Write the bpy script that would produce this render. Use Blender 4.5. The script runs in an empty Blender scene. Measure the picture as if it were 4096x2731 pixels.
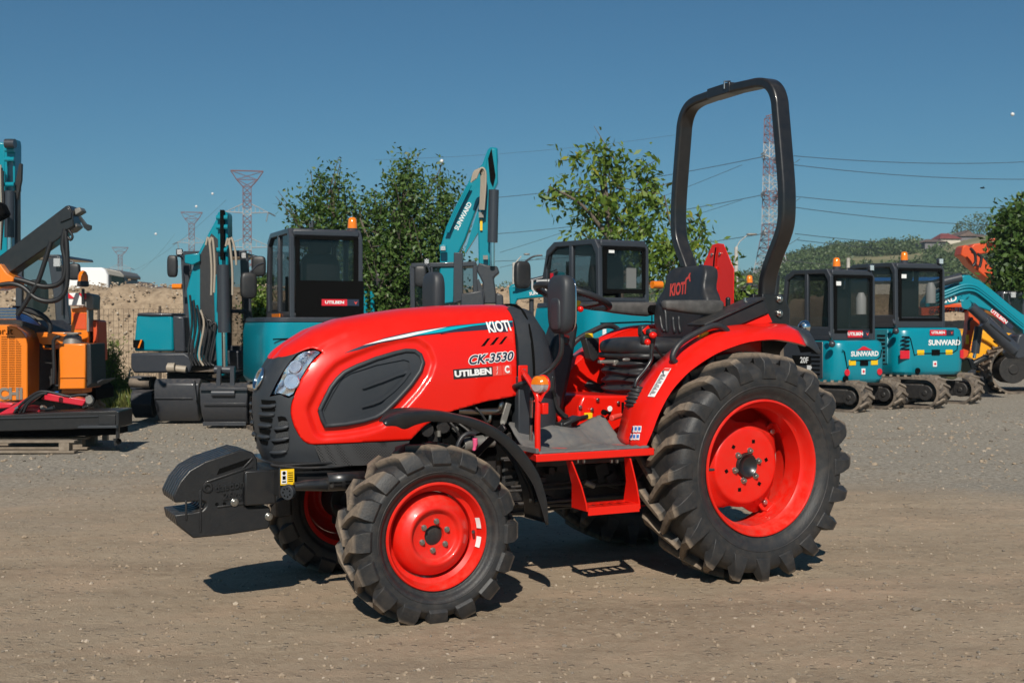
import bpy, bmesh, math, random
from mathutils import Vector, Matrix, noise
from mathutils.geometry import delaunay_2d_cdt
from mathutils.bvhtree import BVHTree
PI=math.pi; R_=math.radians
random.seed(7)
SC=bpy.context.scene; COL=SC.collection
# ---------------------------------------------------------------- camera, world, sun, exposure
CAM_H=1.24; FPX=4700.0; PITCH=math.atan(65.5/FPX)
cam=bpy.data.cameras.new('camera'); camo=bpy.data.objects.new('camera',cam); COL.objects.link(camo)
camo.location=(0,0,CAM_H); camo.rotation_euler=(PI/2-PITCH,0,0)
cam.sensor_width=36; cam.lens=36*FPX/4096; cam.clip_start=.1; cam.clip_end=9000
cam.dof.use_dof=True; cam.dof.focus_distance=5.4; cam.dof.aperture_fstop=9.0
SC.camera=camo
SUN_EL=R_(38); SUN_AZ=R_(183)     # sun stands behind the camera, azimuth clockwise from +Y
w=bpy.data.worlds.new("World"); SC.world=w; w.use_nodes=True
wn=w.node_tree.nodes; wl=w.node_tree.links
sky=wn.new('ShaderNodeTexSky'); sky.sky_type='NISHITA'; sky.sun_disc=False
sky.sun_elevation=SUN_EL; sky.sun_rotation=SUN_AZ
sky.altitude=200; sky.air_density=1.0; sky.dust_density=.35; sky.ozone_density=5.0
wn['Background'].inputs[1].default_value=.062
tint=wn.new('ShaderNodeMix'); tint.data_type='RGBA'; tint.blend_type='MULTIPLY'; tint.inputs['Factor'].default_value=1; tint.inputs[7].default_value=(.46,.83,.89,1)
wl.new(sky.outputs[0],tint.inputs[6]); wl.new(tint.outputs[2],wn['Background'].inputs[0])
sl=bpy.data.lights.new('sun','SUN'); sl.energy=4.9; sl.angle=R_(.53); sl.color=(1,.935,.83)
so=bpy.data.objects.new('sun',sl); COL.objects.link(so)
sd=Vector((math.sin(SUN_AZ)*math.cos(SUN_EL),math.cos(SUN_AZ)*math.cos(SUN_EL),math.sin(SUN_EL)))
so.rotation_euler=sd.to_track_quat('Z','Y').to_euler()
SC.view_settings.view_transform='Standard'; SC.view_settings.look='None'
SC.view_settings.exposure=0; SC.view_settings.gamma=1
# ---------------------------------------------------------------- materials
def srgb(r,g,b):
    f=lambda c:(c/12.92 if c<=.04045 else ((c+.055)/1.055)**2.4)
    return (f(r/255),f(g/255),f(b/255))
def mat(name,col,rough=.5,metal=0,coat=0,spec=None,n_scale=0,n_amt=.25,n_col=None,bump=0,b_scale=40,trans=0,emit=None,ior=None,coatr=.05,alpha=1,n_lo=.4,n_hi=.65,dust=0,rvar=0):
    m=bpy.data.materials.new(name); m.use_nodes=True; t=m.node_tree; N=t.nodes; L=t.links
    b=N['Principled BSDF']; b.inputs['Base Color'].default_value=(*col,1)
    b.inputs['Roughness'].default_value=rough; b.inputs['Metallic'].default_value=metal
    b.inputs['Coat Weight'].default_value=coat; b.inputs['Coat Roughness'].default_value=coatr
    if spec is not None: b.inputs['Specular IOR Level'].default_value=spec
    if trans: b.inputs['Transmission Weight'].default_value=trans
    if ior: b.inputs['IOR'].default_value=ior
    if alpha<1: b.inputs['Alpha'].default_value=alpha
    if emit: b.inputs['Emission Color'].default_value=(*emit[0],1); b.inputs['Emission Strength'].default_value=emit[1]
    tc=N.new('ShaderNodeTexCoord'); out=None
    def noi(sc,det=5,ro=.6):
        n=N.new('ShaderNodeTexNoise'); n.inputs['Scale'].default_value=sc; n.inputs['Detail'].default_value=det; n.inputs['Roughness'].default_value=ro
        L.new(tc.outputs['Object'],n.inputs['Vector']); return n.outputs['Fac']
    def mix(f,a,bc):
        x=N.new('ShaderNodeMix'); x.data_type='RGBA'
        if isinstance(f,float): x.inputs['Factor'].default_value=f
        else: L.new(f,x.inputs['Factor'])
        for k,v in ((6,a),(7,bc)):
            if isinstance(v,tuple): x.inputs[k].default_value=(*v,1)
            else: L.new(v,x.inputs[k])
        return x.outputs[2]
    def ramp(f,lo,hi,a=0.,c=1.):
        r=N.new('ShaderNodeMapRange'); L.new(f,r.inputs[0]); r.inputs[1].default_value=lo; r.inputs[2].default_value=hi; r.inputs[3].default_value=a; r.inputs[4].default_value=c; return r.outputs[0]
    c=None
    if n_scale:
        c=mix(ramp(noi(n_scale),n_lo,n_hi,0,n_amt),col,n_col or tuple(min(1,v*2+.02) for v in col)); out=c
    if dust:
        g=N.new('ShaderNodeNewGeometry'); s=N.new('ShaderNodeSeparateXYZ'); L.new(g.outputs['Normal'],s.inputs[0])
        up=ramp(s.outputs[2],.0,1.,.25,1.); nn=ramp(noi(22,7,.7),.38,.72)
        mu=N.new('ShaderNodeMath'); mu.operation='MULTIPLY'; L.new(up,mu.inputs[0]); L.new(nn,mu.inputs[1])
        m2=N.new('ShaderNodeMath'); m2.operation='MULTIPLY'; L.new(mu.outputs[0],m2.inputs[0]); m2.inputs[1].default_value=dust
        out=mix(m2.outputs[0],out if out else col,(.27,.21,.155))
        L.new(ramp(m2.outputs[0],0,.6,rough,.8),b.inputs['Roughness'])
    elif rvar:
        L.new(ramp(noi(9,6,.7),.35,.7,rough,rough+rvar),b.inputs['Roughness'])
    if out: L.new(out,b.inputs['Base Color'])
    if bump:
        bp=N.new('ShaderNodeBump'); bp.inputs['Strength'].default_value=bump; bp.inputs['Distance'].default_value=.004
        L.new(noi(b_scale),bp.inputs['Height']); L.new(bp.outputs[0],b.inputs['Normal'])
    m['mix']=0
    return m
RED=(.74,.011,.004)
M={}
M['red']=mat('red_paint',RED,.30,coat=.38,dust=.035,spec=.35,bump=.04,b_scale=60)
M['red_dusty']=mat('red_rim_paint',(.70,.012,.005),.34,coat=.25,dust=.28,spec=.35)
M['black']=mat('black_paint',(.011,.012,.014),.32,coat=.3,dust=.14)
M['iron']=mat('black_cast_iron',(.011,.012,.014),.40,coat=.15,bump=.4,b_scale=70,dust=.12)
M['plastic']=mat('charcoal_plastic',(.026,.031,.038),.5,bump=.15,b_scale=350,dust=.08)
M['plastic2']=mat('black_plastic',(.014,.016,.019),.45,bump=.1,b_scale=250,dust=.2)
M['fender']=mat('black_fender_plastic',(.012,.013,.015),.3,dust=.10)
M['hole']=mat('dark_void',(.003,.003,.003),.9,spec=.1)
M['vinyl']=mat('black_vinyl',(.018,.020,.024),.42,bump=.25,b_scale=160,dust=.12)
M['mat']=mat('rubber_mat',(.10,.105,.11),.75,n_scale=9,n_amt=.35,n_col=(.2,.185,.165),bump=.3,b_scale=120,dust=.3)
M['chrome']=mat('chrome',(.75,.77,.8),.08,1)
M['zinc']=mat('zinc_bolt',(.5,.49,.46),.3,1)
M['steel']=mat('brushed_steel',(.42,.38,.33),.28,1,n_scale=14,n_amt=.4,n_col=(.2,.16,.12))
M['engine']=mat('engine_black',(.013,.013,.014),.5,bump=.5,b_scale=60,dust=.3)
M['castgrey']=mat('cast_grey',(.22,.21,.19),.5,.5,bump=.4,b_scale=90)
M['white']=mat('white_paint',(.78,.78,.77),.4)
M['navy']=mat('navy_vinyl',(.022,.03,.055),.35)
M['tealdec']=mat('teal_vinyl',(.0,.36,.46),.35)
M['yellow']=mat('yellow_plastic',(.85,.52,.01),.4)
M['pink']=mat('pink_rubber',(.72,.09,.22),.5)
M['ltred']=mat('light_red_print',(.72,.07,.05),.4)
M['bluedec']=mat('blue_print',(.02,.18,.55),.4)
M['amber']=mat('amber_lens',(.95,.24,.01),.15,trans=.15,coat=.5)
M['clear']=mat('clear_lens',(.85,.85,.85),.1,trans=.6,coat=.5)
M['silver']=mat('lamp_reflector',(.88,.90,.93),.22,.85)
M['glass']=mat('headlamp_lens',(.95,.97,1),.02,trans=1,ior=1.35)
M['logored']=mat('red_stitching',(.5,.05,.04),.6)
def meshmat(name,c1,c2,sc,rot=0):
    m=bpy.data.materials.new(name); m.use_nodes=True; t=m.node_tree; N=t.nodes; L=t.links; b=N['Principled BSDF']
    tc=N.new('ShaderNodeTexCoord'); mp=N.new('ShaderNodeMapping'); mp.inputs['Rotation'].default_value=(0,R_(rot),0); L.new(tc.outputs['Object'],mp.inputs[0])
    v=N.new('ShaderNodeTexVoronoi'); v.inputs['Scale'].default_value=sc; v.inputs['Randomness'].default_value=.0
    L.new(mp.outputs[0],v.inputs['Vector']); r=N.new('ShaderNodeMapRange'); L.new(v.outputs['Distance'],r.inputs[0]); r.inputs[1].default_value=.28; r.inputs[2].default_value=.40
    x=N.new('ShaderNodeMix'); x.data_type='RGBA'; L.new(r.outputs[0],x.inputs['Factor']); x.inputs[6].default_value=(*c2,1); x.inputs[7].default_value=(*c1,1)
    L.new(x.outputs[2],b.inputs['Base Color']); b.inputs['Roughness'].default_value=.45
    bp=N.new('ShaderNodeBump'); bp.inputs['Distance'].default_value=.002; bp.inputs['Strength'].default_value=.6; L.new(r.outputs[0],bp.inputs['Height']); L.new(bp.outputs[0],b.inputs['Normal'])
    return m
M['arm']=mat('scuffed_armrest',(.055,.052,.05),.6,n_scale=18,n_amt=.8,n_col=(.10,.095,.09),bump=.3,b_scale=120)
M['mesh']=meshmat('perforated_mesh',(.045,.048,.052),(.004,.004,.004),150,45)
M['mesh2']=meshmat('perforated_panel',(.05,.05,.052),(.004,.004,.004),110,45)
def tyremat(name,R):
    m=bpy.data.materials.new(name); m.use_nodes=True; t=m.node_tree; N=t.nodes; L=t.links; b=N['Principled BSDF']
    tc=N.new('ShaderNodeTexCoord'); s=N.new('ShaderNodeSeparateXYZ'); L.new(tc.outputs['Object'],s.inputs[0])
    c=N.new('ShaderNodeCombineXYZ'); L.new(s.outputs[0],c.inputs[0]); L.new(s.outputs[2],c.inputs[1])
    ln=N.new('ShaderNodeVectorMath'); ln.operation='LENGTH'; L.new(c.outputs[0],ln.inputs[0])
    n=N.new('ShaderNodeTexNoise'); n.inputs['Scale'].default_value=26; n.inputs['Detail'].default_value=9; n.inputs['Roughness'].default_value=.7; L.new(tc.outputs['Object'],n.inputs['Vector'])
    r1=N.new('ShaderNodeMapRange'); L.new(ln.outputs['Value'],r1.inputs[0]); r1.inputs[1].default_value=R-.024; r1.inputs[2].default_value=R-.006; r1.inputs[3].default_value=.0; r1.inputs[4].default_value=.95
    r2=N.new('ShaderNodeMapRange'); L.new(n.outputs[0],r2.inputs[0]); r2.inputs[1].default_value=.42; r2.inputs[2].default_value=.72; r2.inputs[3].default_value=0; r2.inputs[4].default_value=.13
    r3=N.new('ShaderNodeMapRange'); L.new(n.outputs[0],r3.inputs[0]); r3.inputs[1].default_value=.3; r3.inputs[2].default_value=.55; r3.inputs[3].default_value=.3; r3.inputs[4].default_value=1
    mu=N.new('ShaderNodeMath'); mu.operation='MULTIPLY'; L.new(r1.outputs[0],mu.inputs[0]); L.new(r3.outputs[0],mu.inputs[1])
    mx=N.new('ShaderNodeMath'); mx.operation='MAXIMUM'; L.new(mu.outputs[0],mx.inputs[0]); L.new(r2.outputs[0],mx.inputs[1])
    x=N.new('ShaderNodeMix'); x.data_type='RGBA'; L.new(mx.outputs[0],x.inputs['Factor']); x.inputs[6].default_value=(.019,.020,.022,1); x.inputs[7].default_value=(.215,.165,.12,1)
    L.new(x.outputs[2],b.inputs['Base Color'])
    rr=N.new('ShaderNodeMapRange'); L.new(mx.outputs[0],rr.inputs[0]); rr.inputs[1].default_value=0; rr.inputs[2].default_value=.5; rr.inputs[3].default_value=.52; rr.inputs[4].default_value=.85; L.new(rr.outputs[0],b.inputs['Roughness'])
    n2=N.new('ShaderNodeTexNoise'); n2.inputs['Scale'].default_value=140; n2.inputs['Detail'].default_value=6; L.new(tc.outputs['Object'],n2.inputs['Vector'])
    bp=N.new('ShaderNodeBump'); bp.inputs['Distance'].default_value=.004; bp.inputs['Strength'].default_value=.35; L.new(n2.outputs[0],bp.inputs['Height']); L.new(bp.outputs[0],b.inputs['Normal'])
    return m
# ---------------------------------------------------------------- object helpers
def tag(o,label=None,cat=None,group=None,kind=None):
    if label: o['label']=label
    if cat: o['category']=cat
    if group: o['group']=group
    if kind: o['kind']=kind
    return o
def empty(name,loc,rz=0,label=None,cat=None,group=None,parent=None):
    o=bpy.data.objects.new(name,None); COL.objects.link(o); o.location=loc; o.rotation_euler=(0,0,rz); o.empty_display_size=.3
    if parent: o.parent=parent
    return tag(o,label,cat,group)
def copy_tree(o,parent=None):
    c=o.copy(); COL.objects.link(c); c.parent=parent
    for ch in list(o.children): copy_tree(ch,c)
    return c
V=Vector
class MB:
    def __init__(s): s.v=[]; s.f=[]; s.mi=[]; s.cur=0
    def add(s,vs,fs,xf=None):
        b=len(s.v)
        for p in vs:
            p=V(p); s.v.append(xf@p if xf else p)
        for f in fs: s.f.append([i+b for i in f]); s.mi.append(s.cur)
        return s
    def box(s,c,size,rot=None,tap=1.0):
        x,y,z=[a/2 for a in size]; vs=[V((sx*x*(tap if sz>0 else 1),sy*y*(tap if sz>0 else 1),sz*z)) for sz in (-1,1) for sy in (-1,1) for sx in (-1,1)]
        m=(rot.to_4x4() if isinstance(rot,Matrix) else (Matrix.Rotation(rot[0],4,rot[1]) if rot else Matrix()))
        s.add([m@p+V(c) for p in vs],[(0,2,3,1),(4,5,7,6),(0,1,5,4),(2,6,7,3),(0,4,6,2),(1,3,7,5)]); return s
    def bb(s,x0,x1,y0,y1,z0,z1): return s.box(((x0+x1)/2,(y0+y1)/2,(z0+z1)/2),(abs(x1-x0),abs(y1-y0),abs(z1-z0)))
    def prism(s,pts,d):      # pts 3-D polygon, extruded by vector d
        n=len(pts); d=V(d); pts=[V(p) for p in pts]
        s.add(pts+[p+d for p in pts],[list(range(n))[::-1],list(range(n,2*n))]+[[i,(i+1)%n,n+(i+1)%n,n+i] for i in range(n)]); return s
    def xz(s,pts,y0,y1): return s.prism([(p[0],y0,p[1]) for p in pts],(0,y1-y0,0))
    def xy(s,pts,z0,z1): return s.prism([(p[0],p[1],z0) for p in pts],(0,0,z1-z0))
    def yz(s,pts,x0,x1): return s.prism([(x0,p[0],p[1]) for p in pts],(x1-x0,0,0))
    def tube(s,path,r,n=10,cap=True):
        path=[V(p) for p in path]; k=len(path); rs=r if isinstance(r,(list,tuple)) else [r]*k
        up=None; vs=[]
        for i,p in enumerate(path):
            a=path[max(i-1,0)]; b=path[min(i+1,k-1)]; t=(b-a).normalized()
            if up is None:
                up=V((0,0,1)) if abs(t.z)<.9 else V((1,0,0))
            u=(up-t*up.dot(t)).normalized(); up=u; w_=t.cross(u)
            for j in range(n):
                an=2*PI*j/n; vs.append(p+(u*math.cos(an)+w_*math.sin(an))*rs[i])
        fs=[[i*n+j,i*n+(j+1)%n,(i+1)*n+(j+1)%n,(i+1)*n+j] for i in range(k-1) for j in range(n)]
        if cap: fs+= [list(range(n))[::-1],list(range((k-1)*n,k*n))]
        s.add(vs,fs); return s
    def rect(s,path,w,h,up=(0,1,0),cap=True):   # rectangular bar swept: w along up, h across
        path=[V(p) for p in path]; k=len(path); up=V(up); vs=[]
        for i,p in enumerate(path):
            a=path[max(i-1,0)]; b=path[min(i+1,k-1)]; t=(b-a).normalized(); u=(up-t*up.dot(t)).normalized(); c=t.cross(u)
            ww=w[i] if isinstance(w,(list,tuple)) else w; hh=h[i] if isinstance(h,(list,tuple)) else h
            for a_,b_ in ((-1,-1),(1,-1),(1,1),(-1,1)): vs.append(p+u*a_*ww/2+c*b_*hh/2)
        fs=[[i*4+j,i*4+(j+1)%4,(i+1)*4+(j+1)%4,(i+1)*4+j] for i in range(k-1) for j in range(4)]
        if cap: fs+=[[3,2,1,0],[4*k-4,4*k-3,4*k-2,4*k-1]]
        s.add(vs,fs); return s
    def cyl(s,a,b,r,n=20,r2=None): return s.tube([a,b],[r,r if r2 is None else r2],n)
    def lathe(s,prof,axis='y',c=(0,0,0),n=48,closed=False):
        k=len(prof); vs=[]
        for i in range(n):
            a=2*PI*i/n
            for r,h in prof:
                p={'y':(r*math.cos(a),h,r*math.sin(a)),'z':(r*math.cos(a),r*math.sin(a),h),'x':(h,r*math.cos(a),r*math.sin(a))}[axis]
                vs.append(V(p)+V(c))
        kk=k if closed else k-1
        s.add(vs,[[i*k+j,i*k+(j+1)%k,((i+1)%n)*k+(j+1)%k,((i+1)%n)*k+j] for i in range(n) for j in range(kk)]); return s
    def ball(s,c,r,n=12,m=8,sc=(1,1,1)):
        vs=[]; c=V(c)
        for i in range(m+1):
            th=PI*i/m
            for j in range(n): a=2*PI*j/n; vs.append(c+V((r*sc[0]*math.sin(th)*math.cos(a),r*sc[1]*math.sin(th)*math.sin(a),r*sc[2]*math.cos(th))))
        s.add(vs,[[i*n+j,(i+1)*n+j,(i+1)*n+(j+1)%n,i*n+(j+1)%n] for i in range(m) for j in range(n)]); return s
    def loft(s,rings,cap=True,closed=True):
        k=len(rings[0]); vs=[p for r in rings for p in r]; m=k if closed else k-1
        fs=[[i*k+j,i*k+(j+1)%k,(i+1)*k+(j+1)%k,(i+1)*k+j] for i in range(len(rings)-1) for j in range(m)]
        if cap and closed: fs+=[list(range(k))[::-1],list(range((len(rings)-1)*k,len(rings)*k))]
        s.add(vs,fs); return s
    def pieces(s):
        par=list(range(len(s.v)))
        def fd(i):
            while par[i]!=i: par[i]=par[par[i]]; i=par[i]
            return i
        for f in s.f:
            a=fd(f[0])
            for i in f[1:]: par[fd(i)]=a
        g={}
        for k,f in enumerate(s.f): g.setdefault(fd(f[0]),[]).append(k)
        out=[]
        for ks in g.values():
            m=MB(); ix={}
            for k in ks:
                for i in s.f[k]:
                    if i not in ix: ix[i]=len(m.v); m.v.append(s.v[i])
                m.f.append([ix[i] for i in s.f[k]]); m.mi.append(s.mi[k])
            out.append(m)
        return out
    def split(s,name,mats,parent=None,**k):     # every separate piece becomes its own object
        return [m.build(name,mats,parent,**k) for m in s.pieces()][0]
    def build(s,name,mats,parent=None,bevel=0,smooth=35,seg=2,loc=None,subsurf=0,weld=True,label=None,fixn=True):
        me=bpy.data.meshes.new(name); me.from_pydata([tuple(p) for p in s.v],[],s.f)
        if not isinstance(mats,(list,tuple)): mats=[mats]
        for m in mats: me.materials.append(m if not isinstance(m,str) else M[m])
        me.polygons.foreach_set('material_index',s.mi)
        if weld or fixn:
            bm=bmesh.new(); bm.from_mesh(me)
            if weld: bmesh.ops.remove_doubles(bm,verts=bm.verts,dist=1e-5)
            if fixn: bmesh.ops.recalc_face_normals(bm,faces=bm.faces)
            bm.to_mesh(me); bm.free()
        if smooth:
            me.polygons.foreach_set('use_smooth',[True]*len(me.polygons)); me.set_sharp_from_angle(angle=R_(smooth))
        me.update()
        o=bpy.data.objects.new(name,me); COL.objects.link(o)
        if parent: o.parent=parent
        if loc: o.location=loc
        if bevel:
            md=o.modifiers.new('bevel','BEVEL'); md.width=bevel; md.segments=seg; md.limit_method='ANGLE'; md.angle_limit=R_(35); md.harden_normals=False
            if smooth: me.polygons.foreach_set('use_smooth',[True]*len(me.polygons))
        if subsurf:
            md=o.modifiers.new('sub','SUBSURF'); md.levels=md.render_levels=subsurf
        if label: o['label']=label
        return o
def catmull(pts,n=6,closed=False):
    pts=[V(p) for p in pts]; k=len(pts); out=[]
    rng=range(k if closed else k-1)
    for i in rng:
        g=(lambda j:pts[j%k]) if closed else (lambda j:pts[min(max(j,0),k-1)])
        a,b,c,d=g(i-1),g(i),g(i+1),g(i+2)
        for j in range(n):
            t=j/n; out.append(.5*((2*b)+(c-a)*t+(2*a-5*b+4*c-d)*t*t+(3*b-a-3*c+d)*t**3))
    if not closed: out.append(pts[-1])
    return out
def lerp(a,b,t): return a+(b-a)*t
def interp(tab,x):
    if x<=tab[0][0]: return tab[0][1]
    for (a,b),(c,d) in zip(tab,tab[1:]):
        if x<=c: return b+(d-b)*(x-a)/(c-a)
    return tab[-1][1]
def smst(t): t=max(0,min(1,t)); return t*t*(3-2*t)
def ray(px,py):
    dx=(px-2048)/FPX; du=(1365.5-py)/FPX
    return V((dx,math.cos(PITCH)+du*math.sin(PITCH),-math.sin(PITCH)+du*math.cos(PITCH)))
def at(px,py,Y):          # the point of the place seen at photo pixel (px,py) that lies Y metres ahead
    d=ray(px,py); return V((0,0,CAM_H))+d*(Y/d.y)
def gnd(px,py,z=0):
    d=ray(px,py); return V((0,0,CAM_H))+d*((z-CAM_H)/d.z)
_txt={}
def text_geo(s,size=1,bold=0,sx=1,shear=0,spacing=1,align='CENTER'):
    key=(s,bold,shear,spacing,align)
    if key not in _txt:
        cu=bpy.data.curves.new('t','FONT'); cu.body=s; cu.size=1; cu.offset=bold; cu.shear=shear; cu.align_x=align; cu.align_y='CENTER'; cu.space_character=spacing; cu.resolution_u=4; cu.fill_mode='FRONT'
        o=bpy.data.objects.new('t',cu); COL.objects.link(o); dg=bpy.context.evaluated_depsgraph_get()
        me=bpy.data.meshes.new_from_object(o.evaluated_get(dg)); 
        _txt[key]=([v.co.copy() for v in me.vertices],[list(p.vertices) for p in me.polygons])
        bpy.data.objects.remove(o); bpy.data.curves.remove(cu); bpy.data.meshes.remove(me)
    vs,fs=_txt[key]; return [(v.x*size*sx,v.y*size) for v in vs],fs
def put_text(mb,s,o,ux,uy,size,**k):     # flat text at o with axes ux, uy
    vs,fs=text_geo(s,size,**k); o=V(o); ux=V(ux); uy=V(uy); mb.add([o+ux*a+uy*b for a,b in vs],fs)
def quad(mb,o,ux,uy,w,h):
    o=V(o); ux=V(ux)*w/2; uy=V(uy)*h/2; mb.add([o-ux-uy,o+ux-uy,o+ux+uy,o-ux+uy],[(0,1,2,3)])
# ================================================================ GROUND
def ground_mat():
    m=bpy.data.materials.new('packed_dirt'); m.use_nodes=True; t=m.node_tree; N=t.nodes; L=t.links; b=N['Principled BSDF']; b.inputs['Roughness'].default_value=.92; b.inputs['Specular IOR Level'].default_value=.15
    tc=N.new('ShaderNodeTexCoord')
    def noi(sc,det=8,ro=.6,st=(1,1,1),rz=0):
        mp=N.new('ShaderNodeMapping'); mp.inputs['Scale'].default_value=st; mp.inputs['Rotation'].default_value=(0,0,rz); L.new(tc.outputs['Object'],mp.inputs[0])
        n=N.new('ShaderNodeTexNoise'); n.inputs['Scale'].default_value=sc; n.inputs['Detail'].default_value=det; n.inputs['Roughness'].default_value=ro; L.new(mp.outputs[0],n.inputs['Vector']); return n.outputs[0]
    def mr(f,a,c,x=0.,y=1.):
        r=N.new('ShaderNodeMapRange'); L.new(f,r.inputs[0]); r.inputs[1].default_value=a; r.inputs[2].default_value=c; r.inputs[3].default_value=x; r.inputs[4].default_value=y; return r.outputs[0]
    def mix(f,a,c,bl='MIX'):
        x=N.new('ShaderNodeMix'); x.data_type='RGBA'; x.blend_type=bl
        if isinstance(f,float): x.inputs['Factor'].default_value=f
        else: L.new(f,x.inputs['Factor'])
        for k,v in ((6,a),(7,c)):
            if isinstance(v,tuple): x.inputs[k].default_value=(*v,1)
            else: L.new(v,x.inputs[k])
        return x.outputs[2]
    def mth(op,a,c):
        x=N.new('ShaderNodeMath'); x.operation=op
        for k,v in ((0,a),(1,c)):
            if isinstance(v,float): x.inputs[k].default_value=v
            else: L.new(v,x.inputs[k])
        return x.outputs[0]
    dirt=mix(mr(noi(.9,6,.6,(.35,1.6,1),R_(12)),.35,.65),(.245,.178,.118),(.385,.295,.205))
    dirt=mix(mr(noi(14,8,.75),.35,.7,0,.8),dirt,(.43,.345,.25))
    dirt=mix(mr(noi(70,4,.7),.5,.75,0,.4),dirt,(.46,.37,.27))
    dirt=mix(mr(noi(55,4,.7),.25,.42,.4,0.),dirt,(.15,.11,.075))
    dirt=mix(mr(noi(3.2,7,.68),.50,.66,0,.30),dirt,(.235,.18,.13))
    dirt=mix(mr(noi(2.1,6,.6,(.6,1.2,1),R_(-20)),.50,.66,0,.65),dirt,(.45,.325,.225))
    # grey gravel further back, in an irregular belt
    s=N.new('ShaderNodeSeparateXYZ'); L.new(tc.outputs['Object'],s.inputs[0])
    belt=mth('ADD',s.outputs[1],mth('MULTIPLY',mr(noi(.35,4,.6),0,1,-1,1),5.0))
    gr=mix(mr(noi(24,6,.8),.4,.62),(.20,.175,.140),(.42,.375,.31))
    col=mix(mr(belt,7.6,10.5),dirt,gr)
    col=mix(mr(noi(1.6,5,.6,(.3,1.5,1),R_(8)),.55,.72,0,.35),col,(.22,.17,.125))
    # stones: small cells
    v=N.new('ShaderNodeTexVoronoi'); v.inputs['Scale'].default_value=32; L.new(tc.outputs['Object'],v.inputs['Vector'])
    sr=N.new('ShaderNodeSeparateColor'); L.new(v.outputs['Color'],sr.inputs[0])
    pick=mth('MULTIPLY',mr(sr.outputs[0],.80,.82),mr(v.outputs['Distance'],.42,.30))
    col=mix(mth('MULTIPLY',pick,.6),col,mix(sr.outputs[1],(.17,.14,.11),(.40,.33,.25)))
    L.new(col,b.inputs['Base Color'])
    h=mth('ADD',mth('MULTIPLY',noi(9,8,.75),.5),mth('ADD',mth('MULTIPLY',noi(60,5,.7),.22),mth('MULTIPLY',pick,.25)))
    h=mth('ADD',h,mth('MULTIPLY',noi(1.4,4,.5,(.25,1.6,1),R_(14)),.55)); h=mth('ADD',h,mth('MULTIPLY',noi(150,3,.6),.16)); h=mth('ADD',h,mth('MULTIPLY',mr(noi(5,6,.7),.52,.66),.12))
    bp=N.new('ShaderNodeBump'); bp.inputs['Strength'].default_value=1.0; bp.inputs['Distance'].default_value=.028; L.new(h,bp.inputs['Height']); L.new(bp.outputs[0],b.inputs['Normal'])
    return m
mb=MB(); n=90; g_=[]
xs=[-2900,-1200,-300,-100,-50]+[-30+i*.6 for i in range(101)]+[50,100,300,1200,2900]
ys=[-60,-20,-5]+[0+i*.3 for i in range(70)]+[21+i*1.0 for i in range(12)]+[50,100,300,1200,2900]
def gz(x,y):
    if abs(x)>30 or y>33 or y<0: return 0
    d=min((x+.6)**2+(y-5.)**2,99)
    k=smst((math.hypot(x-.2,(y-5.7)*1.1)-1.9)/1.5)
    return k*(.035*noise.noise(V((x*.25,y*.9,0)))+.012*noise.noise(V((x*1.3,y*2.2,3))))
vs=[(x,y,gz(x,y)) for y in ys for x in xs]; nx=len(xs)
mb.add(vs,[(j*nx+i,j*nx+i+1,(j+1)*nx+i+1,(j+1)*nx+i) for j in range(len(ys)-1) for i in range(nx-1)])
M['ground']=ground_mat(); o=mb.build('ground','ground',None,smooth=180,weld=False,fixn=False); tag(o,kind='structure')
# loose pebbles: uncountable, one object
mb=MB(); rnd=random.Random(3)
ico=bmesh.new(); bmesh.ops.create_icosphere(ico,subdivisions=1,radius=1); iv=[v.co.copy() for v in ico.verts]; iff=[[v.index for v in f.verts] for f in ico.faces]; ico.free()
for i in range(6500):
    y=3.6+ (rnd.random()**1.3)*14; x=rnd.uniform(-.5,.5)*y*1.0
    far=smst((y-8)/3); r=rnd.choice([.004,.005,.006,.008])*(1+1.1*far)*rnd.uniform(.7,1.4)
    if rnd.random()<.012: r*=rnd.uniform(1.8,3.2)
    sc=(r*rnd.uniform(.8,1.5),r*rnd.uniform(.7,1.2),r*rnd.uniform(.5,.8)); rz=rnd.random()*6.3; m_=Matrix.Rotation(rz,3,'Z'); z=gz(x,y)+sc[2]*.35
    mb.cur=rnd.choice([0,0,0,1,1,1,1,1,2]); mb.add([m_@V((p.x*sc[0]*(1+.25*math.sin(7*p.y+i)),p.y*sc[1],p.z*sc[2]*(1+.2*math.cos(5*p.x+i))))+V((x,y,z)) for p in iv],iff)
M['st1']=mat('stone_grey',(.20,.17,.135),.9); M['st2']=mat('stone_tan',(.31,.24,.17),.9); M['st3']=mat('stone_pale',(.40,.33,.255),.9)
o=mb.build('pebbles',['st1','st2','st3'],None,smooth=0,weld=False,fixn=False); tag(o,'small grey and tan pebbles scattered over the dirt lot','pebbles',kind='stuff')
# ================================================================ THE RED TRACTOR (x runs front to rear, y away from the camera side)
TA=R_(27); TR=V((.9061,6.2685,0)); ca,sa=math.cos(TA),math.sin(TA)
trac=empty('tractor',TR,TA,'red compact tractor with black side vents and tall roll bar in the foreground','tractor')
def tl(px,py):
    d=ray(px,py); o=-TR; return V((o.x*ca+o.y*sa,-o.x*sa+o.y*ca,CAM_H)),V((d.x*ca+d.y*sa,-d.x*sa+d.y*ca,d.z))
def T(px,py,y):
    o,d=tl(px,py); return o+d*((y-o.y)/d.y)
def Tx(px,py,x):
    o,d=tl(px,py); return o+d*((x-o.x)/d.x)
def Tz(px,py,z):
    o,d=tl(px,py); return o+d*((z-o.z)/d.z)
def z2(pts): return [(1000+a*.5102,1100+b*.5102) for a,b in pts]
def zA(pts): return [(980+a*.3571,1340+b*.3571) for a,b in pts]
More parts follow.
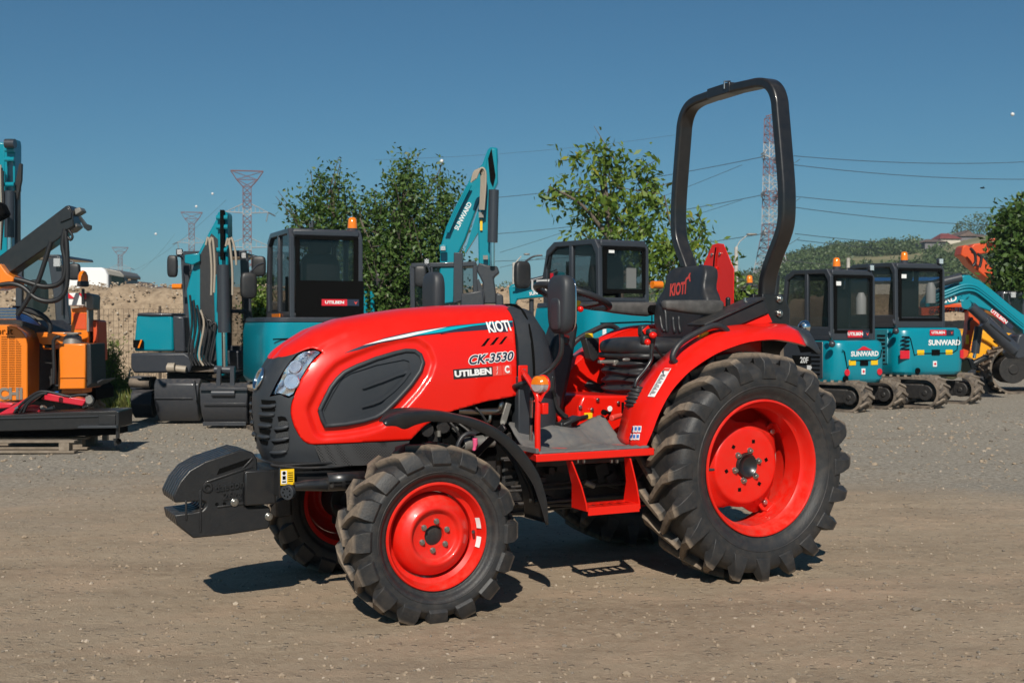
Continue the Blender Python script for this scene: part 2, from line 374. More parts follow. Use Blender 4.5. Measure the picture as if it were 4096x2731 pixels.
# ---- hood surface
ZT=[(-2.22,1.085),(-2.166,1.150),(-2.048,1.224),(-1.928,1.268),(-1.768,1.296),(-1.618,1.317),(-1.424,1.333),(-1.188,1.340),(-1.0,1.338)]
HW=.272; ZB=.60; Z0=.90; XC=-1.80; XN=-2.303
def F(s,t):
    # plan position at waist height
    if s<.6:
        u=s/.6; bx=lerp(-1.04,XC,u); by=HW*(1-.02*u*u); n=2.8
    else:
        th=(s-.6)/.4*PI/2; c,q=math.cos(th),math.sin(th); p=2.7
        r=(abs(c)**p+abs(q)**p)**(-1/p); bx=XC+(XN-XC)*q*r; by=HW*.98*c*r; n=lerp(2.8,1.55,smst((s-.6)/.4))
    # centre line target
    f=smst((bx-XC)/(XN-XC)) if bx<XC else 0
    tx=bx+(.095)*f**1.5
    tx=max(tx,-2.215); zt=interp(ZT,tx)
    if t<.35:
        k=1-t/.35; z=lerp(ZB,Z0,t/.35); fx=bx+ .045*f*k*k; fy=by*(1-.10*k*k*(.3+.7*f))
        return V((fx,-fy,z))
    ph=(t-.35)/.65*PI/2; c,q=math.cos(ph),math.sin(ph); r=(abs(c)**n+abs(q)**n)**(-1/n); c*=r; q*=r
    if t>=1: c=0;q=1
    return V((bx+(tx-bx)*(1-c),-by*c,Z0+(zt-Z0)*q))
NS,NT=150,110
_g=[[F(i/NS,j/NT) for j in range(NT+1)] for i in range(NS+1)]
_vs=[p for r in _g for p in r]; _fs=[(i*(NT+1)+j,(i+1)*(NT+1)+j,(i+1)*(NT+1)+j+1,i*(NT+1)+j+1) for i in range(NS) for j in range(NT)]
HB=BVHTree.FromPolygons(_vs,_fs)
def st_at(P,idx):
    i,j=divmod(idx,NT); s=(i+.5)/NS; t=(j+.5)/NT; e=1e-3
    for _ in range(5):
        p=F(s,t); a=(F(min(1,s+e),t)-F(max(0,s-e),t))/(min(1,s+e)-max(0,s-e)); b=(F(s,min(1,t+e))-F(s,max(0,t-e)))/(min(1,t+e)-max(0,t-e)); d=P-p
        A,B,C=a.dot(a),a.dot(b),b.dot(b); x,y=a.dot(d),b.dot(d); D=A*C-B*B
        if abs(D)<1e-12: break
        s=min(1,max(0,s+(C*x-B*y)/D)); t=min(1,max(0,t+(A*y-B*x)/D))
    return (s,t)
def hood(px,py):
    o,d=tl(px,py); d=d.normalized(); h=HB.ray_cast(o,d)
    if h[0] is None:
        best=None; k=4.0
        while k<7.5:
            q=HB.find_nearest(o+d*k)
            if best is None or q[3]<best[3]: best=q
            k+=.01
        h=best
    return st_at(h[0],h[2])
def inpoly(x,y,P):
    c=False; n=len(P); j=n-1
    for i in range(n):
        if (P[i][1]>y)!=(P[j][1]>y) and x<(P[j][0]-P[i][0])*(y-P[i][1])/(P[j][1]-P[i][1])+P[i][0]: c=not c
        j=i
    return c
def dpoly(x,y,P):
    m=9
    for i in range(len(P)):
        ax,ay=P[i]; bx,by=P[(i+1)%len(P)]; dx,dy=bx-ax,by-ay; L=dx*dx+dy*dy
        t=0 if L==0 else max(0,min(1,((x-ax)*dx+(y-ay)*dy)/L)); m=min(m,math.hypot(x-ax-t*dx,y-ay-t*dy))
    return m
SX,SY=1.55,.95
def densify(P,step=.012,closed=True):
    out=[]
    n=len(P)
    for i in range(n if closed else n-1):
        a,b=P[i],P[(i+1)%n]; L=math.hypot((b[0]-a[0])*SX,(b[1]-a[1])*SY); k=max(1,int(L/step))
        for j in range(k): out.append((lerp(a[0],b[0],j/k),lerp(a[1],b[1],j/k)))
    return out
def nrm(s,t):
    e=2e-3; a=F(min(1,s+e),t)-F(max(0,s-e),t); b=F(s,min(1,t+e))-F(s,max(0,t-e)); n=b.cross(a)
    if n.length<1e-9: return V((-.7,0,.7))
    n.normalize(); return n
if nrm(.3,.2).y>0:
    _n0=nrm
    def nrm(s,t): return -_n0(s,t)
def patch(mb,P,holes=(),off=0,step=.02,disp=None,thick=0,mirror=True):
    P=densify(P,step); H=[densify(h,step) for h in holes]
    vs=[V((a*SX,b*SY)) for a,b in P]; ed=[(i,(i+1)%len(P)) for i in range(len(P))]
    for h in H:
        b0=len(vs); vs+=[V((a*SX,b*SY)) for a,b in h]; ed+=[(b0+i,b0+(i+1)%len(h)) for i in range(len(h))]
    x0=min(p.x for p in vs);x1=max(p.x for p in vs);y0=min(p.y for p in vs);y1=max(p.y for p in vs)
    PS=[(a*SX,b*SY) for a,b in P]; HS=[[(a*SX,b*SY) for a,b in h] for h in H]
    k=0; y=y0
    while y<y1:
        x=x0+(step/2 if k%2 else 0)
        while x<x1:
            if inpoly(x,y,PS) and not any(inpoly(x,y,h) for h in HS) and dpoly(x,y,PS)>step*.45 and all(dpoly(x,y,h)>step*.45 for h in HS): vs.append(V((x,y)))
            x+=step
        y+=step*.87; k+=1
    r=delaunay_2d_cdt(vs,ed,[],0,1e-6)
    ov,of=r[0],r[2]; fs=[]
    for f in of:
        cx=sum(ov[i].x for i in f)/len(f); cy=sum(ov[i].y for i in f)/len(f)
        if inpoly(cx,cy,PS) and not any(inpoly(cx,cy,h) for h in HS): fs.append(list(f))
    pts=[]
    for v in ov:
        s,t=v.x/SX,v.y/SY; s=min(1,max(0,s)); t=min(1,max(0,t)); p=F(s,t); n=nrm(s,t); d=off+(disp(p,s,t) if disp else 0); q=p+n*d
        if s>=.9999 or t>=.9999: q.y=0
        pts.append(q)
    mb.add(pts,fs)
    if mirror: mb.add([V((p.x,-p.y,p.z)) for p in pts],[f[::-1] for f in fs])
def S(px): return [hood(*p) for p in px]
oval_px=z2([(550,1060),(600,960),(640,880),(690,815),(745,762),(850,710),(1000,650),(1150,605),(1230,587),(1300,590),(1345,622),(1366,680),(1345,750),(1270,860),(1180,960),(1080,1060),(1000,1115),(900,1145),(760,1170),(595,1186),(570,1130)])
oval=S(oval_px); oval_xz=[(F(*q).x,F(*q).z) for q in oval]
def emboss(p,s,t):
    if p.x>-1.2: return 0
    d=dpoly(p.x,p.z,oval_xz)
    if inpoly(p.x,p.z,oval_xz): d=-d
    return -.020*smst((.062-d)/.024)-.008*smst((.155-d)/.025)*smst((-1.78-p.x)/.2)
hl_px=zA([(740,140),(870,180),(760,310),(690,400),(640,480),(590,590),(555,670),(490,705),(440,690),(400,665),(270,690),(320,590),(400,440),(480,320),(570,215),(660,165)])
hl=S(hl_px)
edge=z2([(2060,350),(2080,520),(2090,740),(2092,945),(1850,990),(1600,1062),(1500,1100),(1370,1180),(1260,1290),(860,1312),(500,1330),(455,1325),(415,1300),(380,1255),(345,1190),(325,1130),(316,1080),(318,1030),(330,980),(350,930),(400,810),(470,690),(560,605)])
edgeS=S(edge)
tip=S(zA([(540,212),(450,236),(400,243)]))
sr=edgeS[0][0]
bon=[(0.0+sr*.6,1.0)]+[(sr*.85,.75)]+edgeS+[hl[1],hl[0],hl[-1]]+tip+[(1.0,1.0)]
mb=MB(); patch(mb,bon,[oval],step=.0105,disp=emboss)
bonnet=mb.build('bonnet','red',trac,smooth=60)
sm=bonnet.modifiers.new('solid','SOLIDIFY'); sm.thickness=.006; sm.offset=-1
# nose / grille surround
lowr=S([(1287,1863)]); 
nose=[(1.0,.999)]+tip[::-1]+hl[-2:9:-1]+hl[9:5:-1]+[q for q in edgeS[::-1] if q[0]>0][4:13]
nose=[(1.0,.999)]+tip[::-1]+[hl[15],hl[14],hl[13],hl[12],hl[11],hl[10],hl[9],hl[8],hl[7],hl[6]]+edgeS[10:19][::-1]+[(lowr[0][0],.03),(1.0,.03)]
mb=MB()
def nd(p,s,t): return -.002-.012*smst((.12-t)/.12)
patch(mb,nose,step=.016,disp=nd)
g=mb.build('grille_surround','plastic',trac,smooth=60)
slots=[zA(p) for p in ([(183,722),(340,730),(352,758),(292,764),(270,786),(190,768)],[(188,806),(343,822),(335,852),(192,850)],[(163,920),(312,932),(303,980),(172,958)],[(160,1035),(292,1060),(276,1112),(166,1088)],[(160,1160),(262,1188),(250,1228),(178,1212)],
  [(365,912),(410,905),(455,918),(482,965),(420,955),(378,975)],[(328,1066),(490,1040),(485,1072),(352,1100)],[(300,1190),(495,1170),(492,1203),(330,1232)])]
mb=MB()
for p in slots: patch(mb,S(p),off=.0015,step=.02)
mb.split('grille_opening','hole',g)
mb=MB()
for p in ([(378,975),(420,955),(485,965),(490,1020),(370,1022)],[(352,1100),(488,1075),(492,1150),(340,1155)],[(330,1232),(494,1205),(488,1270),(465,1300),(300,1310)]): patch(mb,S(zA(p)),off=.002,step=.02)
mb.split('grille_mesh','mesh',g)
# slats standing proud of the openings
mb=MB()
for row in ([(175,795),(345,790)],[(160,880),(330,890)],[(155,1000),(300,1015)],[(152,1125),(280,1140)],[(330,1045),(490,1022)],[(300,1175),(495,1150)],[(285,1310),(470,1300)]):
    st=[S(zA([(lerp(row[0][0],row[1][0],k/5),lerp(row[0][1],row[1][1],k/5)+ (8*math.sin(k/5*PI)))]))[0] for k in range(6)]
    pth=[F(*q)+nrm(*q)*.003 for q in st]; mb.tube(pth,[.004]+[.0095]*4+[.004],8); mb.tube([V((p.x,-p.y,p.z)) for p in pth],[.004]+[.0095]*4+[.004],8)
mb.split('grille_slat','plastic',g,smooth=60)
# bonnet vent grille
mb=MB(); patch(mb,oval,off=-.023,step=.02); mb.split('side_vent_frame','plastic',bonnet,smooth=60)
inner=S(z2([(582,1065),(655,925),(725,808),(800,765),(1000,700),(1215,658),(1258,672),(1262,730),(1245,790),(1190,860),(1100,950),(1000,1040),(900,1090),(760,1125),(612,1140)]))
mb=MB(); patch(mb,inner,off=-.0265,step=.02); 
mb2=MB(); ov=[F(*q)+nrm(*q)*(-.016) for q in densify(oval,.02)]; ov=[p for i,p in enumerate(ov)]
inn=[F(*q)+nrm(*q)*(-.024) for q in densify(inner,.02)]
mb2.tube(ov+ov[:1],.011,8,cap=False)
mb2.tube([V((p.x,-p.y,p.z)) for p in ov+ov[:1]],.011,8,cap=False)
# broad frame between outline and mesh
fr=MB(); patch(fr,oval,[inner],off=-.016,step=.014); fo=fr.split('vent_frame','plastic',bonnet,smooth=50)
o=mb.split('vent_mesh','mesh',bonnet,smooth=60)
mb2.split('vent_seal','plastic',bonnet,smooth=60)
mb=MB()
for P in ([(880,885),(1000,830),(1150,770),(1262,738),(1262,760),(1160,792),(1010,850),(900,890)],[(880,1022),(960,995),(1050,955),(1130,890),(1200,815),(1255,738),(1268,760),(1215,835),(1140,912),(1060,975),(970,1018),(885,1040)]):
    patch(mb,S(z2(P)),off=-.010,step=.014); patch(mb,S(z2([(a+4,b+8) for a,b in P])),off=-.016,step=.02)
mb.split('vent_bar','plastic',bonnet,smooth=60)
# headlight
mb=MB(); mb.cur=0; patch(mb,hl,off=-.030,step=.02)
hb=mb.split('headlight','hole',trac,smooth=60)
def inset(P,k):
    cx=sum(p[0] for p in P)/len(P); cy=sum(p[1] for p in P)/len(P); return [(cx+(a-cx)*k,cy+(b-cy)*k) for a,b in P]
lens_px=zA([(750,160),(835,185),(735,305),(665,395),(610,490),(565,580),(530,655),(480,680),(420,660),(385,648),(300,668),(345,580),(410,450),(490,330),(580,235),(660,185)])
def wob(p,s,t): return .010*math.sin(s*95+t*8)*math.sin(t*34)
mb=MB(); patch(mb,S(lens_px),off=-.008,step=.012,disp=wob); mb.split('reflector','silver',hb,smooth=180)
mb=MB(); patch(mb,S(lens_px),off=.003,step=.02); mb.split('lens','glass',hb,smooth=60)
for cc,rr in (((520,520),.036),((560,350),.032)):
    q=S(zA([cc]))[0]; c=F(*q); n=nrm(*q); mb=MB()
    for sg in (-1,1):
        cc_=V((c.x,c.y*-sg,c.z)); nn=V((n.x,n.y*-sg,n.z)); mb.tube([cc_-nn*.006,cc_+nn*.0],[rr,rr*.9],20)
        mb.tube([cc_+nn*.0,cc_+nn*.001],[rr*.6,rr*.3],16)
    mb.split('lamp_bowl','silver',hb,smooth=40)
mb=MB()
q=S(zA([(285,445)]))[0]; 
zc=F(1,q[1]); nn=nrm(1,q[1]); nn=V((nn.x,0,nn.z)).normalized(); up=V((-nn.z,0,nn.x)); up=up if up.z>0 else -up
ring=[zc+nn*.004+V((0,1,0))*.052*math.cos(a)+up*.047*math.sin(a) for a in [2*PI*i/28 for i in range(29)]]
mb.tube(ring,.006,8,cap=False)
mb.tube([zc+nn*.001,zc+nn*.005],[.045,.04],24)
mb.build('emblem','chrome',g,smooth=50)
# decals draped on the bonnet
def decal(name,mt,polys,off=.0015,step=.03):
    mb=MB()
    for P in polys: patch(mb,S(z2(P)),off=off,step=step,mirror=True,disp=emboss)
    return mb.split(name,mt,bonnet,smooth=60)
decal('side_stripe','navy',[[(2058,357),(1850,372),(1600,395),(1400,425),(1200,460),(1050,495),(880,552),(740,608),(860,582),(1000,538),(1150,505),(1280,484),(1500,460),(1700,441),(1880,428),(1880,450),(2022,447),(2022,410),(2062,408)]])
decal('side_stripe','white',[[(885,550),(1050,503),(1200,470),(1350,440),(1550,408),(1400,445),(1260,480),(1100,510)]],.0026)
decal('side_stripe','tealdec',[[(1265,480),(1400,446),(1550,412),(1750,388),(2056,362),(2056,370),(1750,400),(1600,428),(1500,448),(1400,462)]],.0028)
decal('louvre_slot','hole',[[(1810,560),(1860,497),(1885,493),(1840,555)],[(1880,550),(1930,490),(1955,486),(1910,545)],[(1950,543),(1997,484),(2020,480),(1975,540)]],.001)
decal('dealer_sticker','plastic2',[[(1590,740),(1900,717),(1903,792),(1596,817)]])
decal('dealer_sticker','ltred',[[(1902,717),(1970,708),(1975,785),(1904,790)],[(1978,708),(2046,700),(2050,776),(1980,784)]])
def htext(name,mt,s,c,e,size,off,sx=1,bold=0,shear=0,**k):
    # text laid on the near hood side: c centre (zoom px), e point giving the baseline direction
    q=S(z2([c]))[0]; p=F(*q); q2=S(z2([e]))[0]; p2=F(*q2); ux=(p2-p).normalized(); n=nrm(*q); uy=n.cross(ux)*-1
    if uy.z<0: uy=-uy
    mb=MB(); vs,fs=text_geo(s,size,bold,sx,shear,**k); pts=[]
    for a,b in vs:
        w_=p+ux*a+uy*b; h=HB.ray_cast(w_+n*.3,-n); pts.append((h[0] if h[0] else w_)+n*off)
    mb.add(pts,fs); return mb.build(name,mt,bonnet,smooth=0,fixn=False)
htext('maker_lettering','white','KIOTI',(1950,408),(2040,400),.078,.004,sx=.62,bold=.03)
for m_,b_,o_ in (('white',.085,.002),('navy',.028,.0032)):
    htext('model_lettering',m_,'CK-3530',(1880,655),(2030,640),.056,o_,sx=1.12,bold=b_,shear=.35)
htext('dealer_lettering','white','UTILBEN',(1748,766),(1890,754),.038,.004,sx=1.28,bold=.05)
htext('dealer_lettering','white','C',(2013,742),(2040,739),.044,.004,sx=.8,bold=.05)
htext('dealer_lettering','white','The Mach',(1936,748),(1937,700),.010,.004)
# lower perforated side panel
low=S([(1255,1781),(1643,1760),(1625,1800),(1598,1852),(1440,1862),(1292,1862)])
mb=MB(); patch(mb,low,off=-.006,step=.03); mb.split('lower_side_panel','mesh2',trac,smooth=60)
# dark core: black filler boxes behind the hood skin
mb=MB(); mb.bb(-2.10,-1.12,-.2,.2,.6,.92); mb.bb(-1.85,-1.12,-.2,.2,.9,1.15); mb.bb(-1.5,-1.1,-.23,.23,.95,1.2); mb.build('hood_dark_core','hole',trac)
# ---- wheels
M['tyre_f']=tyremat('front_tyre_rubber',.385); M['tyre_r']=tyremat('rear_tyre_rubber',.555)
def make_wheel(kind,Rt,rr,W,nl,lugh):
    root=bpy.data.objects.new('wheel_hub',None)
    Rc=Rt-lugh; h=Rc-rr
    prof=[(rr-.015,.014),(rr+.006,.0),(rr+.02,-.006),(rr+.3*h,-.026),(rr+.6*h,-.030),(Rc-.035,-.018),(Rc-.012,.012),(Rc-.002,.05),(Rc,W/2)]
    prof=[(p.x,p.y) for p in catmull([V((a,b,0)) for a,b in prof],4)]
    prof=prof+[(r,W-y) for r,y in prof[-2::-1]]
    mb=MB(); mb.lathe(prof,n=72)
    # raised ring on the sidewall
    mb.lathe([(rr+.34*h,-.0275),(rr+.35*h,-.031),(rr+.37*h,-.031),(rr+.38*h,-.0285)],n=72)
    big=kind=='rear'
    k=.85 if big else .75
    # outer lug profile from the tread centre over the shoulder and down the sidewall: (r, y, half width base, half width top, circumferential shift)
    c=W/2; sh=(c*k)
    if big: st=[(Rt+.002,c+.022,.026,.015,sh+.02),(Rt+.001,c*.62,.029,.017,sh*.60),(Rt-.001,c*.25,.033,.020,sh*.22),(Rt-.005,-.010,.040,.021,.012),(Rt-.040,-.036,.050,.024,-.004),(Rt-.080,-.042,.063,.036,-.014),(Rt-.125,-.036,.078,.052,-.022)]
    else:   st=[(Rt+.001,c+.014,.026,.014,sh+.01),(Rt,c*.6,.028,.016,sh*.55),(Rt-.002,c*.2,.038,.024,sh*.16),(Rt-.008,-.010,.050,.034,.0),(Rt-.035,-.031,.062,.044,-.006),(Rt-.072,-.039,.068,.050,-.010),(Rt-.088,-.028,.069,.052,-.010)]
    for side in (0,1):
        for i in range(nl):
            a0=2*PI*(i+.5*side)/nl; rings=[]
            for (r,y,wb,wt,shf) in st:
                # base: point pushed inwards
                if y>.0: br,by=min(r,Rc)-.012,y
                else: br,by=r-.02,.01
                yy=(lambda q:W-q) if side else (lambda q:q)
                ring=[]
                for (q,wd,ry) in ((-1,wb,(br,by)),(-1,wt,(r,y)),(1,wt,(r,y)),(1,wb,(br,by))):
                    an=a0+(-shf+q*wd)/Rt*-1
                    ring.append(V((ry[0]*math.cos(an),yy(ry[1]),ry[0]*math.sin(an))))
                rings.append(ring)
            mb.loft(rings)
    ty=mb.build('tyre','tyre_r' if big else 'tyre_f',None,bevel=.004,smooth=32,seg=2)
    if big:
        prof=[(rr-.012,.016),(rr-.004,.008),(rr,-.002),(rr-.003,-.008),(rr-.010,-.009),(rr-.016,-.002),(rr-.019,.010),(rr-.026,.020),(rr-.030,.045),(rr-.045,.060),(rr-.048,.12),(rr-.048,.17),(rr-.03,.19),(rr-.028,W-.02),(rr-.01,W-.005),(rr-.002,W),(rr+.0,W-.012)]
    else:
        prof=[(rr-.012,.016),(rr-.003,.008),(rr,-.002),(rr-.004,-.008),(rr-.010,-.008),(rr-.014,.0),(rr-.017,.010),(rr-.023,.022),(rr-.026,.045),(rr-.045,.056),(rr-.048,.09),(rr-.03,.12),(rr-.024,W-.015),(rr,W)]
    mb=MB(); mb.lathe(prof,n=72)
    rim=mb.build('rim','red_dusty',None,smooth=40)
    sb=[]
    if big:
        nφ=96; rr_=[.062,.064,.10,.14,.175,.185,.192,.198,.21,.235,1.0]; dep=[.128,.120,.120,.120,.120,.122,.130,.142,.158,.172,.182]; vs=[]
        for i in range(nφ):
            a=2*PI*i/nφ; tb=0
            for t0 in (38,-52,-142,128):
                d=abs((math.degrees(a)-t0+180)%360-180); tb=max(tb,smst((36-d)/30))
            ro=.212+.078*tb
            for r,dd in zip(rr_,dep):
                q=ro if r==1.0 else min(r,ro-.001); vs.append((q*math.cos(a),dd+(.03*tb if r==1.0 else 0),q*math.sin(a)))
        kk=len(rr_); mb=MB(); mb.add(vs,[[i*kk+j,((i+1)%nφ)*kk+j,((i+1)%nφ)*kk+j+1,i*kk+j+1] for i in range(nφ) for j in range(kk-1)])
        disc=mb.build('disc','red_dusty',None,smooth=50); sd_=disc.modifiers.new('s','SOLIDIFY'); sd_.thickness=.009; sd_.offset=1
        sb.append(disc)
        for t0 in (38,-52,-142,128):
            a=R_(t0); u=V((math.cos(a),0,math.sin(a))); tt=V((-math.sin(a),0,math.cos(a))); rot=Matrix((u,V((0,1,0)),tt)).transposed()
            mb=MB(); mb.box(u*.262+V((0,.186,0)),(.055,.012,.062),rot); mb.box(u*.282+V((0,.165,0)),(.010,.045,.062),rot); sb.append(mb.build('rim_bracket','red_dusty',None,bevel=.003))
            mb=MB(); mb.tube([u*.252+V((0,.185,0)),u*.252+V((0,.160,0))],.0145,6); sb.append(mb.build('wheel_bolt','zinc',None,bevel=.003))
        for i in range(6):
            a=R_(10+60*i); c_=V((.124*math.cos(a),.1195,.124*math.sin(a))); mb=MB(); rot=Matrix.Rotation(-a-R_(20),3,'Y'); mb.box(c_,(.017,.004,.017),rot); sb.append(mb.build('square_hole','hole',None))
        br,bd=.075,.12
        mb=MB(); mb.lathe([(.062,.13),(.061,.112),(.056,.106),(.051,.109),(.045,.12),(.0,.132)],n=32); sb.append(mb.build('hub_cap','black',None,smooth=50))
    else:
        mb=MB(); mb.lathe([(.180,.085),(.174,.070),(.170,.052),(.160,.034),(.145,.022),(.128,.010),(.120,.005),(.113,.006),(.106,.013),(.101,.026),(.094,.030),(.045,.030),(.043,.034),(.043,.06)],n=64)
        sb.append(mb.build('disc','red_dusty',None,smooth=50)); br,bd=.061,.03
        mb=MB(); mb.lathe([(.044,.05),(.03,.047),(0,.046)],n=24); sb.append(mb.build('hub_cap','engine',None,smooth=50))
    for i in range(6):
        a=R_((15 if big else 22)+60*i); c_=V((br*math.cos(a),bd,br*math.sin(a))); mb=MB(); s_=1.25 if big else 1
        mb.tube([c_+V((0,.002,0)),c_+V((0,-.004,0))],.0125*s_,16); mb.tube([c_,c_+V((0,-.013*s_,0))],.0095*s_,6); mb.tube([c_,c_+V((0,-.018*s_,0))],.006*s_,8)
        sb.append(mb.build('wheel_bolt','zinc',None,smooth=30))
    if big: a=R_(180); p0=V((-.300,.03,0.005)); p1=V((-.268,.022,.005))
    else: p0=V((.188,.045,-.0)); p1=V((.172,.012,.004))
    mb=MB(); mb.tube([p0,p1],[.008,.006],8); sb.append(mb.build('valve','plastic2',None))
    rim.name='rear_wheel' if big else 'front_wheel'
    for o in [ty]+sb: o.parent=rim
    bpy.data.objects.remove(root)
    if not big:
        st=MB(); a=R_(-16)
        for a0,a1,rc in ((R_(18),R_(5),.2),(R_(-5),R_(-18),.2)):
            vs=[]; n=4
            for i in range(n+1):
                an=lerp(a0,a1,i/n)
                for r_,y_ in ((.2075,.0075),(.1975,.040-.0)): vs.append((r_*math.cos(an),y_-.002 if r_>.2 else .030,r_*math.sin(an)))
            st.add(vs,[(2*i,2*i+1,2*i+3,2*i+2) for i in range(n)])
        o=st.build('rim_sticker','white',None); o.parent=rim
    return rim
fw=make_wheel('front',.385,.229,.20,16,.030)
fw.parent=trac; fw.location=(-1.707,-.665,.356)
f2=copy_tree(fw,trac); f2.location=(-1.707,.665,.356); f2.scale=(1,-1,1); f2.rotation_euler=(0,R_(9),0)
rw=make_wheel('rear',.560,.333,.285,20,.044)
rw.parent=trac; rw.location=(0.002,-.665,.549)
r2=copy_tree(rw,trac); r2.location=(0.002,.665,.549); r2.scale=(1,-1,1)
# ---- cowl, steering, mirrors
def TX(pts,y): return [(T(a,b,y).x,T(a,b,y).z) for a,b in pts]
def z3(pts): return [(1900+a*.7333,1000+b*.7333) for a,b in pts]
def z4(pts): return [(2500+a*.7016,1250+b*.7016) for a,b in pts]
def c2(pts): return [(2100+a*.287,1050+b*.287) for a,b in pts]
def c3(pts): return [(2050+a*.4145,1400+b*.4145) for a,b in pts]
def c4(pts): return [(1750+a*.3827,1600+b*.3827) for a,b in pts]
def c5(pts): return [(2700+a*.2551,1150+b*.2551) for a,b in pts]
P=trac
mb=MB(); rings=[]
for k in range(13):
    a=PI*k/12; c,q=math.cos(a),math.sin(a); n=3.4; r=(abs(c)**n+abs(q)**n)**(-1/n); y=-.262*c*r; h=q*r
    top=1.325
    rings.append((y,h))
secs=[(-1.112,1.0,.0),(-1.06,1.0,.0),(-.985,.985,-.01),(-.94,.93,-.07),(-.905,.86,-.16),(-.885,.80,-.26)]
L=[]
for x,sc_,dz in secs:
    ring=[V((x+ (.02 if sc_==1 and x<-1.1 else 0),-.262*sc_ if k==0 else .262*sc_,.66)) for k in (0,)]
    for y,h in rings: ring.append(V((x,y*sc_*1.0,.95+(1.332+dz-.95)*h)))
    ring.append(V((x,.262*sc_,.66))); L.append(ring)
mb.loft(L); mb.build('dash_cowl','plastic',P,smooth=50)
mb=MB()
pth=[F(.02,t)+nrm(.02,t)*.001+V((.028,0,0)) for t in [i/24 for i in range(3,25)]]; mb.tube(pth+[V((p.x,-p.y,p.z)) for p in pth[-2::-1]],.007,6); mb.build('hood_seal','hole',P)
mb=MB(); mb.bb(-1.135,-1.075,-.30,-.255,.655,1.0); mb.bb(-1.13,-1.08,.255,.30,.655,1.0); mb.split('frame_post','plastic',P,bevel=.006)
mb=MB(); a=V((-.86,0,.78)); b=V((-.715,0,1.27))
mb.rect([a,lerp(a,b,.5),b],[.20,.17,.13],[.15,.14,.11]); mb.build('steering_column','plastic2',P,bevel=.03)
mb=MB(); ax=V((.30,0,.954)).normalized(); wc=V((-.672,0,1.385)); uu=V((0,1,0)); vv=ax.cross(uu)
mb.tube([wc+uu*.192*math.cos(t)+vv*.192*math.sin(t) for t in [2*PI*i/48 for i in range(49)]],.0165,12,cap=False); sw=mb.build('steering_wheel','vinyl',P,smooth=70)
mb=MB()
for i in range(60):
    t=2*PI*i/60; p=wc+uu*.192*math.cos(t)+vv*.192*math.sin(t); r_=(p-wc).normalized(); mb.ball(p-ax*.013-r_*.008,.0065,6,4)
mb.split('finger_grip','vinyl',sw)
for t in (R_(100),R_(215),R_(325)):
    p=wc+uu*.19*math.cos(t)+vv*.19*math.sin(t); mb=MB(); mb.rect([p,lerp(p,wc,.5)-ax*.035,wc-ax*.05],[.03,.035,.045],[.012,.014,.016],up=ax.cross((p-wc).normalized())); mb.build('spoke','plastic2',sw,bevel=.004)
mb=MB(); mb.cyl(wc-ax*.07,wc-ax*.035,.045,20,.05); mb.build('hub','plastic2',sw,bevel=.008)
mb=MB(); mb.cyl(wc-ax*.17,wc-ax*.06,.035,16); mb.build('shaft','black',P)
mb=MB(); p=T(2322,1236,-.12); mb.ball(p,.016); mb.build('horn_button','red',P,smooth=60)
mb=MB(); mb.cyl(p+V((-.01,.02,.012)),p+V((.0,.02,.04)),.014,10); mb.build('yellow_knob','yellow',P)
p=T(2262,1350,-.2); mb=MB(); mb.tube([p+V((-.01,0,-.03)),p],.022,14); mb.build('throttle_knob','plastic2',P,bevel=.004)
mb=MB(); mb.tube([p,p+V((.004,0,.014))],.018,14); mb.build('throttle_cap','ltred',P,bevel=.004)
def rounded(mb,c,sx,sy,sz,n=5.0,m=16,k=20,tap=0):
    c=V(c); vs=[]
    sg=lambda v,e:math.copysign(abs(v)**e,v)
    for i in range(m+1):
        th=-PI/2+PI*i/m
        for j in range(k):
            ph=2*PI*j/k; e=2/n; f=1+tap*math.sin(th)
            vs.append(c+V((sx*sg(math.cos(th),e)*sg(math.cos(ph),e),sy*f*sg(math.cos(th),e)*sg(math.sin(ph),e),sz*sg(math.sin(th),e))))
    mb.add(vs,[[i*k+j,i*k+(j+1)%k,(i+1)*k+(j+1)%k,(i+1)*k+j] for i in range(m) for j in range(k)]); return mb
def mirror_(y,sgn):
    c=V((-.975,y,1.335)); mb=MB(); rounded(mb,c,.040,.088,.137,3.6,tap=.10); m=mb.build('mirror','plastic',P,smooth=70)
    mb=MB(); rounded(mb,c+V((-.034,sgn*.014,-.045)),.014,.045,.075,4); mb.build('mirror_boss','plastic',m,smooth=70)
    mb=MB(); rounded(mb,c+V((.036,0,0)),.006,.078,.124,4); mb.build('mirror_glass','chrome',m,smooth=70)
    mb=MB(); mb.tube(catmull([c+V((0,0,-.12)),c+V((.0,0,-.22)),(-1.0,y*.93,1.05),(-1.06,y*.85,1.0),(-1.14,y*.72,.96),(-1.14,y*.62,.95)],5),.0125,10); mb.build('mirror_arm','black',m,smooth=70)
mirror_(-.42,-1)
c=V((-1.245,.45,1.375)); mb=MB(); rounded(mb,c,.040,.088,.14,3.6,tap=.10); m=mb.build('mirror','plastic',P,smooth=70)
mb=MB(); mb.tube([c+V((0,0,-.12)),c+V((.0,0,-.25)),(-1.14,.28,.98)],.0125,8); mb.build('mirror_arm','black',m)
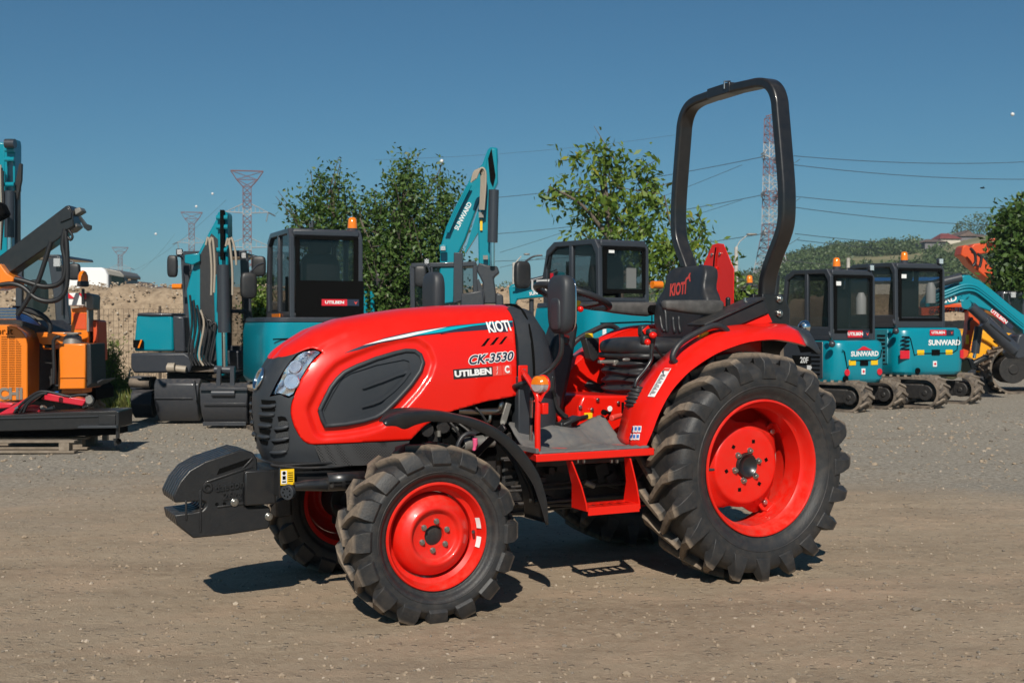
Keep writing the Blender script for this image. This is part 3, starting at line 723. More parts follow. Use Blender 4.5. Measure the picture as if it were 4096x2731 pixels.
# ---- grab post with the indicator lamp, pedals
mb=MB(); mb.tube(catmull([(-1.192,-.595,.655),(-1.192,-.592,.80),(-1.185,-.585,.90),(-1.185,-.56,.945),(-1.17,-.48,.985),(-1.15,-.40,1.01),(-1.125,-.33,1.02)],6),.0135,12); gp=mb.build('handrail_post','red',P,smooth=70)
mb=MB(); q=T(2092,1497,-.30); mb.box(q,(.05,.008,.085)); mb.build('post_flange','red',gp,bevel=.01)
mb=MB(); mb.tube([q+V((0,-.004,.018)),q+V((0,-.014,.018))],.009,6); mb.build('bolt','zinc',gp)
mb=MB(); mb.bb(-1.175,-1.145,-.61,-.585,.845,.895); mb.build('post_bracket','red',gp,bevel=.004)
lc=T(2168,1537,-.58); ld=V((-.93,-.30,.0)).normalized()
mb=MB(); mb.tube([lc-ld*.012,lc-ld*.0],.043,28); lp=mb.build('indicator_lamp','red',P,bevel=.003)
mb=MB(); mb.rect([lc-ld*.006+V((0,0,-.03)),V((-1.19,-.585,.90))],.05,.008); mb.build('lamp_bracket','red',lp)
for nm,mt,zz in (('amber_lens','amber',1),('clear_lens','clear',-1)):
    mb=MB(); side=ld.cross(V((0,0,1))).normalized(); rings=[]
    for d,r in ((0,.039),(.03,.038),(.038,.030),(.04,.001)):
        rings.append([lc+ld*d+(side*math.cos(a)+V((0,0,zz))*math.sin(a))*r+V((0,0,zz*.0005)) for a in [PI*i/14 for i in range(15)]])
    mb.loft(rings,closed=True); mb.build(nm,mt,lp,smooth=30)
mb=MB(); mb.rect(catmull([T(*p,-.22) for p in c3([(385,250),(372,350),(395,450),(420,545),(470,610),(520,645)])],4),.035,.020,up=(0,1,0)); mb.build('pedal_arm','black',P,bevel=.004)
mb=MB(); q=T(2275,1682,-.24); mb.box(q,(.10,.07,.018),(R_(-20),'Y')); mb.box(q+V((-.03,0,-.03)),(.06,.06,.05)); mb.build('pedal','black',P,bevel=.006)
mb=MB(); q=T(2310,1662,-.16); mb.box(q+V((0,.0,-.01)),(.09,.07,.02),(R_(-12),'Y')); mb.build('pedal','black',P,bevel=.006)
mb=MB(); mb.tube([T(2200,1645,-.1),T(2235,1680,-.1)],.018,8); mb.tube([T(2290,1650,-.1),T(2345,1672,-.1)],.011,8);mb.build('pedal_shaft','red',P)
mb=MB(); q=T(2182,1648,-.16); mb.box(q,(.055,.004,.075),(R_(12),'Y')); wl_=mb.build('warning_plate','yellow',P)
mb=MB(); mb.prism([q+V((-.012,-.004,.006)),q+V((.014,-.004,.0)),q+V((.006,-.004,.028))],(0,-.001,0)); mb.box(q+V((.004,-.004,-.018)),(.028,.002,.02)); mb.build('warning_print','hole',wl_)
for (u,v_,m__) in ((2125,1600,'steel'),(2123,1700,'steel'),):
    mb=MB(); mb.tube([T(u,v_,-.35),T(u,v_+70,-.35)],.008,8); mb.build('cable','steel',P)
# ---- platform, mat, step
PZ=.676
mb=MB(); mb.xy([(-1.222,-.635),(-.60,-.635),(-.60,-.20),(-1.22,-.20),(-1.165,-.40),(-1.20,-.50)][:3]+[(-1.13,-.20),(-1.165,-.40)],PZ-.038,PZ-.004)
pf=mb.build('platform','red',P,bevel=.004)
mb=MB(); mb.xy([(-1.13,.20),(-.60,.20),(-.60,.635),(-1.222,.635),(-1.165,.40)],PZ-.038,PZ-.004); mb.build('platform','red',P,bevel=.004)
mb=MB(); nx_,ny_=60,26; g_=[]
for i in range(nx_+1):
    for j in range(ny_+1):
        u=i/nx_; v=j/ny_; x=lerp(-1.20+.05*v,-.625,u); y=lerp(-.628,-.205,v)
        z=PZ+.004+.085*smst((v-.45)/.55)+.012*math.sin(u*11+v*3)*smst(v*2.2)+.004*math.sin(v*40)*(1 if v<.35 else .15)
        cell=abs(((u*4.3)%1)-.5); z+= -.004*(cell>.46)
        z+=.02*smst((v-.75)/.25)*math.sin(u*7+1)
        g_.append((x,y,z))
mb.add(g_,[(i*(ny_+1)+j,(i+1)*(ny_+1)+j,(i+1)*(ny_+1)+j+1,i*(ny_+1)+j+1) for i in range(nx_) for j in range(ny_)])
o=mb.build('floor_mat','mat',P,smooth=50); sd_=o.modifiers.new('s','SOLIDIFY'); sd_.thickness=.012; sd_.offset=-1
mb=MB(); mb.bb(-1.215,-1.20,-.62,-.42,PZ,PZ+.02); mb.build('mat_edge','mat',P)
for s_,nm in ((-1,''),(1,'')):
    st=MB(); X=lambda px,py,y: T(px,py,y)
    A0,A1=T(2275,1842,-.60),T(2346,2045,-.62); B0,B1=T(2508,1830,-.60),T(2556,2033,-.62)
    y0=-.60
    def arm(a,b,top,bot,d):
        path=[(a.x,a.z),(lerp(a.x,b.x,.45),lerp(a.z,b.z,.35)),(b.x,b.z)]
        rings=[]
        for (x,z),w_ in zip([(a.x,a.z),(lerp(a.x,b.x,.62),lerp(a.z,b.z,.5)),(lerp(a.x,b.x,.93),lerp(a.z,b.z,.85)),(b.x,b.z)],(.05,.085,.13,.14)):
            rings.append([V((x-.004,s_*.63,z)),V((x+.004,s_*.63,z)),V((x+.004,s_*(.63-w_),z)),V((x-.004,s_*(.63-w_),z))])
        return rings
    st.loft(arm(A0,A1,0,0,0)); sp=st.build('step_hanger','red',P,bevel=.002)
    st=MB(); st.loft(arm(B0,B1,0,0,0)); st.build('step_hanger','red',P,bevel=.002)
    st=MB(); x0,x1=A1.x+.004,B1.x-.004; z=A1.z+.0; y1=.63; y2=.49; n=6; wv=(x1-x0)/n
    st.bb(x0,x1,s_*y1,s_*(y1-.004),z-.018,z+.018)
    st.bb(x0,x1,s_*(y1-.004),s_*(y1-.045),z+.014,z+.018); st.bb(x0,x1,s_*(y2+.035),s_*y2,z+.014,z+.018)
    for i in range(n+1):
        xx=lerp(x0,x1,i/n); st.bb(max(x0,xx-.011),min(x1,xx+.011),s_*(y1-.045),s_*(y2+.035),z+.0141,z+.0179)
    st.build('step_tread','red',P)
mb=MB()
for px in (2310,2335,2445,2468): q=T(px,1838,-.58); mb.tube([q,q+V((0,0,-.014))],.007,6)
mb.split('platform_bolt','zinc',P)
# ---- rear fenders with rails
up=z4([(20,760),(50,640),(78,540),(130,448),(200,350),(262,288),(350,212),(430,155),(520,112),(600,92),(680,83),(750,78),(850,76),(940,80)])
lo=z4([(100,800),(150,690),(196,570),(262,450),(345,355),(420,295),(500,244),(560,215),(620,192),(680,173),(740,161),(850,152),(950,166),(1032,187)])
UP=[T(*p,-.475) for p in up]; LO=[T(*p,-.60) for p in lo]
def fender(sg):
    U=catmull(UP,3); W=catmull(LO,3); rings=[]
    for a,b in zip(U,W):
        m1=lerp(a,b,.33)+V((0,-.022,.008)); m2=lerp(a,b,.72)+V((0,-.012,.004)); t0=V((a.x+.0,-.445,a.z+.010)); inn=V((a.x,-.36,a.z+.004)); lip=b+V((.004,.012,-.004))
        rings.append([V((p.x,p.y*sg,p.z)) for p in (lip,b,m2,m1,a,t0,inn)])
    mb=MB(); mb.loft(rings,cap=False,closed=False); f=mb.build('rear_fender','red',P,smooth=60); s_=f.modifiers.new('s','SOLIDIFY'); s_.thickness=.006; s_.offset=0
    # inner wall between the arch and the floor
    pts=[(p.x,p.z) for p in U]; mb=MB(); mb.xz([(pts[0][0],.66)]+pts+[(pts[-1][0]-.02,1.10),(.30,1.0),(.28,.70),(-.3,.62)],-.362*sg,-.356*sg); mb.build('fender_wall','red',P)
    # black tail
    a0=U[-1]; b0=W[-1]; rings=[]
    tu=[T(*p,-.475) for p in z4([(940,80),(1005,92),(1045,104),(1075,165),(1103,232)])]; tw=[T(*p,-.60) for p in z4([(1032,187),(1050,195),(1068,208),(1085,222),(1102,238)])]
    for i,(a,b) in enumerate(zip(tu,tw)):
        k=.96-.02*i
        m1=lerp(a,b,.4)+V((0,-.018,.004)); inn=V((a.x,-.34,a.z+.002)); rings.append([V((p.x,p.y*sg,p.z)) for p in (b,m1,a,V((a.x,-.44,a.z+.008)),inn)])
    mb=MB(); mb.loft(rings,cap=False,closed=False); tf=mb.build('fender_tail','plastic',P,smooth=50); s_=tf.modifiers.new('s','SOLIDIFY'); s_.thickness=.006; s_.offset=0
    rp=[T(*p,-.50) for p in z4([(288,285),(272,262),(280,225),(310,180),(352,148),(400,121),(480,82),(520,75),(552,82),(578,100),(588,124)])]
    mb=MB(); mb.tube([V((p.x,p.y*sg,p.z)) for p in catmull(rp,4)],.0155,12); r=mb.build('fender_rail','vinyl',P,smooth=70)
fender(1); fender(-1)
mb=MB(); q=T(2808,1340,-.44); mb.box(q,(.045,.05,.035)); mb.build('reflector_block','yellow',P,bevel=.003)
q=T(2803,1440,-.52)
# stickers on the near fender
def fpos(px,py,off=.004):  # point on the fender skin
    o,d=tl(px,py); h=FB.ray_cast(o,d.normalized()); return (h[0]+h[1]*(off if h[1].dot(d)<0 else -off)) if h[0] else T(px,py,-.56)
_U=catmull(UP,3); _W=catmull(LO,3); vs=[]
for a,b in zip(_U,_W): vs+=[b,lerp(a,b,.72)+V((0,-.012,.004)),lerp(a,b,.33)+V((0,-.022,.008)),a]
FB=BVHTree.FromPolygons(vs,[(i*4+j,i*4+j+1,i*4+j+5,i*4+j+4) for i in range(len(_U)-1) for j in range(3)])
def fsheet(name,mt,c,off,n=8):
    mb=MB(); a,b,cc,d=[V((p[0],p[1],0)) for p in c]; g=[]
    for i in range(n+1):
        for j in range(n+1):
            p=lerp(lerp(a,b,i/n),lerp(d,cc,i/n),j/n); g.append(fpos(p.x,p.y,off))
    mb.add(g,[(i*(n+1)+j,(i+1)*(n+1)+j,(i+1)*(n+1)+j+1,i*(n+1)+j+1) for i in range(n) for j in range(n)]); return mb.build(name,mt,P,fixn=True)
fsheet('warning_label','white',z4([(224,322),(268,324),(172,484),(134,482)]),.007)
fsheet('warning_label_head','ltred',z4([(226,325),(264,326),(254,340),(219,338)]),.0085)
for k in range(16):
    a=.14+k*.053; w_=[.8,.86,.6,.86,.5,.84,.84,.4][k%8]; L0=lerp(V((217,340,0)),V((138,478,0)),a); R0=lerp(V((256,342,0)),V((170,480,0)),a)
    A=lerp(L0,R0,.1);B=lerp(L0,R0,w_); fsheet('label_line','plastic2',z4([(A.x,A.y),(B.x,B.y),(B.x-1.6,B.y+3),(A.x-1.6,A.y+3)]),.0085,2)
for r in range(2):
    for k in range(3):
        x=[42,62,82][k]+(-9 if r else 0); y=646+44*r
        fsheet('safety_label','white',z4([(x,y),(x+18,y+2),(x+14,y+38),(x-4,y+36)]),.007,3)
        fsheet('safety_print','bluedec',z4([(x+2,y+8),(x+14,y+9),(x+12,y+28),(x,y+27)]),.0085,2)
# ---- seat
mb=MB(); rounded(mb,(-.20,0,1.125),.235,.245,.055,3.2,m=20,k=32); o=mb.build('seat_cushion','vinyl',P,smooth=70)
mb=MB(); rounded(mb,(-.20,0,1.082),.225,.24,.02,5); mb.build('seat_pan','plastic2',P,smooth=60)
# backrest, tilted back
rings=[]; prof=[(-.03,.155,.030),(.0,.18,.045),(.05,.22,.052),(.12,.245,.055),(.19,.245,.055),(.24,.225,.052),(.29,.185,.048),(.35,.18,.046),(.385,.165,.040),(.405,.13,.028),(.412,.08,.012)]
for h,hw,th in catmull([V(p) for p in prof],3):
    x=.045+h*.13-.02*math.sin(h*7); ring=[]
    for k in range(28):
        a=2*PI*k/28; n=4.; c,q=math.cos(a),math.sin(a); r=(abs(c)**n+abs(q)**n)**(-1/n); ring.append(V((x+th*q*r-.03*(1-abs(c*r)**2)*0+ (-.035*abs(c*r)**3 if q<0 else 0),hw*c*r,1.145+h)))
    rings.append(ring)
mb=MB(); mb.loft(rings); bk=mb.build('seat_backrest','vinyl',P,smooth=60)
BB=BVHTree.FromPolygons(mb.v,mb.f)
def bkproj(px,py,off=.003):
    o,d=tl(px,py); h=BB.ray_cast(o,d.normalized()); return (h[0]-d.normalized()*off) if h[0] else None
# stitched logo, laid onto the backrest front
def backtext(s,c,dx,dy,mt,name,sx,bold,shear=0):
    mb=MB(); vs,fs=text_geo(s,1,bold,sx,shear); pts=[]
    for a,b in vs:
        q=bkproj(c[0]+dx[0]*a+dy[0]*b,c[1]+dx[1]*a+dy[1]*b); pts.append(q if q else V((0,0,0)))
    mb.add(pts,fs); return mb.build(name,mt,bk,smooth=0,fixn=False)
backtext('KIOTI',(2712,1158),(27,-4),(4,-66),'logored','stitched_lettering',.95,.04,.0)
mb=MB(); dog=[(2738,1128),(2744,1112),(2752,1106),(2757,1094),(2763,1090),(2760,1102),(2762,1126),(2758,1126),(2756,1114),(2748,1118),(2744,1130)]
pp=[bkproj(*p) for p in dog]
if all(pp): mb.add(pp,[list(range(len(pp)))]); mb.build('stitched_emblem','logored',bk,fixn=False)
# moulded ribs of the backrest
for P_ in ([(2585,1245),(2612,1190),(2640,1205),(2660,1240),(2665,1300),(2668,1330)],[(2590,1270),(2618,1240),(2640,1262),(2648,1310),(2660,1325)],[(2692,1265),(2694,1300),(2700,1332)],[(2715,1262),(2716,1300),(2722,1330)]):
    pp=[bkproj(*p,off=.001) for p in P_]; pp=[p for p in pp if p]
    if len(pp)>2: mb=MB(); mb.tube(catmull(pp,4),[.004]+[.009]*((len(pp)-1)*4-1)+[.004],8); mb.build('backrest_rib','vinyl',bk,smooth=70)
for s_ in (-1,1):
    mb=MB(); rings=[]
    for x,w_,t,dz in ((-.325,.018,.014,.004),(-.315,.026,.024,.002),(-.24,.03,.030,-.003),(-.12,.03,.037,-.008),(-.03,.03,.040,-.010),(.02,.028,.034,-.006),(.035,.018,.02,0)):
        rings.append([V((x,s_*.30+w_*c*r,1.338+dz+t*q*r)) for c,q,r in [(math.cos(a),math.sin(a),(abs(math.cos(a))**4+abs(math.sin(a))**4)**-.25) for a in [2*PI*k/20 for k in range(20)]]])
    mb.loft(rings); ar=mb.build('armrest','arm',P,smooth=60)
    mb=MB(); mb.tube([(-.015,s_*.27,1.325),(-.015,s_*.23,1.325)],.026,18); mb.tube([(-.015,s_*.275,1.325),(-.015,s_*.26,1.325)],.010,10); mb.build('armrest_pivot','hole',ar,bevel=.003)
# bellows under the seat
rings=[]
for i in range(41):
    t=i/40; z=lerp(.855,1.075,t); k=1+.055*math.sin(t*2*PI*5.0); hx,hy=.185*k,.19*k
    rings.append([V((-.23+hx*c*r,hy*q*r,z+.006*math.sin(a*3+t*9))) for a,c,q,r in [(a,math.cos(a),math.sin(a),(abs(math.cos(a))**5+abs(math.sin(a))**5)**-.2) for a in [2*PI*k_/32 for k_ in range(32)]]])
mb=MB(); mb.loft(rings); mb.build('seat_bellows','vinyl',P,smooth=70)
mb=MB(); q=T(2425,1447,.0); mb.box(q,(.09,.03,.018)); mb.box(q+V((.06,-.01,-.006)),(.05,.02,.03)); mb.build('seat_latch','castgrey',P,bevel=.005)
mb=MB(); rounded(mb,T(2505,1438,-.21),.022,.008,.008,3); mb.build('seat_slide_knob','castgrey',P,smooth=60)
# red seat base and transmission cover
q0=T(2303,1565,-.16); q1=T(2520,1570,-.2)
mb=MB(); mb.xz([(-.745,.70),(-.745,.835),(-.715,.895),(-.44,.885),(-.36,.86),(-.36,.70)],-.185,.20); cv=mb.build('transmission_cover','red',P,bevel=.012)
mb=MB(); mb.bb(-.45,.30,-.36,.36,.62,.80); mb.bb(-.40,.28,-.30,.30,.80,.86); mb.build('fender_floor','red',P,bevel=.01)
mb=MB()
for px,py in c3([(650,548),(762,572),(818,478),(1018,508)]): q=T(px,py,-.19); mb.tube([q,q+V((0,-.010,0))],.010,6)
mb.split('cover_bolt','zinc',cv,bevel=.002)
mb=MB(); q=T(2439,1634,-.19); mb.tube([q,q+V((0,-.002,0))],.014,20); mb.build('cover_sticker','white',cv)
mb=MB(); mb.box(T(2491,1640,-.188),(.012,.006,.08)); mb.build('lever_slot','hole',cv)
mb=MB(); mb.box(T(2353,1662,-.188),(.045,.004,.03)); mb.build('cover_sticker','yellow',cv)
mb=MB(); a=T(2445,1672,-.30); b=T(2485,1660,-.27); mb.tube([a,b],[.015,.012],12); mb.build('lever_grip','ltred',P,bevel=.004)
mb=MB(); mb.tube([b,T(2500,1652,-.2)],.007,8); mb.tube([T(2415,1648,-.25),T(2440,1652,-.2)],.007,8); mb.tube([T(2412,1648,-.25),T(2422,1650,-.245)],.014,10); mb.build('lever_rod','hole',P)
# control lever with boot
mb=MB(); lv=[T(*p,-.42) for p in z3([(965,520),(962,560),(960,600),(930,650),(885,705),(872,745)])]
mb.tube(catmull(lv,4),.0095,10); jl=mb.build('control_lever','black',P,smooth=70)
h=T(2608,1338,-.42); mb=MB(); mb.tube([h+V((0,0,-.075)),h+V((0,0,-.02)),h+V((0,0,.0))],[.010,.018,.020],12); rounded(mb,h+V((-.004,0,.012)),.026,.024,.018,2.6); mb.build('lever_head','plastic2',jl,smooth=60)
mb=MB(); mb.ball(T(2612,1340,-.455),.0185,16,10,(1.1,1,.85)); mb.build('red_button','red',jl,smooth=70)
mb=MB(); mb.ball(T(2590,1368,-.44),.016,14,8); mb.build('red_button','red',jl,smooth=70)
mb=MB(); rounded(mb,T(2578,1360,-.41),.02,.02,.024,3); mb.build('lever_thumb_rest','plastic2',jl,smooth=60)
rings=[]
a0=T(2553,1545,-.40); a1=T(2545,1650,-.40)
for i in range(31):
    t=i/30; c=lerp(a0,a1,t); r=lerp(.030,.055,min(1,t*1.6))*(1+.10*math.sin(t*2*PI*6.5)) ; r*= 1 if t<.8 else lerp(1,.7,(t-.8)/.2)
    rings.append([c+V((r*math.cos(a)*1.05,r*math.sin(a),-.25*r*math.cos(a))) for a in [2*PI*k/20 for k in range(20)]])
mb=MB(); mb.loft(rings); mb.build('lever_boot','vinyl',jl,smooth=70)
mb=MB(); mb.tube([T(2620,1385,-.30),T(2655,1430,-.30),T(2672,1450,-.30)],.008,8); mb.build('lever_rod','black',P)
h=T(2575,1325,-.12); mb=MB(); rounded(mb,h,.028,.022,.030,4); mb.tube([h,h+V((.0,.0,-.12))],.010,8); ll=mb.build('loader_lever','plastic2',P,smooth=60)
mb=MB(); mb.box(T(2586,1320,-.15),(.045,.006,.028),(R_(-35),'Y')); mb.build('lever_plate','red',ll,bevel=.003)
# reservoir on the far side
q=T(2358,1392,.30); mb=MB(); mb.prism([q+V(p) for p in ((-.045,-.03,.055),(.045,-.03,.055),(.045,-.03,-.05),(.01,-.03,-.075),(-.01,-.03,-.06))],(0,.06,0)); rs=mb.build('reservoir','plastic2',P,bevel=.006)
mb=MB(); q2=T(2356,1342,.30); mb.tube([q2+V((0,0,-.012)),q2+V((0,0,.012))],[.024,.021],18); mb.build('reservoir_cap','yellow',rs,bevel=.003)
# ---- roll bar
half=[(.32,1.30),(.32,1.42),(.335,1.50),(.385,1.60),(.435,1.68),(.466,1.75),(.475,1.83),(.472,1.95),(.448,2.15),(.424,2.33),(.415,2.39),(.390,2.445),(.345,2.485),(.28,2.503),(.20,2.508),(0,2.515)]
pth=[V((.31,-y,z)) for y,z in half]+[V((.31,y,z)) for y,z in half[-2::-1]]
mb=MB(); mb.rect(catmull(pth,4),.088,.050,up=(1,0,0)); rb=mb.build('roll_bar','black',P,bevel=.012,seg=3)
mb=MB(); mb.rect([V((.31,.14,2.515)),V((.31,-.06,2.519))],.094,.056,up=(1,0,0)); sl_=mb.build('roll_bar_sleeve','black',rb,bevel=.004)
mb=MB(); mb.tube([(.26,-.02,2.515),(.26,-.02,2.555),(.30,-.02,2.56)],.005,8); mb.build('lock_pin','zinc',rb)
for s_ in (-1,1):
    mb=MB(); mb.xz([(.24,1.40),(.38,1.40),(.42,1.32),(.42,1.16),(.36,1.10),(.34,.95),(.24,.95)],s_*.36,s_*.372); mb.xz([(.24,1.40),(.38,1.40),(.36,.95),(.24,.95)],s_*.285,s_*.297); br_=mb.build('roll_bar_bracket','black',P,bevel=.004)
    mb=MB()
    for x,z in ((.345,1.375),(.345,1.30)): mb.tube([(x,s_*.372,z),(x,s_*.384,z)],.022,6); mb.tube([(x,s_*.37,z),(x,s_*.395,z)],.012,10)
    mb.split('bracket_bolt','zinc',br_,bevel=.003)
    mb=MB(); mb.tube([(.35,s_*.33,1.36),(.365,s_*.33,1.50)],.020,12); mb.tube([(.36,s_*.33,1.46),(.368,s_*.33,1.56)],.013,10); mb.ball((.368,s_*.33,1.57),.018,10,8); mb.build('gas_strut','black',br_)
mb=MB(); mb.bb(.22,.40,-.28,.28,1.16,1.30); mb.build('rear_crossmember','black',P,bevel=.012)
# toolbox leaning on the fender
C_=[T(*p,-.44) for p in c5([(560,560),(1420,200),(1550,545),(960,640)])]; q=C_
mb=MB(); mb.xz([(p.x,p.z) for p in (T(*a,-.44) for a in c5([(470,600),(1400,190),(1480,400),(1040,590),(850,625)]))],-.44,-.31); tb=mb.build('toolbox','plastic2',P,bevel=.008)
mb=MB(); aa=T(*c5([(450,590)])[0],-.44); bb_=T(*c5([(1400,160)])[0],-.44); mb.rect([aa+V((0,.065,0)),bb_+V((0,.065,0))],.15,.012); mb.build('toolbox_lid','plastic2',tb,bevel=.004)
mb=MB(); mb.xz([(p.x,p.z) for p in (T(*a,-.44) for a in c5([(1060,590),(1490,410),(1555,545),(1200,640)]))],-.43,-.35); mb.build('toolbox_base','red',tb,bevel=.004)
mb=MB(); q=T(3002,1200,-.36); mb.tube([q+V((-.03,0,-.004)),q+V((.03,0,.004))],.007,8); mb.tube([q+V((-.035,0,-.012)),q+V((-.035,0,.012))],.008,8); mb.build('latch_bolt','zinc',P)
q=T(2912,1214,-.1); mb=MB(); mb.tube([q+V((0,0,-.05)),q+V((0,0,.022))],.013,12); mb.ball(q+V((0,0,.022)),.0135,10,8); mb.build('rubber_stop','black',P,smooth=60)
# work lamp
q=T(3218,1308,-.40); mb=MB(); mb.lathe([(0,-.03),(.02,-.028),(.032,-.012),(.036,.006),(.034,.01)],'x',q,24); wl2=mb.build('work_lamp','chrome',P,smooth=50)
mb=MB(); mb.lathe([(.033,.008),(.02,.014),(0,.016)],'x',q,24); mb.split('lens','clear',wl2,smooth=50)
mb=MB(); mb.tube([q+V((-.01,0,-.02)),q+V((-.02,0,-.10))],.007,8); mb.build('lamp_stem','black',wl2)
# slow-moving board
pts=[(-.010,1.350),(.125,1.350)]
by=lambda px,py: Tx(px,py,.33)
mb=MB(); mb.yz([(by(*p).y,by(*p).z) for p in ((2871,973),(2893,976),(2935,1076),(2933,1226),(2818,1222),(2806,1076),(2849,979))],.330,.334); sv=mb.build('warning_board','red',P,bevel=.001)
mb=MB(); mb.tube(catmull([by(*p)+V((-.008,0,0)) for p in ((2868,990),(2862,1030),(2860,1060),(2858,1100),(2860,1160),(2862,1185),(2850,1200),(2826,1204))],5),.004,8); mb.build('wire','hole',sv)
mb=MB()
for p in ((2862,1073),(2862,1165)): q=by(*p)+V((-.006,0,0)); mb.box(q,(.008,.045,.014))
mb.split('wire_clip','red',sv,bevel=.002)
mb=MB()
for p in ((2850,1018),(2882,1015)): q=by(*p); mb.tube([q,q+V((-.008,0,0))],.008,8)
mb.split('board_bolt','zinc',sv)
# ---- front weights and bumper frame
def zz1(pts): return [(600+a*.638,1150+b*.638) for a,b in pts]
prof=[(-2.400,.703),(-2.345,.690),(-2.325,.660),(-2.322,.600),(-2.38,.590),(-2.385,.50),(-2.38,.452),(-2.27,.446),(-2.262,.40),(-2.275,.352),(-2.45,.338),(-2.60,.336),(-2.668,.40),(-2.678,.442),(-2.60,.446),(-2.560,.452),(-2.545,.468),(-2.545,.484),(-2.56,.492),(-2.676,.492),(-2.685,.520),(-2.655,.580),(-2.615,.626),(-2.55,.660)]
for i in range(6):
    y=-.128+i*.043; mb=MB(); mb.xz(prof,y,y+.036); o=mb.build('weight','iron',P,bevel=.006)
    if i==0:
        wn=o
        mb=MB(); mb.xz([(-2.50,.600),(-2.36,.640),(-2.355,.665),(-2.49,.625)],y-.0012,y-.0004); mb.build('weight_slot','hole',wn)
        mb=MB()
        for a,b in (((-2.57,.54),(-2.57,.36)),((-2.63,.50),(-2.63,.415)),((-2.39,.62),(-2.345,.665)),((-2.55,.570),(-2.345,.628)),((-2.50,.462),(-2.385,.470))): mb.rect([V((a[0],y-.002,a[1])),V((b[0],y-.002,b[1]))],.006,.008)
        mb.build('cast_rib','iron',wn,bevel=.002)
        mb=MB(); put_text(mb,'daedong',(-2.437,y-.0035,.549),(1,0,.10),(0,0,1),.043,bold=.02,sx=1.0); put_text(mb,'26kg',(-2.435,y-.0035,.507),(1,0,.06),(0,0,1),.044,bold=.02,sx=.95)
        mb.tube([(-2.540+.016*math.cos(a),y-.002,.548+.016*math.sin(a)) for a in [2*PI*k/16 for k in range(17)]],.003,6,cap=False)
        mm=MB(); mm.v=mb.v; mm.f=mb.f; mm.mi=mb.mi; o2=mm.build('cast_lettering','iron',wn,smooth=0,fixn=False); s_=o2.modifiers.new('s','SOLIDIFY'); s_.thickness=.009; s_.offset=0
mb=MB(); mb.tube([(-2.455,-.14,.472),(-2.455,-.125,.472)],.006,10)
mb=MB(); 
for x,z in ((-2.425,.478),(-2.275,.405)): mb.tube([(x,-.142,z),(x,-.126,z)],.013,6); mb.tube([(x,-.135,z),(x,-.126,z)],.018,16)
mb.split('weight_bolt','zinc',P,bevel=.002)
mb=MB()
for x in (-2.50,-2.468): mb.tube([(x,-.1285,.474),(x,-.128,.474)],.008,12)
mb.split('bolt_hole','hole',P)
mb=MB(); mb.bb(-2.385,-2.25,-.155,.155,.462,.612); bf=mb.build('weight_bracket','black',P,bevel=.006)
mb=MB(); mb.bb(-2.25,-1.2,-.20,-.165,.55,.64); mb.bb(-2.25,-1.2,.165,.20,.55,.64); mb.bb(-2.26,-2.20,-.24,.24,.50,.64); mb.split('chassis_rail','black',P,bevel=.006)
mb=MB(); mb.bb(-2.27,-1.5,-.235,.235,.632,.642); mb.build('chassis_plate','black',P,bevel=.003)
mb=MB(); mb.tube(catmull([T(*p,-.24) for p in zz1([(755,1110),(860,1125),(1000,1130),(1180,1120),(1330,1098)])],4),.006,8); mb.build('hood_cable','plastic2',P)
mb=MB(); q=T(1149,1907,-.245); mb.box(q,(.060,.003,.068)); s1_=mb.build('warning_sticker','yellow',P)
mb=MB(); mb.box(q+V((-.015,-.003,.0)),(.024,.002,.056)); mb.build('sticker_panel','white',s1_)
mb=MB(); mb.ball(q+V((-.015,-.0045,.018)),.008,8,6,(1,.2,1)); mb.box(q+V((-.015,-.0045,-.002)),(.014,.001,.016)); mb.box(q+V((-.015,-.0045,-.019)),(.016,.001,.006))
for k in range(5): mb.box(q+V((.014,-.0025,.018-k*.009)),(.022,.001,.003))
mb.build('sticker_print','hole',s1_)
mb=MB(); mb.tube([T(1177,1945,-.30),T(1220,1940,-.30),T(1290,1938,-.30),T(1340,1932,-.30),T(1460,1918,-.30)],[.018,.024,.028,.030,.030],18); mf=mb.build('exhaust_pipe','black',P,smooth=50)
c=T(1153,1967,-.30); mb=MB(); n_=V((-.75,-.62,-.1)).normalized(); mb.tube([c-n_*.01,c+n_*.012],.0325,22); mb.build('exhaust_tip','plastic',mf,bevel=.002)
mb=MB(); u_=n_.cross(V((0,0,1))).normalized(); v__=u_.cross(n_)
for i in range(7): a=2*PI*i/7; q=c+n_*.0125+u_*.018*math.cos(a)+v__*.018*math.sin(a); mb.tube([q,q+n_*.0008],.004,8)
mb.split('tip_hole','hole',mf)
mb=MB(); rings=[]
for x in (T(1311,1940,-.33).x,T(1460,1930,-.33).x):
    rings.append([V((x,-.30+.043*math.cos(a),.567+.045*math.sin(a))) for a in [R_(120)+R_(150)*k/8 for k in range(9)]])
mb.loft(rings,cap=False,closed=False); hs=mb.build('heat_shield','black',P,smooth=60); s_=hs.modifiers.new('s','SOLIDIFY'); s_.thickness=.003
mb=MB()
for k,(px,py) in enumerate(zz1([(1150,1222),(1180,1222),(1250,1213),(1250,1232),(1300,1210),(1300,1230),(1180,1245)])): q=T(px,py,-.3445); mb.box(q,(.035,.003,.005))
mb.split('shield_slot','hole',hs)
mb=MB(); q=T(*zz1([(1137,1241)])[0],-.345); mb.tube([q,q+V((0,-.008,0))],.008,6); mb.build('shield_bolt','zinc',hs)
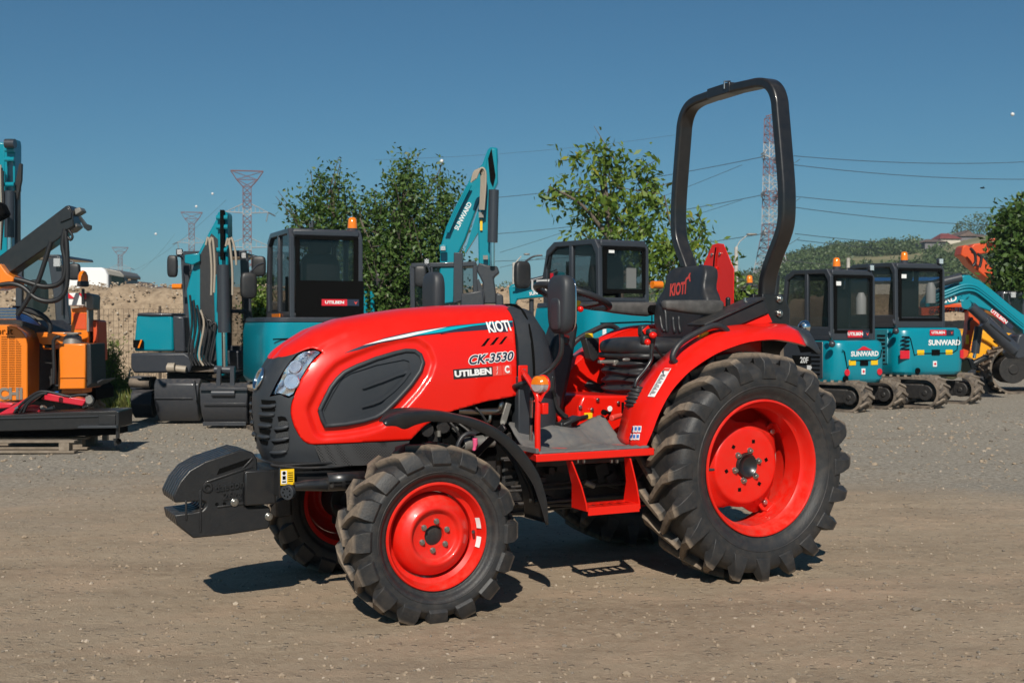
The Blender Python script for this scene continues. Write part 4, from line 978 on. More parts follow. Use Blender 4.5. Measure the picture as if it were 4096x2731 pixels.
# ---- front fenders over the wheels
o_=[(1532,1690),(1560,1672),(1602,1656),(1655,1649),(1714,1646),(1770,1649),(1827,1660),(1903,1678),(1980,1711),(2056,1765),(2114,1830),(2156,1899),(2177,1960),(2190,2021),(2194,2098)]
i_=[(1545,1702),(1585,1703),(1620,1716),(1660,1700),(1714,1686),(1765,1686),(1846,1693),(1922,1726),(1999,1768),(2056,1828),(2096,1880),(2135,1940),(2158,2006),(2172,2050),(2185,2096)]
def ffender(sg):
    A=catmull([T(*p,-.715) for p in o_],3); B=catmull([T(*p,-.725) for p in i_],3); rings=[]
    for k,(a,b) in enumerate(zip(A,B)):
        t=k/(len(A)-1); w_=lerp(.05,.215,smst(t*4)); rings.append([V((p.x,p.y*sg,p.z)) for p in (b,a,V((a.x+.001,-.70,a.z+.006)),V((a.x,-.715+w_,a.z+.004)))])
    mb=MB(); mb.loft(rings,cap=False,closed=False); f=mb.build('front_fender','fender',P,smooth=45); s_=f.modifiers.new('s','SOLIDIFY'); s_.thickness=.006; s_.offset=-1
    for p in ((1655,1659),(1676,1661)): q=T(*p,-.60); mb=MB(); mb.tube([V((q.x,q.y*sg,q.z)),V((q.x,q.y*sg,q.z+.01))],.010,8); mb.build('fender_bolt','zinc',f)
    mb=MB(); pth=[T(*p,-.60) for p in c4([(700,480),(830,640),(920,820),(980,960),(990,1040)])]; mb.rect([V((p.x,p.y*sg,p.z)) for p in catmull(pth,3)],.03,.012,up=(0,1,0)); mb.rect([V((-1.36,-.60*sg,.80)),V((-1.45,-.40*sg,.62)),V((-1.62,-.40*sg,.42))],.03,.012,up=(0,0,1)); mb.build('fender_stay','black',f,bevel=.002)
    for p in c4([(975,1045),(1035,1060)]): q=T(*p,-.62); mb=MB(); mb.tube([V((q.x,q.y*sg,q.z)),V((q.x-.012,q.y*sg,q.z))],.009,8); mb.build('fender_bolt','zinc',f)
ffender(1); ffender(-1)
# ---- engine bay and running gear
mb=MB(); mb.bb(-1.95,-1.15,-.17,.17,.50,.88); mb.bb(-1.15,.12,-.15,.15,.36,.64); mb.bb(-.25,.25,-.19,.19,.34,.86); mb.build('engine_block','engine',P,bevel=.02)
rn=random.Random(11); mb=MB()
for i in range(26):
    x=rn.uniform(-1.85,-1.12); z=rn.uniform(.55,.88); s=rn.uniform(.02,.07); mb.box((x,-.18,z),(s,rn.uniform(.02,.09),s*rn.uniform(.5,1.4)),(rn.uniform(-.5,.5),'Y'))
for i in range(5):
    x=rn.uniform(-1.8,-1.15); z=rn.uniform(.55,.86); mb.tube([(x,-.2,z),(x,-.225-rn.random()*.02,z)],rn.uniform(.012,.035),12)
for i in range(4):
    x=rn.uniform(-1.75,-1.15); z=rn.uniform(.6,.9); mb.tube(catmull([(x,-.21,z),(x+.05,-.26,z-.06),(x+rn.uniform(-.05,.12),-.25,z-.14),(x+.1,-.2,z-.2)],4),.007,6)
mb.build('engine_fitting','engine',P,bevel=.003)
mb=MB()
for i in range(26):
    x=rn.uniform(-1.15,-.35); z=rn.uniform(.36,.62); s=rn.uniform(.02,.08); mb.box((x,-.19,z),(s,rn.uniform(.03,.12),s*rn.uniform(.4,1.2)),(rn.uniform(-.5,.5),'Y'))
for i in range(8):
    z=rn.uniform(.34,.62); mb.tube([(-1.2,-.2-rn.random()*.08,z),(-.3,-.2-rn.random()*.08,z+rn.uniform(-.06,.06))],rn.uniform(.006,.012),6)
mb.bb(-1.15,-.62,-.50,-.20,.60,.63); mb.build('underbody_fitting','engine',P,bevel=.003)
mb=MB(); q=T(*c3([(745,1290)])[0],-.3); mb.tube([q+V((-.03,0,.012)),q+V((.025,0,-.012))],.014,14); mb.build('fuel_filter','castgrey',P,bevel=.003)
mb=MB(); mb.tube([T(1830,1642,-.22),T(1990,1644,-.22)],.020,18); mb.tube(catmull([T(1985,1644,-.22),T(2003,1638,-.22),T(2004,1615,-.22),T(2000,1590,-.2)],4),.020,14); mb.tube([T(1850,1640,-.22),T(1856,1600,-.22)],.012,10); mb.tube(catmull([T(1960,1660,-.22),T(1958,1682,-.22),T(1935,1690,-.2)],4),.010,10); mb.build('exhaust_manifold','steel',P,smooth=50)
mb=MB(); mb.rect([T(2034,1612,-.27),T(2012,1690,-.27)],.012,.030); mb.tube([T(2011,1690,-.29),T(2011,1690,-.25)],.013,12); mb.build('brake_link','castgrey',P,bevel=.003)
mb=MB(); mb.tube([T(1850,1780,-.24),T(1935,1768,-.24)],.034,20); mb.tube([T(1935,1768,-.24),T(1975,1765,-.24)],.026,16); sm_=mb.build('starter_motor','castgrey',P,bevel=.004)
mb=MB(); mb.tube([T(1900,1752,-.30),T(1901,1775,-.30),T(1899,1785,-.30),T(1896,1802,-.30)],[.012,.012,.0085,.0085],12); mb.build('terminal_boot','pink',sm_,bevel=.003)
mb=MB(); mb.tube(catmull([T(*p,-.29) for p in c4([(205,500),(225,440),(265,380),(330,345),(395,352)])],4),.011,10); mb.build('hose','vinyl',P,smooth=60)
mb=MB(); mb.tube(catmull([T(*p,-.29) for p in c4([(440,470),(465,520),(440,575),(400,580)])],4),.004,8); mb.tube(catmull([T(*p,-.29) for p in c4([(385,535),(370,560),(350,590)])],4),.004,8); mb.build('cable','vinyl',P,smooth=60)
mb=MB(); q=T(1818,1716,-.2); mb.tube([q+V((0,-.02,0)),q],.014,16); mb.build('core_plug','castgrey',P,bevel=.003)
mb=MB(); mb.tube([T(1755,1722,-.24),T(1756,1745,-.24)],.010,8); mb.build('sensor_plug','castgrey',P)
mb=MB(); mb.tube([(-1.707,-.50,.356),(-1.707,.50,.356)],.05,14); mb.bb(-1.80,-1.60,-.11,.11,.27,.55)
for s_ in (-1,1): mb.tube([(-1.707,s_*.50,.24),(-1.707,s_*.50,.46)],.07,16); mb.tube([(-1.707,s_*.44,.356),(-1.707,s_*.60,.356)],.10,20)
mb.tube([(-1.78,-.46,.34),(-1.78,.46,.34)],.014,8); mb.build('front_axle','engine',P,bevel=.006)
mb=MB(); mb.tube([(.0,-.53,.549),(.0,-.30,.549)],.075,20); mb.tube([(.0,.53,.549),(.0,.30,.549)],.075,20); mb.tube([(.0,-.32,.549),(.0,.32,.549)],.13,20); mb.tube([(0,-.535,.549),(0,-.51,.549)],.10,20)
mb.build('rear_axle','engine',P,bevel=.006)
mb=MB()
for s_ in (-1,1):
    mb.rect([V((.1,s_*.24,.45)),V((.62,s_*.30,.42))],.02,.05); mb.rect([V((.1,s_*.20,.82)),V((.48,s_*.24,.80))],.025,.05); mb.tube([V((.46,s_*.24,.80)),V((.50,s_*.28,.43))],.014,10)
mb.bb(.25,.36,-.17,.17,.35,.85)
mb.build('rear_linkage','black',P,bevel=.004)
# ================================================================ BACKGROUND MACHINES
M['teal']=mat('teal_paint',(.0,.215,.285),.28,coat=.35,dust=.04)
M['cab']=mat('dark_cab_paint',(.030,.035,.045),.35,coat=.3,dust=.12)
M['dglass']=mat('tinted_window',(.012,.018,.018),.04,alpha=.55,coat=.3)
M['orange']=mat('orange_paint',(.80,.20,.006),.35,coat=.4,dust=.12)
M['orered']=mat('orange_red_paint',(.62,.075,.015),.4,dust=.15)
M['ylw']=mat('machine_yellow_paint',(.80,.36,.01),.35,coat=.4,dust=.12)
M['belt']=mat('dusty_track_rubber',(.035,.032,.03),.8,n_scale=5,n_amt=.9,n_col=(.21,.165,.125),n_lo=.3,n_hi=.6)
M['beltlug']=mat('worn_track_lug',(.12,.095,.075),.85,n_scale=8,n_amt=.8,n_col=(.26,.21,.16),n_lo=.35,n_hi=.6)
M['bucket']=mat('bucket_black_paint',(.030,.034,.042),.38,coat=.2,dust=.25)
M['signred']=mat('sign_red',(.62,.015,.03),.4)
M['hosec']=mat('hydraulic_hose',(.33,.28,.22),.5)
M['hosek']=mat('black_hose',(.012,.012,.013),.45)
M['blueh']=mat('blue_hose',(.02,.10,.33),.4)
M['armred']=mat('implement_red',(.55,.015,.035),.35,coat=.4)
M['wood']=mat('weathered_wood',(.17,.135,.10),.85,n_scale=12,n_amt=.7,n_col=(.28,.23,.18))
M['olive']=mat('olive_steel',(.06,.065,.03),.5)
class Mach:
    def __init__(s,name,loc,rz=0,**k): s.o=V(loc); s.root=empty(name,loc,rz,**k); s.rz=rz
    def w(s,px,py,D):   # photo pixel at distance D -> local
        p=at(px,py,D)-s.o; c,q=math.cos(-s.rz),math.sin(-s.rz); return V((p.x*c-p.y*q,p.x*q+p.y*c,p.z))
    def part(s,name,mb,mt,par=None,**k): return mb.build(name,mt,par or s.root,**k)
    def poly(s,name,pts,D,th,mt,par=None,**k):
        mb=MB(); c,q=math.cos(-s.rz),math.sin(-s.rz); mb.prism([s.w(a,b,D) for a,b in pts],(-q*th,c*th,0)); return s.part(name,mb,mt,par,**k)
    def pipe(s,name,pts,D,r,mt,par=None,cm=4,n=8):
        P_=[s.w(p[0],p[1],p[2] if len(p)>2 else D) for p in pts]; mb=MB(); mb.tube(catmull(P_,cm) if cm else P_,r,n); return s.part(name,mb,mt,par,smooth=60)
def beacon(m,p,par=None):
    mb=MB(); mb.tube([p,p+V((0,0,.05))],.06,16); b=m.part('beacon_base',mb,'cab',par)
    mb=MB(); mb.tube([p+V((0,0,.05)),p+V((0,0,.10)),p+V((0,0,.16)),p+V((0,0,.18))],[.058,.055,.048,.03],16); m.part('beacon',mb,'amber',par,smooth=50)
def track(m,x0,x1,yc,w,h,par,wr=.5):
    # rubber track: belt loop in the x-z plane
    r=h/2; pts=[]; n=14
    for i in range(n+1): a=-PI/2+PI*i/n; pts.append((x1-r+r*math.cos(a),r+r*math.sin(a)))
    for i in range(n+1): a=PI/2+PI*i/n; pts.append((x0+r+r*math.cos(a),r+r*math.sin(a)))
    t=.035; inner=[(x0+r+(x-x0-r)*(1-t/r) if x<x0+r else (x1-r+(x-x1+r)*(1-t/r) if x>x1-r else x), r+(z-r)*(1-t/r)) for x,z in pts]
    mb=MB(); vs=[]; k=len(pts)
    for (a,b),(c,d) in zip(pts,inner): vs+=[V((a,yc-w/2,b)),V((a,yc+w/2,b)),V((c,yc+w/2,d)),V((c,yc-w/2,d))]
    mb.add(vs,[[i*4+j,i*4+(j+1)%4,((i+1)%k)*4+(j+1)%4,((i+1)%k)*4+j] for i in range(k) for j in range(4)])
    tr=m.part('track',mb,'belt',par,smooth=30)
    per=[]; L=0
    for i in range(k):
        a=V((pts[i][0],0,pts[i][1])); b=V((pts[(i+1)%k][0],0,pts[(i+1)%k][1])); per.append((L,a,b)); L+=(b-a).length
    nl=int(L/.115); mb=MB()
    for i in range(nl):
        s_=L*i/nl
        for (l0,a,b) in per:
            d=(b-a).length
            if l0<=s_<=l0+d and d>0: break
        p=lerp(a,b,(s_-l0)/d); t_=(b-a).normalized(); nn=V((t_.z,0,-t_.x))
        for sg in (-1,1):
            q0=p+V((0,yc+sg*w*.02,0))+t_*.035; q1=p+V((0,yc+sg*w*.5,0))-t_*.035
            mb.rect([q0+nn*.012,q1+nn*.012],.04,.032,up=t_)
    m.part('track_lugs',mb,'beltlug',tr,smooth=0)
    mb=MB()
    for xx,rr in ((x1-r,r*wr),(x0+r,r*wr)): mb.tube([(xx,yc-w*.42,r),(xx,yc+w*.42,r)],rr,20); mb.tube([(xx,yc-w*.47,r),(xx,yc+w*.47,r)],rr*.35,14)
    kx=int((x1-x0-2*r)/.28)
    for i in range(kx): xx=lerp(x0+2*r,x1-2*r,(i+.5)/kx); mb.tube([(xx,yc-w*.4,.105),(xx,yc+w*.4,.105)],.065,12)
    m.part('track_roller',mb,'engine',tr,bevel=.01) if len(mb.v) else None
    mb=MB(); mb.bb(x0+r*1.1,x1-r*1.1,yc-w*.40,yc+w*.40,h*.30,h*.78); m.part('track_frame',mb,'engine',tr,bevel=.02)
def cabin(m,x0,x1,y0,y1,z0,z1,par=None,front_slope=.12,seat=True,rearlow=.28,style=0,frame='cab'):
    # framed cab: posts, roof, glazed faces. local x = forward
    c=MB(); t=.055; xs=(x0,x1)
    pr=[(x0,z0),(x0+.015,z1-.12),(x0+.09,z1-.01),(x1-.22,z1),(x1-.06,z1-.09),(x1+front_slope*0,z0+.35),(x1,z0)]
    pr=[(p[0],p[1]) for p in pr]
    # side frames: ring between outline and inset
    for y,sg in ((y0,1),(y1,-1)):
        cx=sum(p[0] for p in pr)/len(pr); cz=sum(p[1] for p in pr)/len(pr)
        inn=[(p[0]+ (t*1.1 if p[0]<cx else -t*1.1), p[1]+(t*1.2 if p[1]<cz else -t*1.2)) for p in pr]
        n=len(pr)
        for i in range(n):
            j=(i+1)%n; c.prism([(pr[i][0],y,pr[i][1]),(pr[j][0],y,pr[j][1]),(inn[j][0],y,inn[j][1]),(inn[i][0],y,inn[i][1])],(0,sg*.06,0))
        mx=lerp(x0,x1,.50); c.bb(mx-.035,mx+.035,y+sg*.001,y+sg*.055,z0+.03,z1-.03)
        c.bb(x0+.03,x1-.03,y+sg*.002,y+sg*.05,z0,z0+rearlow*.6)
    c.bb(x0+.0,x0+.05,y0+.05,y1-.05,z0,z0+rearlow*.5); c.bb(x0+.03,x0+.085,y0+.05,y1-.05,z1-.13,z1-.02); c.bb(x1-.10,x1-.03,y0+.05,y1-.05,z1-.14,z1-.05); c.bb(x1-.06,x1-.0,y0+.05,y1-.05,z0,z0+.2)
    f=m.part('cab',c,frame,par,bevel=.012)
    mb=MB(); mb.prism([(x0+.09,y0+.03,z1-.012),(x1-.2,y0+.03,z1-.002),(x1-.04,y0+.03,z1-.085),(x1-.05,y0+.03,z1-.115),(x1-.22,y0+.03,z1-.035),(x0+.09,y0+.03,z1-.045)],(0,y1-y0-.06,0)); mb.bb(x0+.02,x0+.12,y0+.04,y1-.04,z1-.10,z1-.03); m.part('cab_roof',mb,frame,f,bevel=.02)
    mb=MB(); 
    for y,sg in ((y0,1),(y1,-1)): mb.add([(x0+.03,y+sg*.03,z0+.05),(x1-.03,y+sg*.03,z0+.05),(x1-.05,y+sg*.03,z1-.1),(x0+.05,y+sg*.03,z1-.05)],[(0,1,2,3)])
    mb.split('side_window','dglass',f)
    mb=MB(); mb.add([(x0+.02,y0+.05,z0+.1),(x0+.02,y1-.05,z0+.1),(x0+.03,y1-.05,z1-.08),(x0+.03,y0+.05,z1-.08)],[(0,1,2,3)]); m.part('rear_window',mb,'dglass',f)
    mb=MB(); mb.add([(x1-.02,y0+.05,z0+.1),(x1-.02,y1-.05,z0+.1),(x1-.07,y1-.05,z1-.1),(x1-.07,y0+.05,z1-.1)],[(0,1,2,3)]); m.part('windscreen',mb,'dglass',f)
    mb=MB(); e=.055
    xx=x0-.004
    for a in ((y0+.06,y0+.06+e,z0+.14,z1-.12),(y1-.06-e,y1-.06,z0+.14,z1-.12),(y0+.06,y1-.06,z0+.10,z0+.15),(y0+.06,y1-.06,z1-.14,z1-.10)): mb.bb(xx,xx+.008,*a)
    m.part('window_seal',mb,'hole',f)
    if seat:
        mb=MB(); yc=(y0+y1)/2; xm=x0+.35; sk=min(1,(z1-z0)/1.05); rounded(mb,(xm,yc,z0+.45*sk),.05,.24,.32*sk,4); rounded(mb,(xm,yc,z0+.84*sk),.04,.14,.10*sk,3); rounded(mb,(xm+.22,yc,z0+.14),.25,.25,.06,4); m.part('operator_seat',mb,'vinyl',f,smooth=60)
        mb=MB(); mb.bb(x0+.1,x1-.1,y0+.08,y1-.08,z0-.02,z0+.02); mb.tube([(x1-.35,yc-.25,z0),(x1-.35,yc-.25,z0+.5)],.02,8); mb.tube([(x1-.35,yc+.25,z0),(x1-.35,yc+.25,z0+.5)],.02,8); m.part('control_console',mb,'hole',f)
    return f
def worklight(m,p,par=None,d=(-1,0,0)):
    mb=MB(); rounded(mb,p,.035,.045,.045,4); o=m.part('work_light',mb,'cab',par); d=V(d)
    u=d.cross(V((0,0,1))).normalized(); mb=MB(); q=p+d*.036; mb.add([q-u*.036-V((0,0,.036)),q+u*.036-V((0,0,.036)),q+u*.036+V((0,0,.036)),q-u*.036+V((0,0,.036))],[(0,1,2,3)]); m.part('lens',mb,'clear',o)
def mirrorb(m,a,b,par=None,sx=.05,sy=.10,sz=.16):
    mb=MB(); mb.tube(catmull([a,lerp(a,b,.5)+V((0,0,.10)),b+V((0,0,.12)),b],5),.012,8); o=m.part('mirror_arm',mb,'cab',par); mb=MB(); rounded(mb,b,sx,sy,sz,4); m.part('mirror',mb,'plastic2',o,smooth=60)
def sign(m,par,o,ux,w,h,txt='UTILBEN'):
    o=V(o); ux=V(ux).normalized(); uy=V((0,0,1)); n=ux.cross(uy)
    mb=MB(); quad(mb,o+ux*(-w*.16),ux,uy,w*.68,h); sg=m.part('dealer_sign',mb,'signred',par)
    mb=MB(); quad(mb,o+ux*(w*.34),ux,uy,w*.32,h); m.part('sign_panel',mb,'navy',sg)
    mb=MB(); put_text(mb,txt,o+ux*(-w*.16)+n*.004,ux,uy,h*.62,bold=.04,sx=1.25); m.part('sign_lettering',mb,'white',sg,smooth=0,fixn=False)
    mb=MB(); c=o+ux*(w*.41)+n*.003; mb.add([c+ux*-h*.3+uy*h*.22,c+uy*-h*.3,c+ux*h*.3+uy*h*.22,c+uy*h*.02],[(0,1,2,3)]); m.part('sign_emblem',mb,'ltred',sg)
# ---- compact excavator seen from behind (two of them at the right)
def rear_excavator(name,label,px,D,beta,track_az,W,L,zc0,zb0,zroof,variant,trk):
    loc=gnd(px,1300+5828/D); loc.z=0
    h=PI/2+beta            # heading of the body (away from the camera, turned left)
    m=Mach(name,loc,h,label=label,cat='excavator')
    hw=W/2; xr=-L*.5
    # counterweight / body with rounded rear corners
    def ring(z,s,dx=0):
        P_=[]
        for k in range(9): a=PI/2+ (PI/2)*k/8; P_.append(V((xr+dx+.22+.22*math.cos(a),hw*s-.22+.22*math.sin(a),z)))
        for k in range(9): a=PI+ (PI/2)*k/8; P_.append(V((xr+dx+.22+.22*math.cos(a),-hw*s+.22+.22*math.sin(a),z)))
        return P_+[V((L*.35,-hw*s,z)),V((L*.35,hw*s,z))]
    mb=MB(); mb.loft([ring(zb0,.94,.05),ring(zb0+.05,.99,.01),ring(zb0+.2,1,0),ring(zc0-.15,1,0),ring(zc0-.04,.98,.02),ring(zc0,.93,.06)]); bd=m.part('body',mb,'teal',bevel=.01,smooth=40)
    xf=xr-.003
    mb=MB(); pts=[(-.40*W,zc0-.16),(-.36*W,zc0-.5),(-.30*W,zb0+.38),(.30*W,zb0+.38),(.34*W,zb0+.42),(.36*W,zc0-.14)]
    mb.tube([V((xf,y,z)) for y,z in [(hw*.80,zc0-.14),(hw*.72,zc0-.16),(hw*.60,zc0-.42),(hw*.5,zb0+.33),(-hw*.5,zb0+.33),(-hw*.66,zb0+.38),(-hw*.70,zc0-.14)]],.008,6); m.part('panel_gap',mb,'hole',bd)
    uxr=V((0,-1,0))
    mb=MB(); put_text(mb,'SUNWARD',(xf-.003,-hw*(.05 if variant==1 else .28),zc0-.32*(zc0-zb0)),uxr,(0,0,1),.098 if variant==1 else .112,bold=.04,sx=1.1); m.part('maker_lettering',mb,'white',bd,smooth=0,fixn=False)
    if variant==1:
        mb=MB(); c=V((xf-.003,-hw*.02,zc0-.20*(zc0-zb0))); mb.add([c+V((0,.15,-.02)),c+V((0,.09,.0)),c+V((0,.03,.035)),c+V((0,-.02,.035)),c+V((0,-.09,.005)),c+V((0,-.16,-.02))],[(0,1,2,3,4,5)]); m.part('maker_emblem',mb,'signred',bd,fixn=False)
    mb=MB(); mb.box((xf,-hw*.02,zc0-.52*(zc0-zb0)),(.02,.15,.085)); m.part('plate_recess',mb,'hole',bd)
    for y in (hw*.42,-hw*.42):
        mb=MB(); mb.box((xf,y,zc0-.52*(zc0-zb0)),(.012,.13,.075)); m.part('yellow_reflector',mb,'yellow',bd,bevel=.003)
    for y in ((hw*.62,-hw*.62) if variant==1 else (hw*.88,-hw*.80)):
        mb=MB()
        if variant==1: mb.tube([(xf,y,zb0+.16),(xf-.008,y,zb0+.16)],.048,18)
        else: mb.box((xf,y,zc0-.56*(zc0-zb0)),(.012,.17 if y>0 else .06,.12))
        m.part('red_reflector',mb,'signred',bd)
    mb=MB(); mb.box((xf,0,zb0+.17),(.008,.07,.085)); st_=m.part('hazard_sticker',mb,'white',bd)
    mb=MB(); mb.box((xf-.004,0,zb0+.17),(.008,.035,.035),(R_(45),'X')); m.part('sticker_print',mb,'signred',st_)
    mb=MB(); mb.tube([(xf+.02,hw*.66 if variant==1 else hw*.5,zb0+.07),(xf-.006,hw*.66 if variant==1 else hw*.5,zb0+.07)],.045,16); m.part('tow_hole',mb,'hole',bd)
    # dark side panel with louvres on the left side
    mb=MB(); mb.bb(xr+.28,L*.36,hw-.004,hw+.012,zc0-.55,zc0-.02); sp=m.part('side_panel',mb,'cab' if variant==1 else 'teal',bd,bevel=.01)
    for k in range(7):
        mb=MB(); mb.box((xr+.42,hw+.014,zc0-.12-k*.062),(.18,.012,.025)); m.part('louvre',mb,'hole' ,sp)
    if variant==2:
        for k in range(4): mb=MB(); mb.box((xf-.002,hw*.86,zc0-.14-k*.062),(.012,.14,.025)); m.part('louvre',mb,'hole',bd)
    if variant==1:
        mb=MB(); mb.box((L*.05,hw+.014,zc0-.30),(.40,.01,.14)); md=m.part('model_plate',mb,'hole',sp)
        mb=MB(); put_text(mb,'20F',(L*.0,hw+.022,zc0-.30),(-1,0,0),(0,0,1),.12,bold=.03); m.part('model_lettering',mb,'white',md,smooth=0,fixn=False)
        mb=MB(); mb.box((xr+.55,hw+.014,zc0-.42),(.09,.008,.13)); m.part('white_sticker',mb,'white',sp)
    cb=cabin(m,xr+.14,L*.42,-hw*.74 if variant==1 else -hw*.50,hw-.02,zc0,zroof,rearlow=.32)
    y0,y1=(-hw*.74 if variant==1 else -hw*.50),hw-.02
    mb=MB(); mb.tube([(xr+.3,lerp(y0,y1,.15),zc0+.38),(xr+.3,lerp(y0,y1,.15),zc0+.62),(xr+.3,lerp(y0,y1,.15),zc0+.70)],[.075,.075,.04],14); m.part('washer_bottle',mb,'white',cb,smooth=50)
    mb=MB(); mb.box((xr+.134,lerp(y0,y1,.84),zroof-.22),(.004,.09,.06)); m.part('window_sticker',mb,'white',cb)
    if variant==1: sign(m,cb,(xr+.125,lerp(y0,y1,.40),zc0+.09),(0,-1,0),.42,.10)
    else: sign(m,bd,(xf-.004,-hw*.2,zc0-.075),(0,-1,0),.46,.085)
    beacon(m,V((xr+.40,lerp(y0,y1,.60),zroof-.01)),cb); worklight(m,V((xr+.16,lerp(y0,y1,.10),zroof+.02)),cb)
    mb=MB(); mb.tube([(xr+.3,y0+.1,zroof-.02),(xr+.35,y0+.3,zroof+.02),(xr+.4,lerp(y0,y1,.55),zroof)],.008,6); m.part('cab_cable',mb,'hosek',cb)
    mb=MB(); mb.tube(catmull([(xr+.1,hw+.02,zc0+.0),(xr+.02,hw+.10,zc0+.06),(xr+.05,hw+.10,zc0+.12)],4),.02,8); mb.ball((xr+.0,hw+.09,zc0-.05),.05,12,8); m.part('door_latch',mb,'cab',cb)
    # undercarriage, turned on its slew ring
    u=MB(); u.tube([(0,0,zb0-.10),(0,0,zb0+.02)],.32,24); ug=m.part('undercarriage',u,'cab')
    ug.rotation_euler=(0,0,track_az-h)
    TL,TW,TH,TS=trk
    for s_ in (-1,1):
        b=MB(); 
        track(m,-TL/2,TL/2,s_*(TS/2),TW,TH,ug)
    b=MB(); b.bb(-.35,.35,-TS/2,TS/2,TH*.4,zb0-.06); m.part('slew_frame',b,'cab',ug,bevel=.03)
    return m
rear_excavator('compact_excavator','teal compact excavator seen from behind with two round red reflectors beside the tractor',3325,17.6,R_(28),R_(-44),1.02,1.30,1.02,.40,2.06,1,(1.7,.34,.42,1.05))
rear_excavator('compact_excavator','taller teal compact excavator seen from behind, with rectangular red reflector, right of its twin',3604,18.6,R_(22),R_(-44),1.30,1.50,1.20,.48,2.20,2,(1.95,.36,.46,1.25))
# ---- cab excavator behind the hood (rear view, tall dark cab)
def cab_exc(label,px,D,beta,W,L,zc0,zroof,y0,y1,sgn=None):
    loc=gnd(px,1300+5828/D); loc.z=0; h=PI/2+beta; m=Mach('excavator',loc,h,label=label,cat='excavator'); hw=W/2; xr=-L/2
    def ring(z,s):
        P_=[]
        for k in range(7): a=PI/2+(PI/2)*k/6; P_.append(V((xr+.25+.25*math.cos(a),hw*s-.25+.25*math.sin(a),z)))
        for k in range(7): a=PI+(PI/2)*k/6; P_.append(V((xr+.25+.25*math.cos(a),-hw*s+.25+.25*math.sin(a),z)))
        return P_+[V((L*.4,-hw*s,z)),V((L*.4,hw*s,z))]
    mb=MB(); mb.loft([ring(.55,.95),ring(.62,1),ring(zc0-.14,1),ring(zc0-.03,.97)]); bd=m.part('body',mb,'teal',bevel=.01,smooth=40)
    mb=MB(); mb.loft([ring(zc0-.029,.965),ring(zc0+.03,.95)]); m.part('body_cover',mb,'cab',bd,bevel=.012)
    mb=MB(); mb.tube([(xr-.003,-hw*.1,.6),(xr-.003,-hw*.1,zc0-.05)],.007,6); mb.tube([(xr-.003,hw*.9,zc0-.22),(xr-.003,0,zc0-.2),(xr-.003,-hw*.9,zc0-.24)],.008,6); m.part('panel_gap',mb,'hole',bd)
    cb=cabin(m,xr+.10,L*.40,y0,y1,zc0+.03,zroof,rearlow=.1)
    for s_ in (-1,1): track(m,-1.0,1.0,s_*.62,.32,.5,m.root)
    mb=MB(); mb.bb(-.5,.5,-.5,.5,.25,.56); m.part('undercarriage',mb,'cab',bevel=.03)
    return m,bd,cb,xr
m,bd,cb,xr=cab_exc('excavator with tall black cab and amber roof beacon, behind the tractor hood',1262,14.2,R_(23),1.5,1.6,1.30,2.36,-.40,.46)
mb=MB(); mb.bb(xr+.075,xr+.09,-.40,.40,1.33,1.75); m.part('rear_panel',mb,'hole',cb)
sign(m,cb,(xr+.068,-.12,1.50),(0,-1,0),.44,.075)
beacon(m,V((xr+.35,-.34,2.33)),cb); mb=MB(); mb.tube([(xr+.1,.2,2.36),(xr+.1,.2,2.42),(xr+.2,.2,2.42),(xr+.2,.2,2.36)],.012,6); m.part('grab_handle',mb,'cab',cb)
mirrorb(m,V((.6,.50,2.0)),V((.42,.72,1.72)),cb)
mb=MB(); mb.box((.0,.475,1.35),(.45,.01,.05)); m.part('door_trim',mb,'orange',cb)
m,bd,cb,xr=cab_exc('excavator with a wide glazed black cab and a side mirror, behind the tractor seat',2443,14.4,R_(32),1.5,1.4,1.48,2.25,-.12,.62)
mirrorb(m,V((.55,.64,2.10)),V((.70,.84,1.86)),cb,sx=.05,sy=.11,sz=.17)
sign(m,cb,(.30,.66,1.72),(-1,0,0),.10,.30)
mb=MB(); q=V((xr+.1,-.16,1.72)); mb.tube([q+V((0,.0,0)),q+V((0,-.14,0))],.045,12); m.part('beacon',mb,'amber',cb)
mb=MB(); mb.box((xr+.10,.44,2.10),(.004,.08,.05)); mb.box((xr+.30,-.0,1.80),(.02,.14,.24)); m.part('window_sticker',mb,'white',cb)
mb=MB(); mb.box((xr+.02,.58,1.13),(.012,.09,.13)); o=m.part('number_sticker',mb,'white',bd); mb=MB(); put_text(mb,'94',(xr+.008,.58,1.10),(0,-1,0),(0,0,1),.05,bold=.03); m.part('number_lettering',mb,'hole',o,smooth=0,fixn=False)
# ---- front-facing excavator at the left with boom folded up
D=15.2; m=Mach('excavator',gnd(800,1300+5828/D)*1,0,label='teal excavator facing the camera, its arm hanging down to a black bucket',cat='excavator'); m.o.z=0
P_=lambda n,pts,D_,th,mt,par=None,**k: m.poly(n,pts,D_,th,mt,par,**k)
bd=P_('body',[(535,1385),(545,1262),(560,1255),(690,1258),(695,1405),(535,1405)],15.0,1.4,'teal',bevel=.03)
P_('engine_cover',[(545,1262),(550,1252),(600,1250),(690,1252),(690,1264),(605,1266)],14.98,1.3,'cab',bd,bevel=.02)
P_('side_cover',[(690,1262),(735,1266),(742,1408),(695,1408)],14.95,1.3,'cab',bd,bevel=.02)
P_('deck',[(522,1412),(740,1410),(775,1440),(760,1490),(535,1492),(522,1470)],14.9,1.5,'cab',bd,bevel=.025)
mb=MB(); mb.tube([m.w(668,1470,14.85),m.w(745,1478,14.85)],.045,12); mb.tube([m.w(672,1470,14.8),m.w(700,1470,14.8)],.06,12); m.part('pipe',mb,'hosec',bd)
